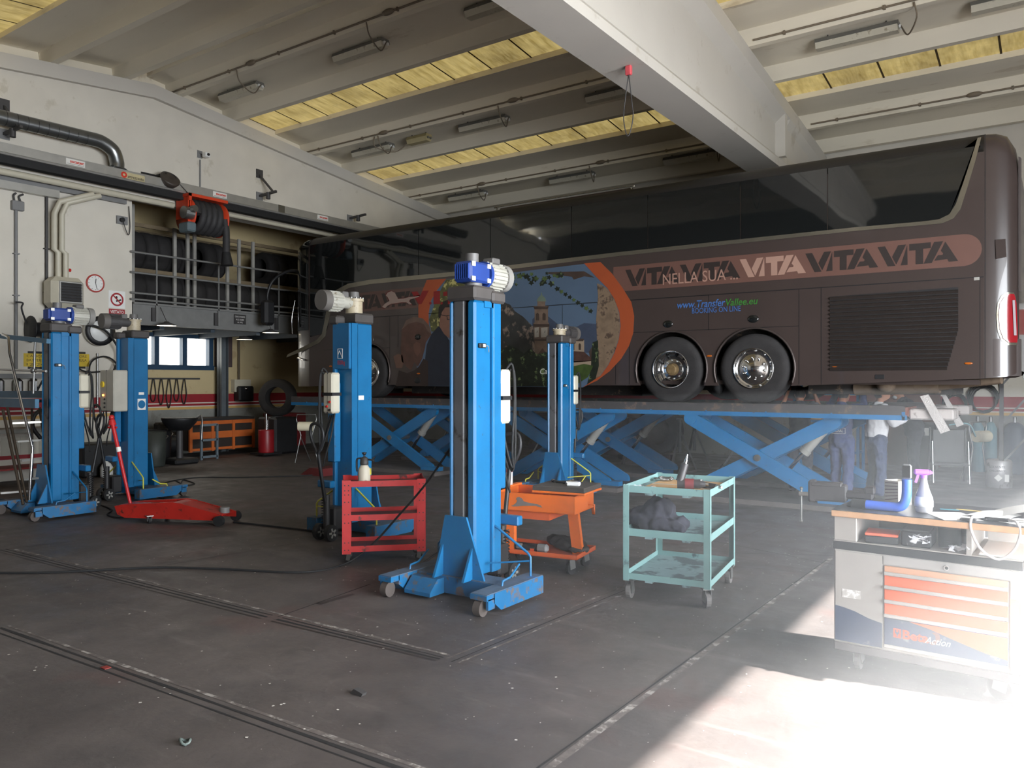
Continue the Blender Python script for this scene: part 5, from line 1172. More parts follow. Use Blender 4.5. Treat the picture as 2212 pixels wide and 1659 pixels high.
# duct
d = thing('ventilation_duct', (-14.95,6,6.3), 'shiny spiral ventilation duct bending down onto the extraction rail', 'duct', world=True)
zc = aw(0,252,-14.95).z; yb_ = aw(232,300,-14.95).y
build(G().cyl((-14.98,4.2,zc-.02),(-14.98,yb_-.25,zc+.02),.13,n=24), 'straight_run', GALV, d)
g = G(); y = 4.4
while y < yb_-.3: g.add([(-14.98+.134*cos(2*pi*i/24),y+.0+dy,zc+.134*sin(2*pi*i/24)) for dy in (0,.012) for i in range(24)],[(i,(i+1)%24,24+(i+1)%24,24+i) for i in range(24)],True); y += .17
build(g, 'spiral_seam', mat('seam_dark',(90,90,92),.4,metal=.8), d, kind='stuff')
g = G().tube([(-14.98,yb_-.3,zc+.02),(-14.98,yb_-.1,zc+.01),(-14.98,yb_+.12,zc-.10),(-14.98,yb_+.2,zc-.30),(-14.98,yb_+.2,zc-.42)],.13,24); build(g, 'elbow', GALV, d)
g = G(); n = 24; vs_ = [(-14.98+.13*cos(2*pi*i/n), yb_+.2+.13*sin(2*pi*i/n), zc-.40) for i in range(n)]; sq = []
for i in range(n):
    c_, s_ = cos(2*pi*i/n), sin(2*pi*i/n); m_ = max(abs(c_),abs(s_)); sq.append((-15.0+.09*c_/m_, yb_+.2+.19*s_/m_, z0+.21))
g.add(vs_+sq,[(i,(i+1)%n,n+(i+1)%n,n+i) for i in range(n)]); build(g, 'hood', GALV, d)
# unit heater and its pipes
p = aw(142,633,-14.95); hy, hz = p.y, p.z
t = thing('unit_heater', (-15.0,hy,hz), 'cream unit heater with black louvres high on the left wall', 'heater', world=True)
build(G().rb(-15.22,hy-.30,hz-.29,-14.78,hy+.28,hz+.28,.09), 'casing', CREAM, t)
build(G().rb(-14.79,hy-.20,hz-.20,-14.765,hy+.22,hz+.20,.02), 'louvre_frame', ALU, t); build(G().bb(-14.768,hy-.17,hz-.17,-14.760,hy+.19,hz+.17), 'grille', BLACKM, t)
g = G()
for k in range(7): zz = hz-.15+k*.05; g.bar((-14.755,hy-.17,zz),(-14.755,hy+.19,zz),.03,.006,up=(1,0,1))
build(g, 'slat', DGREY, t, kind='stuff')
for k, (a_, m_) in enumerate(((-.10,CREAM),(.03,CREAM))):
    build(G().tube([(-15.12,hy+a_+.05,hz+.27),(-15.12,hy+a_+.05,hz+.75),(-15.12,hy+a_-.02,hz+.80),(-15.12,hy+a_-.02,4.85),(-15.0,hy+a_+.02,5.05),(-14.95,hy+a_+.6,5.30)],.052,12,curve=False), 'feed_pipe', m_, t)
build(G().cyl((-15.12,hy+.13,hz+.45),(-15.12,hy+.17,hz+.45),.03,n=8), 'valve', REDPL, t)
build(G().bb(-15.28,hy-.22,hz-.36,-14.85,hy-.18,hz-.30).bb(-15.28,hy+.16,hz-.36,-14.85,hy+.20,hz-.30), 'wall_bracket', BLACKM, t)
# conduits
def wallthing(g, name, m, label, cat, **k): return single(g, name, m, label, cat, **k)
for k, (px, ya, yb2) in enumerate(((35,440,800),(101,425,800))):
    a_, b2 = aw(px,ya,WL+.04), aw(px,yb2,WL+.04); g = G().cyl((WL+.035,a_.y,a_.z),(WL+.035,a_.y,b2.z),.028,n=8)
    for f in (.3,.55,.8): zz = a_.z+(b2.z-a_.z)*f; g.bb(WL,a_.y-.05,zz-.01,WL+.07,a_.y+.05,zz+.01)
    wallthing(g, 'wall_conduit', DGREY if k else GREYP, ['grey wall conduit below the junction box','dark wall conduit left of the heater'][k], 'conduit')
p = aw(38,444,WL+.05); t = thing('junction_box', (WL,p.y,p.z), 'grey junction box with two cable elbows on the left wall', 'electrical box', world=True)
build(G().rb(WL,p.y-.10,p.z-.09,WL+.09,p.y+.10,p.z+.08,.01), 'box', GREYP, t); build(G().tube([(WL+.04,p.y-.05,p.z+.08),(WL+.04,p.y-.06,p.z+.17),(WL+.04,p.y-.02,p.z+.22)],.018,6).tube([(WL+.04,p.y+.05,p.z+.08),(WL+.04,p.y+.03,p.z+.17),(WL+.04,p.y+.10,p.z+.22)],.018,6), 'cable_elbow', DGREY, t)
# clock
p = aw(206,612,WL+.02); t = thing('wall_clock', (WL,p.y,p.z), 'round white wall clock with a red rim', 'clock', world=True)
build(G().lathe([(0,.02),(.165,.02)],(WL,p.y,p.z),'X',32), 'dial', WHITEP, t); build(G().lathe([(.15,0),(.175,0),(.175,.03),(.15,.032),(.15,.02)],(WL,p.y,p.z),'X',32), 'rim', mat('clock_red',(168,60,52),.4), t)
g = G()
for k in range(12): a = 2*pi*k/12; g.bb(WL+.021,p.y+.125*sin(a)-.006,p.z+.125*cos(a)-.006,WL+.024,p.y+.125*sin(a)+.006,p.z+.125*cos(a)+.006)
build(g, 'hour_marks', BLACKT, t, kind='stuff'); build(G().bar((WL+.027,p.y,p.z),(WL+.027,p.y+.01,p.z+.09),.012,.003,up=(1,0,0)), 'hour_hand', BLACKT, t); build(G().bar((WL+.03,p.y,p.z),(WL+.03,p.y+.035,p.z-.12),.008,.003,up=(1,0,0)), 'minute_hand', BLACKT, t)
# no smoking sign
p = aw(253,647,WL+.01); y0, zz = p.y, p.z; t = thing('no_smoking_sign', (WL,y0,zz), 'no smoking sign with red lower panel on the left wall', 'sign', world=True)
build(G().bb(WL,y0-.165,zz-.17,WL+.006,y0+.165,zz+.17), 'sign_panel', WHITEP, t); build(G().lathe([(.10,0),(.132,0)],(WL+.008,y0,zz),'X',32), 'red_ring', mat('sign_red',(150,28,36),.5,var=0), t)
build(G().bar((WL+.0095,y0-.085,zz+.085),(WL+.0095,y0+.085,zz-.085),.024,.002,up=(1,0,0)), 'red_slash', mat('sign_red',(150,28,36),.5,var=0), t); build(G().bar((WL+.0078,y0-.02,zz-.035),(WL+.0078,y0+.085,zz+.0),.03,.002,up=(1,0,0)).ell((WL+.0078,y0-.01,zz+.04),(.001,.02,.03)), 'cigarette', BLACKT, t)
pn = build(G().bb(WL,y0-.16,zz-.40,WL+.006,y0+.16,zz-.19), 'text_panel', mat('sign_red',(150,28,36),.5,var=0), t)
textfit('VIETATO', y0-.135, y0+.135, zz-.275, zz-.215, WL+.008, WHITET, pn, face='+X', bold=.02); textfit('FUMARE', y0-.135, y0+.135, zz-.36, zz-.30, WL+.008, WHITET, pn, face='+X', bold=.02)
for k, (px, l, L_) in enumerate(((77,('CARICO','BATTERIE','12-24'),'yellow notice with black tabs behind the ladder rails'),(170,('MOTORE','FORMULA'),'yellow notice with black tabs partly behind the first blue column'))):
    p = aw(px,778,WL+.01); t = thing('yellow_notice', (WL,p.y,p.z), L_, 'sign', world=True); build(G().bb(WL,p.y-.20,p.z-.12,WL+.005,p.y+.20,p.z+.12), 'notice_panel', mat('notice_yellow',(206,176,48),.5), t)
    for zq in (p.z-.16,p.z+.12): build(G().bb(WL,p.y-.13,zq,WL+.006,p.y+.13,zq+.04), 'black_tab', BLACKT, t)
    for i, s_ in enumerate(l): textfit(s_, p.y-.15, p.y+.15, p.z+.05-.075*i, p.z+.095-.075*i, WL+.0065, BLACKT, t, face='+X')
# plug box, camera, spotlight, brackets
p = aw(265,476,WL+.03); t = thing('socket_box', (WL,p.y,p.z), 'small grey wall socket box with dangling cable above the clock', 'socket', world=True); build(G().bb(WL,p.y-.12,p.z-.08,WL+.04,p.y+.10,p.z+.08), 'plate', GREYP, t); build(G().cyl((WL+.04,p.y-.03,p.z),(WL+.10,p.y-.03,p.z),.045,n=12), 'plug', BLACKM, t)
build(G().tube([(WL+.1,p.y-.03,p.z),(WL+.1,p.y,p.z-.12),(WL+.06,p.y+.10,p.z-.28),(WL+.05,p.y+.14,p.z-.1),(WL+.04,p.y+.12,p.z+.3)],.008,5), 'cable', BLACKM, t)
p = aw(435,335,WL+.05); t = thing('wall_siren', (WL,p.y,p.z), 'small white wall camera with a grey conduit running down to the rail', 'camera', world=True); build(G().bb(WL,p.y-.07,p.z-.06,WL+.01,p.y+.05,p.z+.10).bar((WL,p.y,p.z+.05),(WL+.16,p.y+.04,p.z),.06,.02), 'mount', GREYP, t); build(G().rb(WL+.10,p.y-.02,p.z-.06,WL+.24,p.y+.10,p.z+.04,.015), 'camera_body', WHITEP, t); build(G().cyl((WL+.24,p.y+.04,p.z-.01),(WL+.26,p.y+.04,p.z-.01),.03,n=12), 'lens', BLACKM, t)
build(G().cyl((WL+.02,p.y-.01,p.z-.1),(WL+.02,p.y-.01,5.95),.016,n=6), 'conduit', GREYP, t)
t.name = 'wall_camera'; WORLD['wall_camera'] = Vector(t.location)
p = aw(360,388,WL+.35); t = thing('flood_lamp', (WL,p.y,p.z), 'dark round flood lamp on a bracket above the orange hose reel', 'lamp', world=True); build(G().bb(WL,p.y-.35,p.z-.02,WL+.02,p.y-.05,p.z+.14).bar((WL+.02,p.y-.15,p.z+.06),(WL+.35,p.y+.0,p.z+.12),.05,.04).tube([(WL+.25,p.y-.1,p.z+.1),(WL+.35,p.y+.15,p.z+.12),(WL+.42,p.y+.18,p.z-.02)],.018,6), 'bracket', BLACKM, t)
M_ = Matrix.Translation((WL+.36,p.y+.04,p.z-.03))@Matrix.Rotation(rad(50),4,'Y')
g = G().lathe([(.09,-.10),(.16,-.04),(.20,.05),(.20,.09),(.16,.09),(.0,.07)],n=24); gg = G(); gg.put(g, M_); build(gg, 'lamp_head', mat('lamp_dark',(66,58,52),.5,var=.15), t)
def bracket(px, py, X, label, up_=True):
    p = aw(px,py,WL); t = thing('wall_bracket', (WL,p.y,p.z), label, 'bracket', world=True)
    build(G().bb(WL,p.y-.09,p.z-.09,WL+.02,p.y+.09,p.z+.09), 'fixing_plate', GREYP, t); build(G().bar((WL,p.y,p.z),(-14.75,p.y+.05,p.z+.05),.05,.05).cyl((-15.0,p.y+.02,p.z-.10),(-15.0,p.y+.02,p.z+.05),.05,n=10), 'arm', DGREY, t)
    if up_: build(G().bb(WL,p.y-.09,p.z+.42,WL+.02,p.y+.09,p.z+.62).bar((WL,p.y,p.z+.5),(-14.85,p.y+.04,p.z+.05),.04,.04), 'stay', DGREY, t)
bracket(560,424,WL,'steel bracket with slanting stay above the middle of the rail'); bracket(755,472,WL,'steel bracket on the left wall, closest to the coach',False); bracket(8,290,WL,'steel bracket beside the spiral duct end')
# orange exhaust hose reel
p = at(440,470,X=-14.95); ry, rz_ = p.y, p.z
t = thing('exhaust_hose_reel', (-14.95,ry,rz_), 'orange exhaust hose reel with thick black hose hanging from the rail', 'hose reel', world=True)
OR2 = mat('reel_orange', (206,66,34), .45, var=.08)
build(G().bb(-15.2,ry-.50,rz_+.34,-14.7,ry+.42,rz_+.40).bb(-14.72,ry-.50,rz_+.25,-14.7,ry-.44,rz_+.4).bb(-15.2,ry-.48,rz_-.1,-14.74,ry-.46,rz_+.36).bb(-15.2,ry+.40,rz_+.1,-14.9,ry+.42,rz_+.36).bb(-14.76,ry-.5,rz_-.3,-14.74,ry-.44,rz_+.35), 'frame', OR2, t)
build(G().lathe([(0,0),(.36,0),(.36,.02),(0,.02)],(-14.95,ry-.42,rz_-.02),'Y',28).lathe([(0,0),(.36,0),(.36,.02),(0,.02)],(-14.95,ry+.36,rz_-.02),'Y',28), 'reel_disc', OR2, t)
pts = []
for k in range(5*14): a = 2*pi*k/14; pts.append((-14.95+.29*cos(a), ry-.33+.66*k/70, rz_-.02+.29*sin(a)))
build(G().tube(pts,.078,10,curve=False), 'wound_hose', mat('hose_grey_black',(46,45,46),.7,var=.2), t); build(G().tube([(-14.70,ry+.33,rz_-.02),(-14.68,ry+.36,rz_-.3),(-14.68,ry+.36,rz_-.75)],.075,12), 'hanging_hose', mat('hose_grey_black',(46,45,46),.7,var=.2), t); build(G().cyl((-14.68,ry+.36,rz_-.72),(-14.66,ry+.37,rz_-1.0),.085,.13,14), 'nozzle', RUBBER, t)
build(G().cyl((-14.72,ry-.62,rz_-.02),(-14.72,ry-.42,rz_-.02),.13,n=16).cyl((-14.6,ry-.5,rz_+.05),(-14.5,ry-.48,rz_+.05),.07,n=14), 'motor', STEEL, t); build(G().rb(-14.9,ry-.62,rz_-.42,-14.55,ry-.42,rz_-.22,.03), 'gear_case', mat('case_bluegrey',(96,110,116),.5), t)
build(G().cyl((-15.0,ry-.7,rz_+.75),(-14.8,ry-.45,rz_+.4),.008,n=5), 'hang_wire', BLACKM, t)
# black hose reels and hoses lower on the wall
p = aw(83,712,WL+.25); t = thing('hose_reel', (WL,p.y,p.z), 'black hose reel on the wall behind the ladder platform', 'hose reel', world=True)
build(G().lathe([(.0,0),(.24,0),(.24,.02),(.13,.03),(.13,.25),(.24,.26),(.24,.28),(0,.28)],(WL+.25,p.y-.14,p.z),'Y',24), 'drum', BLACKM, t); build(G().tube([(WL+.25,p.y-.2,p.z+.1),(WL+.3,p.y-.3,p.z+.35),(WL+.3,p.y-.28,p.z+.45),(WL+.3,p.y-.4,p.z+.46)],.016,6).bb(WL,p.y-.05,p.z-.05,WL+.25,p.y+.05,p.z+.05), 'crank', BLACKM, t); build(G().tube([(WL+.3,p.y+.1,p.z-.2),(WL+.25,p.y+.15,p.z-.7),(WL+.2,p.y+.0,p.z-1.1)],.018,6), 'hose', RUBBER, t)
p = aw(216,715,WL+.15); t = thing('hose_reel', (WL,p.y,p.z), 'round reel with white disc and black hose between the two blue columns', 'hose reel', world=True)
build(G().lathe([(0,0),(.27,0),(.27,.10),(0,.10)],(WL+.05,p.y,p.z),'X',28), 'drum', WHITEP, t); build(G().lathe([(.20,0),(.285,0),(.285,.03),(.20,.03)],(WL+.15,p.y,p.z),'X',28), 'black_rim', BLACKM, t); build(G().tube([(WL+.2,p.y-.35,p.z+.12),(WL+.3,p.y,p.z+.02),(WL+.25,p.y+.28,p.z-.28),(WL+.2,p.y+.35,p.z-.5),(WL+.2,p.y+.2,p.z-.85)],.022,7), 'hose', RUBBER, t)
p = aw(225,790,WL+.15); g = G().tube([(WL+.1,p.y-.2,p.z-.6),(WL+.1,p.y-.25,p.z),(WL+.12,p.y,p.z+.18),(WL+.12,p.y+.25,p.z+.05),(WL+.12,p.y+.3,p.z-.3)],.016,6).tube([(WL+.1,p.y-.6,p.z+.05),(WL+.15,p.y-.35,p.z-.12),(WL+.12,p.y+.1,p.z-.1)],.016,6); wallthing(g,'wall_hose',RUBBER,'black hose looping on the wall below the white reel','hose')
p = aw(178,870,WL+.1); g = G().rb(WL,p.y-.14,p.z-.1,WL+.14,p.y+.20,p.z+.55,.01); wallthing(g,'fuse_box',CREAM,'cream fuse box on the left wall behind the first blue column','electrical box')
g = G().cyl((WL+.03,p.y+.32,p.z-.1),(WL+.03,p.y+.32,p.z+.95),.02,n=8); wallthing(g,'wall_pipe',STEEL,'thin bright pipe beside the cream fuse box','pipe')
# cup dispensers and left bench with red boxes
p = aw(45,832,WL+.2); t = thing('dispenser_rack', (WL,p.y,p.z), 'row of three silver dispensers on the left wall behind the ladder', 'dispenser', world=True); build(G().bb(WL,p.y-.5,p.z+.12,WL+.2,p.y+.35,p.z+.2), 'shelf', GREYP, t)
for k in (-.32,-.02,.24): build(G().rb(WL+.08,p.y+k-.07,p.z-.2,WL+.22,p.y+k+.07,p.z+.12,.05), 'dispenser', CHROME, t)
t = thing('workbench', (-14.9,5.6,0), 'long workbench with vice along the left wall behind the ladder', 'workbench', world=True); build(G().bb(WL+.02,4.2,.88,-14.6,7.0,.95), 'bench_top', mat('bench_grey',(130,128,122),.6,var=.15), t)
for y in (4.3,5.6,6.9): build(G().bb(-14.7,y,0,-14.64,y+.06,.88), 'leg', DGREY, t)
build(G().bb(WL+.02,4.3,.25,-14.65,6.9,.28), 'lower_shelf', mat('bench_red',(140,40,38),.6), t)
for k, (y, z, h, L_) in enumerate(((4.75,.5,.36,'red drawer box under the workbench top beside the ladder'),(5.35,.5,.30,'second red drawer box under the workbench'))):
    t = thing('drawer_box', (-14.75,y,.28), L_, 'tool box'); build(G().rb(-.25,-.24,0,.15,.24,h,.01), 'case', mat('box_red',(186,64,50),.5,var=.1), t)
    for zz in (.03,.14,.25): build(G().rb(.15,-.21,zz,.165,.21,min(zz+.09,h-.01),.005), 'drawer', mat('box_red2',(206,92,72),.5), t)
t = thing('water_jug', (-14.45,7.6,0), 'white plastic jug standing on the floor by the left wall', 'jug'); build(G().lathe([(0,0),(.10,0),(.11,.03),(.11,.18),(.07,.25),(.03,.28),(.03,.31),(0,.31)],n=20), 'jug_body', WHITEP, t); build(G().cyl((0,0,.31),(0,0,.34),.035,n=12), 'jug_cap', GREYP, t)
wallthing(G().rb(-15.1,7.25,0,-14.6,8.3,.62,.03),'black_crate',BLACKM,'black crate on the floor behind the white plastic jug','crate')
t = thing('flue_pipe', (-14.8,6.9,0), 'dark upright post with curved hook on the floor between the blue columns', 'stand', world=True)
build(G().cyl((-14.5,6.7,0),(-14.5,6.7,1.25),.05,n=10), 'post', DGREY, t); build(G().tube([(-14.5,6.5,.75),(-14.5,6.35,1.0),(-14.5,6.45,1.25),(-14.5,6.9,1.25),(-14.5,7.02,1.0),(-14.5,6.88,.75)],.035,8), 'hook', BLACKM, t); build(G().cyl((-14.5,6.7,0),(-14.5,6.7,.03),.2,n=16), 'foot', DGREY, t)
t.name = 'hook_stand'
# ---- bay under the mezzanine
p = at(370,818,X=WF); t = thing('tool_hook_rail', (WF,p.y,p.z), 'dark hook rail with hanging cables under the window', 'hook rail', world=True); build(G().bb(WF,p.y-1.0,p.z-.02,WF+.04,p.y+.75,p.z+.02), 'rail', DGREY, t)
for k in range(5):
    y = p.y-.5+k*.2; build(G().tube([(WF+.05,y,p.z),(WF+.06,y-.06,p.z-.4),(WF+.06,y,p.z-.55-.08*(k%3)),(WF+.06,y+.07,p.z-.4),(WF+.05,y+.03,p.z)],.012,5), 'hanging_cable', BLACKM, t)
build(G().bar((WF+.06,p.y-.75,p.z),(WF+.06,p.y-.85,p.z-.5),.03,.02), 'hanging_tool', DGREY, t)
p = at(524,838,X=WF+.1); t = thing('switch_box', (WF,p.y,p.z), 'cream electrical box with dark switchgear on the far bay wall', 'electrical box', world=True); build(G().bb(WF,p.y-.28,p.z-.1,WF+.15,p.y+.22,p.z+.22), 'box', CREAM, t); build(G().rb(WF+.02,p.y-.22,p.z-.35,WF+.28,p.y+.24,p.z+.05,.04), 'switchgear', BLACKM, t); build(G().ell((WF+.27,p.y-.02,p.z-.02),.05), 'knob', CHROME, t); build(G().cyl((WF+.05,p.y-.08,p.z+.2),(WF+.05,p.y-.08,2.9),.03,n=8), 'riser_pipe', mat('pipe_brown',(90,78,58),.6), t)
p = at(955-390,840,X=WF) if False else None
ORD = mat('cabinet_orange', (190,96,40), .5, var=.1)
def bench(y0, y1, x0, x1, label):
    t = thing('cabinet_bench', ((x0+x1)/2,(y0+y1)/2,0), label, 'workbench', world=True); build(G().bb(x0,y0,.84,x1+.02,y1,.90), 'worktop', mat('bench_black',(34,32,30),.6), t)
    build(G().bb(x0,y0,.15,x1-.03,y1,.84), 'carcass', mat('carcass_dark',(40,30,24),.7), t); n = int((y1-y0)/.55)
    for i in range(n+1): y = y0+(y1-y0)*i/n; build(G().bb(x1-.05,y-.035,.12,x1,y+.035,.84), 'upright', ORD, t)
    for z0_, z1_ in ((.75,.84),(.42,.58),(.14,.20)): build(G().bb(x1-.04,y0,z0_,x1-.01,y1,z1_), 'front_panel', ORD, t)
    for i in range(n): caster_part(x1-.1,y0+.3+i*.5,.13,None,.05,.03,0) if False else None
    return t
y0 = at(413,900,X=-16.55).y; y1 = at(548,900,X=-16.55).y
bench(y0, y1, -17.2, -16.55, 'orange-fronted cabinet bench with black top under the window wall')
t = thing('frame_rack', (-15.85,at(452,990,X=-15.85).y,0), 'small grey-blue upright frame rack standing before the orange bench', 'rack'); FB = mat('frame_bluegrey',(96,108,116),.5)
for y in (-.2,.2): build(G().bb(-.02,y-.025,0,.02,y+.025,.80), 'upright', FB, t)
for z in (.04,.42,.76): build(G().bb(-.02,-.2,z,.02,.2,z+.05), 'rung', FB, t)
t = thing('grease_drum', (-15.55,at(575,985,X=-15.55).y,0), 'dark red grease drum with chrome pump on a trolley', 'drum'); build(G().lathe([(0,.08),(.18,.08),(.185,.1),(.185,.6),(.18,.62),(0,.62)],n=24), 'drum_body', mat('drum_red',(140,26,32),.4,var=.1), t); build(G().cyl((0,0,.62),(0,0,1.0),.03,n=10).cyl((.05,0,.62),(.05,0,.85),.012,n=6), 'pump', CHROME, t); build(G().bb(-.26,-.26,.04,.26,.26,.08), 'trolley', BLACKM, t); build(G().tube([(-.2,.2,.1),(-.22,.22,.8),(-.1,.22,.9)],.015,6), 'trolley_handle', STEEL, t)
t = thing('tool_cabinet', (-16.6,at(615,960,X=-16.6).y,0), 'dark red tool cabinet deep in the bay near the coach front', 'cabinet'); build(G().rb(-.3,-.45,.1,.3,.45,.95,.01), 'case', mat('cabinet_dark_red',(104,26,28),.5,var=.15), t)
for z in (.15,.4,.65): build(G().bb(.3,-.4,z,.31,.4,z+.2), 'drawer', mat('cabinet_dark_red',(104,26,28),.5), t)
t = thing('parts_washer', (-15.6,at(388,930,X=-15.6).y,0), 'round dark parts washer on a stand below the window', 'parts washer'); build(G().lathe([(0,.72),(.2,.72),(.34,.88),(.37,.96),(.37,.99),(.33,.98),(0,.85)],n=24), 'basin', BLACKM, t); build(G().cyl((0,0,.1),(0,0,.75),.07,n=12), 'stem', DGREY, t); build(G().rb(-.3,-.28,0,.3,.28,.12,.03), 'foot', BLACKM, t); build(G().tube([(.1,.3,.95),(.2,.4,1.0),(.25,.36,.5)],.02,6), 'spout', STEEL, t)
t = thing('air_compressor', (-16.6,at(350,930,X=-16.6).y,0), 'dark grimy compressor beside the round parts washer', 'compressor'); build(G().cyl((0,-.35,.35),(0,.35,.35),.2,n=18), 'tank', BLACKM, t); build(G().rb(-.12,-.15,.55,.12,.2,.85,.04).cyl((0,.2,.7),(0,.32,.7),.09,n=12), 'motor', mat('grime',(52,50,46),.7,var=.3), t); build(G().bb(-.15,-.3,0,.15,-.25,.2).bb(-.15,.25,0,.15,.3,.2), 'feet', BLACKM, t)
for k, (px, L_) in enumerate(((350,'dark metal bin standing behind the second blue column'),(338,'greenish dark drum beside the metal bin'))):
    p = at(px,1000+k*8,z=0); t = thing('waste_bin', (p.x-.1,p.y,0), L_, 'bin'); build(G().lathe([(0,0),(.2,0),(.22,.02),(.25,.72),(.23,.72),(.2,.05),(0,.04)],n=20), 'bin_body', mat('bin_dark',(48,52,48),.6,var=.2) if k else BLACKM, t); build(G().tube([(-.2,.1,.55),(-.1,.26,.62),(.1,.26,.62),(.2,.1,.55)],.012,5), 'bin_handle', STEEL, t)
t = thing('tyre_changer', (-15.9,at(600,900,X=-15.9).y,0), 'dark tyre changer machine carrying a big black tyre', 'machine'); build(G().rb(-.35,-.35,0,.35,.35,.9,.05), 'machine_body', BLACKM, t); build(G().cyl((-.1,0,.9),(-.1,0,.912),.2,n=20), 'turntable', DGREY, t)
o = build(tyre_mesh(.46,.3), 'truck_tyre', TYREM); o.location = (-15.8,at(600,900,X=-15.9).y-.15,1.375); o.rotation_euler = (0,0,.5); tagthing(o, 'big black tyre resting upright on the tyre changer', 'tyre')
# paper roll stands
def rollstand(x, y, rz, label):
    t = thing('paper_roll_stand', (x,y,0), label, 'paper roll stand', rz)
    build(G().tube([(-.25,0,0),(-.12,0,.6),(-.22,0,.95),(-.2,0,1.05),(.2,0,1.05),(.22,0,.95),(.12,0,.6),(.25,0,0)],.012,6,curve=False).tube([(-.12,0,.55),(0,.35,0)],.012,6,curve=False), 'tube_frame', STEEL, t)
    build(G().cyl((-.15,-.08,.80),(.15,-.08,.80),.10,n=20), 'paper_roll', mat('paper_roll',(222,212,184),.8,var=.03), t); return t
p = at(662,1000,z=0); rollstand(p.x,p.y,.6,'tube stand with cream paper roll left of the 8500 kg column'); 
p = at(2112,1040,z=0); rollstand(p.x,p.y,1.0,'tube stand with big white paper roll by the back wall')
p = at(690,1025,z=0); wallthing(G().prism([(p.x-.3,0),(p.x+.3,0),(p.x+.3,.14),(p.x-.05,.14)],'Y',p.y-.2,p.y+.3),'wheel_ramp',mat('dark_red_ramp',(90,24,24),.6),'dark red ramp block on the floor behind the pump handle','ramp')
# ================================================================ LAMPS AND CABLES ON THE CEILING
TUBE = mat('lamp_diffuser', (196,190,172), .35, var=.05, dirt=(150,140,118), damt=.38, dsc=6)
LBK = mat('lamp_body_grey', (112,110,104), .5, var=.1)
PIPE = mat('conduit_taupe', (120,108,92), .6, var=.05)
def fluo(x, yc, L_, label, em=False):
    z = zs(yc)-.17; t = thing('fluorescent_lamp' if not em else 'emergency_lamp', (x,yc,z), label, 'ceiling lamp', 0, 'unlit lamps between the ceiling ribs')
    build(G().prism([(-.12,.04),(-.09,.11),(.09,.11),(.12,.04)],'X',-L_/2,L_/2), 'lamp_housing', LBK if not em else mat('yellowed_housing',(160,146,104),.5), t)
    build(G().prism([(-.115,.04),(-.075,-.05),(.075,-.05),(.115,.04)],'X',-L_/2+.01,L_/2-.01), 'diffuser', TUBE if not em else mat('yellowed_diffuser',(184,172,132),.5,var=.06), t)
    for s_ in (-1,1): build(G().cyl((s_*L_*.35,0,.1),(s_*L_*.35,0,.22),.01,n=6), 'hanger', DGREY, t)
    for s_ in (-.03,.03): build(G().cyl((L_/2,s_*1.4,.02),(L_/2+.03,s_*1.4,.02),.028,n=10), 'end_cap', WHITEP if not em else LBK, t)
    return t
names = {}
rows = {10.25: [(520,0),(778,0),(1078,0),(1745,0),(1975,1),(2190,0)], 13.85: [(805,0),(905,1),(1045,0),(1330,0),(1850,0),(2205,0)], 17.55: [(1010,0),(1235,0),(1490,0)]}
LL = {(10.25,520):'unlit tube lamp in the first ribs from the left wall',(10.25,778):'unlit tube lamp second from the left wall on the nearest conduit',(10.25,1078):'unlit tube lamp partly hidden by the big beam, nearest conduit',(10.25,1745):'unlit tube lamp just past the big beam, above the coach rear',(10.25,1975):'yellowed emergency lamp between two tube lamps past the big beam',(10.25,2190):'unlit tube lamp cut by the picture edge past the big beam',
(13.85,805):'unlit tube lamp of the middle conduit next to the left wall',(13.85,905):'short yellowed emergency lamp on the middle conduit',(13.85,1045):'unlit tube lamp in the middle of the second conduit row',(13.85,1330):'unlit tube lamp of the middle conduit tucked behind the big beam',(13.85,1850):'unlit tube lamp directly above the roof of the coach rear half',(13.85,2205):'unlit tube lamp above the rear corner of the coach',
(17.55,1010):'unlit tube lamp of the rear conduit nearest the left wall',(17.55,1235):'unlit tube lamp above the coach roof unit',(17.55,1490):'unlit tube lamp of the rear conduit beside the big beam'}
for yc, l in rows.items():
    for px, em in l:
        x = at(px,0,Y=yc).x; L_ = .62 if em else 1.28; fluo(x, yc, L_, LL[(yc,px)], em)
        jx = x+L_/2+.32 if not em else x-L_/2-.35; jy = yc-.7-.02; jz = ztop(yc)+.12
        jy2 = yc-.7-.09
        t = thing('lamp_cable', (jx,jy2,jz), 'drooping cable from the conduit to a ceiling lamp', 'cable', 0, 'lamp cables on the ceiling', world=True)
        ex = x+L_/2+.02 if not em else x-L_/2
        build(G().tube([(jx,jy2,jz),(jx+(.03 if not em else -.03),jy2+.05,jz-.22),((jx+ex)/2,(jy2+yc)/2+.1,jz-.27),(ex,yc,zs(yc)-.13)],.012,6), 'cable', PIPE, t)
    for bx0, bx1 in ((WL-.1, BX0-.1),(BX1+.1,DX)):
        g = G().cyl((bx0,yc-.7-.09,ztop(yc)+.15),(bx1,yc-.7-.09,ztop(yc)+.15),.018,n=8); x = bx0+.5
        while x < bx1: g.bb(x-.015,yc-.7-.11,ztop(yc)+.12,x+.015,yc-.7-.06,ztop(yc)+.18); x += 1.5
        if bx0 < -5: x = bx0+2.7
        else: x = bx0+2.9
        while x < bx1-.5: g.ell((x,yc-.7-.10,ztop(yc)+.15),(.14,.05,.05),10); x += 3.6
        single(g, 'ceiling_conduit', PIPE, ('taupe conduit running under the ceiling ribs left of the beam, ' if bx0<-5 else 'taupe conduit under the ceiling ribs right of the beam, ')+{10.25:'nearest row',13.85:'middle row',17.55:'rear row'}[yc], 'conduit')
p = at(1358,142,z=5.78); t = thing('hanging_cable_loop', (p.x,p.y,5.78), 'thin cable loop with red plug hanging under the big beam', 'cable', world=True)
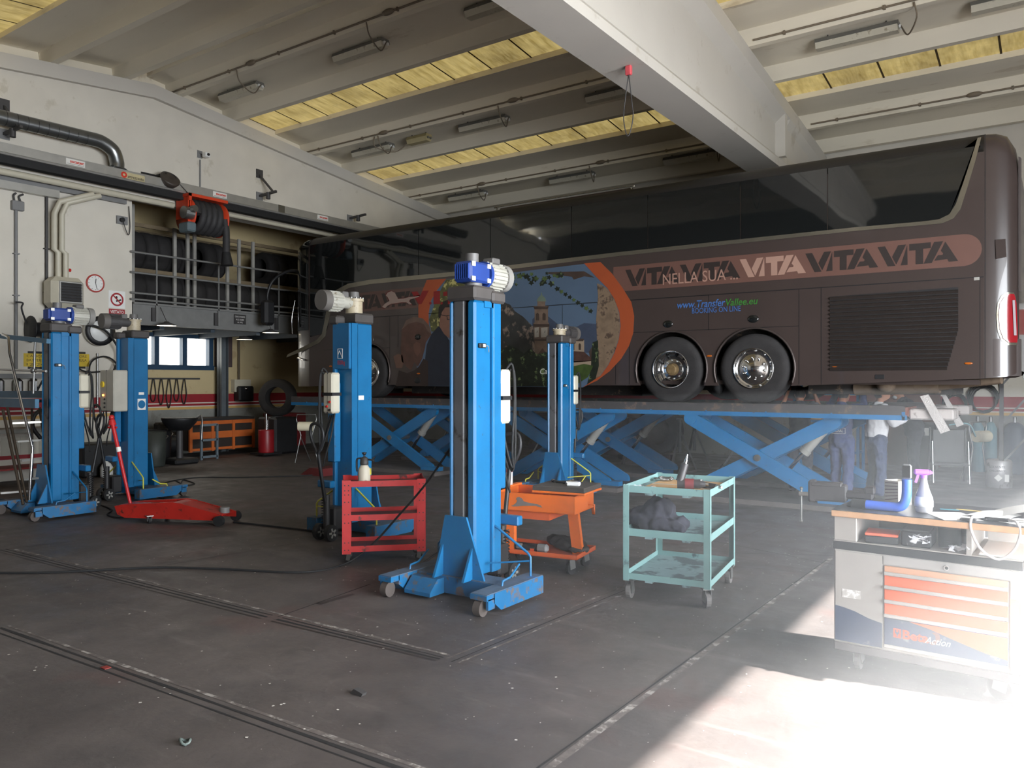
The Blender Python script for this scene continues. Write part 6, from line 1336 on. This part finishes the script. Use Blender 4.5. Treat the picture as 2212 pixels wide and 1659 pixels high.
build(G().rb(p.x-.04,p.y-.03,5.66,p.x+.04,p.y+.03,5.78,.01), 'red_plug', mat('plug_red',(206,84,90),.4), t)
build(G().tube([(p.x,p.y,5.68),(p.x-.05,p.y,5.35),(p.x-.07,p.y,5.1),(p.x-.01,p.y,4.88),(p.x+.06,p.y,5.1),(p.x+.04,p.y,5.35),(p.x,p.y,5.68)],.007,6), 'cable', DGREY, t)
# ================================================================ PEOPLE UNDER THE COACH
def limb(g, pts, rs):
    for i in range(len(pts)-1):
        a, b_ = Vector(pts[i]), Vector(pts[i+1]); n = max(3,int((b_-a).length/.03))
        for k in range(n+1):
            t_ = k/n; g.ell(a.lerp(b_,t_), rs[i]+(rs[i+1]-rs[i])*t_, 10)
def rem(o, v=.012, it=6):
    r_ = o.modifiers.new('r','REMESH'); r_.mode = 'VOXEL'; r_.voxel_size = v; r_.use_smooth_shade = True
    s_ = o.modifiers.new('s','SMOOTH'); s_.iterations = it; s_.factor = .6
SKINS = [mat('skin_a',(196,140,112),.55,var=.06),mat('skin_b',(170,116,90),.55,var=.06)]
def person(loc, rz, label, pose, top, legs, hair, skin, shoe=RUBBER, mask=False, extra=None):
    t = thing('person', loc, label, 'person', rz)
    J = pose
    g = G()
    pel, ch, nk, hd = (Vector(J[k]) for k in ('pelvis','chest','neck','head'))
    limb(g, [pel,ch,nk], [.13,.15,.06]); limb(g, [nk,hd-(hd-nk)*.3],[.055,.055])
    hdv = J.get('hdir', Vector((0,-1,0))).normalized() if not isinstance(J.get('hdir'), tuple) else Vector(J['hdir']).normalized()
    up_ = Vector((0,0,1)); up_ = (up_-hdv*up_.dot(hdv)).normalized(); sd = hdv.cross(up_)
    R = Matrix((sd, hdv, up_)).transposed()
    g.ell(hd, (.075,.095,.115), 16, R); g.ell(hd+hdv*.035-up_*.06, (.05,.06,.05), 12, R); g.ell(hd+hdv*.10-up_*.015, (.012,.018,.024), 8, R); g.ell(hd+hdv*.09-up_*.06,(.022,.01,.008),8,R); g.ell(hd+hdv*.085+up_*.028,(.045,.012,.01),8,R)
    for s_ in (-1,1): g.ell(hd+sd*s_*.077-hdv*.005-up_*.005, (.012,.022,.034), 8, R)
    for s_ in ('l','r'):
        sh, el, wr = (Vector(J[k+s_]) for k in ('sh','el','wr')); limb(g, [ch+(sh-ch)*.5, sh, el, wr], [.10,.058,.042,.028])
        dv = (wr-el).normalized(); pl = wr+dv*.05; g.ell(pl, (.034,.040,.024), 10); sx = dv.cross(Vector((0,1,0))).normalized() if abs(dv.y) < .9 else Vector((1,0,0))
        for k in range(4):
            o_ = sx*(-.027+.018*k); ln = (.065,.075,.07,.055)[k]; bend = Vector((0,-.02,0)); limb(g, [pl+o_+dv*.02, pl+o_+dv*(.02+ln*.5), pl+o_*.9+dv*(.02+ln*.85)+bend], [.010,.0095,.0085])
        limb(g, [pl-sx*.03, pl-sx*.055+dv*.025, pl-sx*.06+dv*.05], [.012,.011,.009])
        hp, kn, an = (Vector(J[k+s_]) for k in ('hp','kn','an')); limb(g, [hp,kn,an], [.085,.058,.040]); limb(g, [an, an+Vector((0,-.12,-.05))],[.04,.03])
    body_ = build(g, 'body', skin, t); rem(body_, .010)
    g = G()
    for s_ in (-1,1): g.ell(hd+hdv*.083+sd*s_*.03+up_*.012,(.012,.008,.008),8,R)
    build(g, 'eyes', WHITEP, t)
    if hair: g = G().ell(hd-hdv*.014+up_*.022,(.083,.097,.108),16,R); build(g, 'hair', hair, t)
    g = G()      # trousers
    limb(g, [pel+Vector((0,0,.10)), pel], [.150,.165])
    for s_ in ('l','r'):
        hp, kn, an = (Vector(J[k+s_]) for k in ('hp','kn','an')); limb(g, [hp,(hp+kn)/2,kn,(kn+an)/2,an+Vector((0,0,.03))], [.118,.10,.084,.082,.086])
    tr = build(g, 'trousers', legs, t); rem(tr, .012, 3); d = tr.modifiers.new('d','DISPLACE'); d.texture = TXN; d.strength = .035
    g = G(); limb(g, [pel+Vector((0,0,.08)),(pel+ch)/2,ch,nk-(nk-ch)*.25], [.165,.165,.175,.10])
    for s_ in ('l','r'):
        sh, el, wr = (Vector(J[k+s_]) for k in ('sh','el','wr')); e_ = el if J.get('short') else wr.lerp(el,.12); limb(g, [ch+(sh-ch)*.5,sh]+([el] if not J.get('short') else [])+[sh.lerp(el,.55) if J.get('short') else e_], [.11,.078,.060,.052] if not J.get('short') else [.11,.078,.066])
    st_ = build(g, 'shirt', top, t); rem(st_, .012, 3); d = st_.modifiers.new('d','DISPLACE'); d.texture = TXN; d.strength = .03
    for s_ in ('l','r'):
        an = Vector(J['an'+s_]); g = G().ell(an+Vector((0,-.06,-.045)),(.05,.14,.045),12).ell(an+Vector((0,0,-.01)),(.05,.06,.06),10); o = build(g, 'shoe', shoe, t); rem(o, .012, 2)
    if mask: build(G().ell(hd+hdv*.062-up_*.045,(.058,.055,.048),12,R), 'face_mask', mat('mask_white',(232,230,230),.8,var=.02), t)
    if extra: extra(t)
    return t
def pose(lean=0, side=0, hd=(0,0,0), arms='up', hdir=(0,-1,0), h=1.0, short=False, step=.0):
    pel = (0,0,.90*h); ch = (side*.5, -lean*.7, 1.27*h); nk = (side*.9, -lean, 1.43*h); hp_ = (nk[0]+hd[0], nk[1]-.03+hd[1], 1.56*h+hd[2])
    d = dict(pelvis=pel, chest=ch, neck=nk, head=hp_, hdir=Vector(hdir), short=short)
    for s_, k in ((-1,'l'),(1,'r')):
        d['sh'+k] = (ch[0]+s_*.19, ch[1], 1.38*h)
        if arms == 'up': d['el'+k] = (ch[0]+s_*.27, ch[1]-.16, 1.40*h); d['wr'+k] = (ch[0]+s_*.20, ch[1]-.24, 1.58)
        elif arms == 'fwd': d['el'+k] = (ch[0]+s_*.24, ch[1]-.12, 1.14*h); d['wr'+k] = (ch[0]+s_*.12, ch[1]-.36, 1.22*h)
        else: d['el'+k] = (ch[0]+s_*.25, ch[1]+.02, 1.08*h); d['wr'+k] = (ch[0]+s_*.22, ch[1]-.10, .86*h)
        d['hp'+k] = (s_*.09, 0, .88*h); d['kn'+k] = (s_*.11, -.02-step*s_*.5, .47*h); d['an'+k] = (s_*.12, .02-step*s_, .085)
    return d
OVR = mat('navy_overall', (58,68,104), .9, var=.18, sc=12, bump=.5, bsc=20); JEAN = mat('blue_jeans', (54,64,92), .9, var=.22, sc=12, bump=.5, bsc=25); WSH = mat('white_shirt', (226,224,226), .85, var=.04, bump=.3, bsc=20); DKC = mat('dark_clothes', (36,38,46), .9, var=.2, sc=12, bump=.5, bsc=20); HB = mat('hair_brown', (40,32,28), .8, var=.2, sc=40, bump=.6, bsc=60); HG = mat('hair_grey', (150,144,138), .8, var=.2, sc=40)
def backprint(t):
    o = textfit('MONDIAL', -.12, .12, 1.01, 1.06, .185, WHITET, t, face='-Y', bold=.01); o.data.transform(Matrix.Rotation(pi,4,'Z'))
    o.data.transform(Matrix.Translation((0,.0,0)))
    g = G()
    for a_, b_ in (((-.16,.99),(.16,.99)),((-.16,1.08),(.16,1.08)),((-.16,.99),(-.16,1.08)),((.16,.99),(.16,1.08))): g.bar((a_[0],.187,a_[1]),(b_[0],.187,b_[1]),.003,.006)
    build(g, 'print_frame', WHITET, t)
# local facing is -y; turn so that backs or sides show as in the photo
x1 = at(1818,900,Y=12.72).x; person((x1,12.72,0), pi-.25, 'person in navy overalls with white back print, arms raised under the coach', pose(hd=(.0,-.06,.02), h=.985, step=.05), OVR, OVR, HB, SKINS[1], extra=None)
pp_ = COL.objects['person']; 
def bp2(t, h=.985):
    o = textfit('MONDIAL', -.12, .12, 1.0, 1.045, 0, WHITET, None, face='-Y', bold=.01); o.data.transform(Matrix.Translation((0,.192,0)) @ Matrix.Rotation(pi,4,'Z')); o.parent = t
    g = G()
    for a_, b_ in (((-.15,.98),(.15,.98)),((-.15,1.065),(.15,1.065)),((-.15,.98),(-.15,1.065)),((.15,.98),(.15,1.065))): g.bar((a_[0],.192,a_[1]),(b_[0],.192,b_[1]),.003,.006)
    build(g, 'print_frame', WHITET, t)
bp2(pp_)
x1 = at(1893,930,Y=12.95).x; person((x1,12.95,0), 2.2, 'person in white shirt and blue jeans looking up beneath the coach', pose(lean=.04, hd=(0,-.02,.03), hdir=(-.3,-.8,.45), arms='fwd', h=.99), WSH, JEAN, HB, SKINS[0])
x1 = at(1975,930,Y=15.0).x; person((x1,15.0,0), -1.3, 'bald person in dark clothes with white face mask leaning in by the coach tail', pose(lean=.18, hd=(0,-.05,-.02), hdir=(0,-.75,-.4), arms='fwd', h=1.02), DKC, DKC, None, SKINS[0], mask=True)
x1 = at(1728,930,Y=12.75).x; person((x1,12.75,0), pi+.2, 'person in dark work clothes with bare forearms behind the rear wheel', pose(h=.99, short=True, hd=(0,-.05,.01)), DKC, DKC, HB, SKINS[1])
# ================================================================ BEHIND AND BESIDE THE LIFT
t = thing('spare_wheel', (at(1418,950,Y=15.6).x,15.6,0), 'dark truck wheel standing on the floor behind the lift', 'wheel'); g = tyre_mesh(.52,.3); g.rot(Matrix.Translation((0,0,.72))); build(g, 'tyre', TYREM, t); build(G().lathe([(.3,0),(.28,.05),(.12,.12),(0,.12)],(0,0,.72),'Y',28), 'rim', mat('rim_grey',(120,116,112),.5,metal=.4), t); build(G().bb(-.3,.05,0,.3,.3,.2), 'wheel_block', BLACKM, t)
def stand(px, Y, label):
    t = thing('jack_stand', (at(px,980,Y=Y).x,Y,0), label, 'jack stand')
    for k in range(3): a = 2*pi*k/3+.4; build(G().bar((.03*cos(a),.03*sin(a),.75),(.33*cos(a),.33*sin(a),0),.035,.035), 'leg', mat('stand_grey',(84,84,86),.6,var=.1), t)
    build(G().cyl((0,0,.35),(0,0,1.0),.035,n=10).cyl((0,0,1.0),(0,0,1.03),.07,n=12), 'column', mat('stand_grey',(84,84,86),.6,var=.1), t)
stand(1362,14.9,'grey tripod jack stand left of the dark truck wheel'); stand(1468,14.8,'grey tripod jack stand right of the dark truck wheel'); stand(1500,15.4,'grey tripod jack stand furthest right behind the scissor arms')
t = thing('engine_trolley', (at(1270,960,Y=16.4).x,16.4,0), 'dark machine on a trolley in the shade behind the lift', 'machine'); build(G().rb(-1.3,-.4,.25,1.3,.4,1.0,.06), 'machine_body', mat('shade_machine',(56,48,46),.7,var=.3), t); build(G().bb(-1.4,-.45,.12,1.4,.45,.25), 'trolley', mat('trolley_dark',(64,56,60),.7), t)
for x in (-1.1,1.1): build(G().cyl((x,-.42,.09),(x,-.36,.09),.09,n=14), 'wheel', RUBBER, t)
t = thing('shelf_rack', (at(1790,980,Y=16.6).x,16.6,0), 'blue steel shelf rack with cardboard boxes by the back wall', 'rack'); 
for x in (-.6,.6):
    for y in (-.25,.25): build(G().bb(x-.025,y-.025,0,x+.025,y+.025,1.75), 'upright', BLUE, t)
for z in (.35,.95,1.5): build(G().bb(-.6,-.25,z,.6,.25,z+.05), 'shelf', BLUE, t)
for k,(x,z,L_) in enumerate(((-.25,1.0,'small brown carton on the blue shelf rack, middle shelf'),(.3,.4,'brown carton on the low shelf of the blue rack'))):
    p = place(t,x,0,z); o = build(G().rb(-.14,-.15,0,.14,.15,.2,.004), 'carton', mat('cardboard',(196,160,118),.85,var=.06)); o.location = p; tagthing(o, L_, 'box')
t = thing('door_panel', (at(1945,950,Y=18.3).x,18.3,0), 'brown panel door leaning against the back wall behind the dark-clothed person', 'panel'); build(G().bb(-.75,-.03,0,.75,.03,1.7), 'panel', mat('brown_panel',(96,62,54),.6,var=.1), t)
# hose coils, hanging things
p = at(2122,858,Y=18.45)
def coil(px, py, r, label, n=4):
    p = at(px,py,Y=18.42); g = G()
    for k in range(n): g.tube([(p.x+(r-.02*k)*cos(a)+.01*k,p.y-.015*k,p.z-.02*k+(r*1.05-.01*k)*sin(a)) for a in [2*pi*i/16 for i in range(16)]],.016,6,curve=False,closed=True)
    g.cyl((p.x,p.y-.06,p.z+r),(p.x,18.5,p.z+r),.02,n=8); single(g,'hose_coil',RUBBER,label,'hose')
coil(2123,858,.27,'coiled black hose hung on the back wall right of the coach tail'); coil(2062,872,.22,'black hose coil on the back wall behind the hanging ramps',3)
p = at(2160,845,Y=18.45); single(G().tube([(p.x,p.y,p.z+.2),(p.x+.02,p.y,p.z),(p.x-.06,p.y-.01,p.z-.18)],.03,6),'hanging_wrench',BLACKM,'black bent wrench hanging on the back wall beside the hose coil','wrench')
t = thing('step_stool', (at(2050,1040,z=0).x,at(2050,1040,z=0).y,0), 'small grey folding step stool with dark panel by the back wall', 'step stool', .3)
build(G().rb(-.26,-.03,.28,.24,.0,.92,.01), 'backrest_panel', DGREY, t); build(G().rb(-.30,-.28,.30,.26,.0,.34,.01), 'step', DGREY, t)
for x in (-.30,.26): build(G().tube([(x,-.28,.0),(x,-.18,.72)],.018,8,curve=False).tube([(x,.12,0),(x,-.02,.95)],.018,8,curve=False), 'leg_frame', CHROME, t)
build(G().tube([(.0,.0,1.0),(.30,.0,1.02),(.42,.0,.80)],.014,6), 'hand_loop', mat('teal_tube',(110,150,158),.4), t)
p = at(2158,1052,z=0); t = thing('solvent_drum', (p.x,p.y,0), 'small silver solvent drum with diamond label by the back wall', 'drum'); build(G().lathe([(0,0),(.19,0),(.19,.44),(.17,.46),(0,.45)],n=28), 'drum_body', mat('drum_silver',(176,172,172),.4,metal=.4,var=.06,dirt=(120,112,108),damt=.4), t)
textfit('SOLVENTE', -.13,.10,.33,.37,-.192,BLACKT,t); textfit('DILUENTE', -.12,.10,.27,.30,-.192,BLACKT,t); build(G().prism([(-.06,.17),(0,.23),(.06,.17),(0,.11)],'Y',-.194,-.19),'diamond_label',WHITET,t); build(G().bb(.09,-.185,.11,.15,-.17,.23),'white_label',WHITET,t)
for k,(px,L_) in enumerate(((2112,'tall teal gas cylinder, left of the pair by the back wall'),(2140,'tall teal gas cylinder, right of the pair by the back wall'),(2192,'dark blue drum at the picture edge by the back wall'))):
    p = at(px,1010,Y=17.9); t = thing('gas_cylinder', (p.x,17.9,0), L_, 'gas cylinder'); r_ = .11 if k<2 else .2; build(G().lathe([(0,0),(r_,0),(r_,.85),(r_*.6,.95),(r_*.3,.98),(0,.98)],n=20),'cylinder_body',mat('cyl_teal',(90,128,138),.5,var=.08) if k<2 else mat('drum_blue',(50,62,80),.5),t); build(G().cyl((0,0,.97),(0,0,1.08),.03,n=8),'valve',STEEL,t)
p = at(1990,905,Y=18.3); t = thing('black_bag', (at(2000,930,Y=17.6).x,17.6,0), 'dark box stack with white labels beside the gas cylinders', 'boxes'); build(G().rb(-.25,-.2,0,.2,.2,.95,.03),'case',BLACKM,t); build(G().bb(-.1,-.204,.7,.1,-.2,.85),'label',WHITET,t)
t.name = 'equipment_case'
# truss and white machine right of the coach tail
tx = at(2200,700,Y=14.9).x
t = thing('steel_truss_stand', (tx,15.3,0), 'tall grey steel truss stand behind the coach rear corner', 'stand')
for x in (-.25,.25): build(G().bb(x-.03,-.03,0,x+.03,.03,5.0), 'mast', DGREY, t)
for k in range(7): build(G().bar((-.25,0,.4+.65*k),(.25,0,1.05+.65*k),.03,.03), 'brace', GREYP, t)
p = at(2204,700,Y=14.6); t = thing('hoist_unit', (p.x+.12,14.9,0), 'white and red hoist unit mounted behind the coach rear lamp', 'machine'); build(G().rb(-.10,-.15,1.8,.2,.1,3.0,.02), 'housing', WHITEP, t); build(G().rb(-.12,-.16,2.5,.22,-.1,2.9,.01), 'red_panel', REDPL, t); build(G().cyl((0,0,0),(0,0,1.8),.05,n=8), 'leg', STEEL, t)
# ================================================================ CABLES AND BITS ON THE FLOOR
def fl(px, py): p = at(px,py,z=.012); return (p.x,p.y,.012)
def fcable(pts, r, label, m=RUBBER, name='floor_cable'):
    g = G().tube([(q[0],q[1],max(r+.001,q[2])) for q in pts], r, 6, sub=6); return single(g, name, m, label, 'cable')
up1 = at(985,930,X=None,Y=5.6)
fcable([fl(-40,1238),fl(120,1236),fl(330,1226),fl(480,1229),fl(650,1236),fl(740,1220),at(800,1180,Y=5.45),at(860,1115,Y=5.45),at(920,1045,Y=5.4),at(975,965,Y=5.35)],.011,'long black cable snaking over the floor and rising to the nearest blue column')
fcable([fl(505,1128),fl(580,1136),fl(690,1149),fl(760,1160)],.012,'black cable from the red trolley jack to the pump handle wheels')
fcable([fl(880,1240),fl(930,1205),fl(975,1172),fl(1010,1150)],.010,'short dark cable behind the nearest blue column')
fcable([fl(330,1070),fl(350,1045),fl(420,1032),fl(520,1031),fl(640,1028),fl(760,1020)],.010,'thin dark cable across the floor in the shade')
fcable([fl(390,1050),fl(395,1037),fl(410,1040),fl(420,1045),fl(400,1048),fl(380,1038)],.010,'small dark cable knot on the shaded floor')
fcable([fl(200,1085),fl(240,1100),fl(232,1112),fl(260,1118),fl(300,1112)],.010,'dark cable curling beside the red trolley jack tail')
fcable([fl(300,1062),fl(330,1072),fl(420,1090),fl(520,1110)],.009,'thin dark cable by the second blue column foot')
random.seed(11)
o = build(G().add([(0,0,0),(.012,0,0),(.014,.009,.002),(.003,.012,0)],[(0,1,2,3)]), 'tmp', WHITET); me0 = o.data; bpy.data.objects.remove(o)
g = G()
for k in range(900):
    if k < 600: x = random.uniform(-7.5,-.9); y = random.uniform(2.2,12)
    else: x = -3.2+random.gauss(0,1.0); y = 8.2+random.gauss(0,1.6)
    s_ = random.uniform(.003,.011); a = random.uniform(0,6); g.add([(x+s_*cos(a+q)*random.uniform(.6,1.2),y+s_*sin(a+q)*random.uniform(.6,1.2),.003) for q in (0,1.6,3.1,4.7)],[(0,1,2,3)])
single(g, 'paint_flakes', mat('flake_white',(206,200,192),.8,var=.1), 'white paint flakes scattered over the workshop floor', 'flakes', kind='stuff')
def bit(px, py, g, m, label, cat):
    p = at(px,py,z=0); o = build(g, 'floor_scrap', m); o.location = (p.x,p.y,.002); return tagthing(o, label, cat)
bit(775,1500,G().prism([(-.05,0),(.04,0),(.05,.018),(-.02,.03)],'Y',-.02,.015),DGREY,'small dark folded scrap on the dusty middle of the floor','scrap')
bit(400,1607,G().tube([(.03*cos(a),.02*sin(a),.012+.008*sin(2*a)) for a in [2*pi*i/10 for i in range(10)]],.007,6,curve=False,closed=True),mat('ring_grey',(86,96,92),.6),'small grey ring clip lying near the camera','clip')
bit(228,1443,G().bb(-.025,-.02,0,.03,.02,.004),mat('scrap_red',(130,44,38),.7),'small red scrap on the long floor joint','scrap')
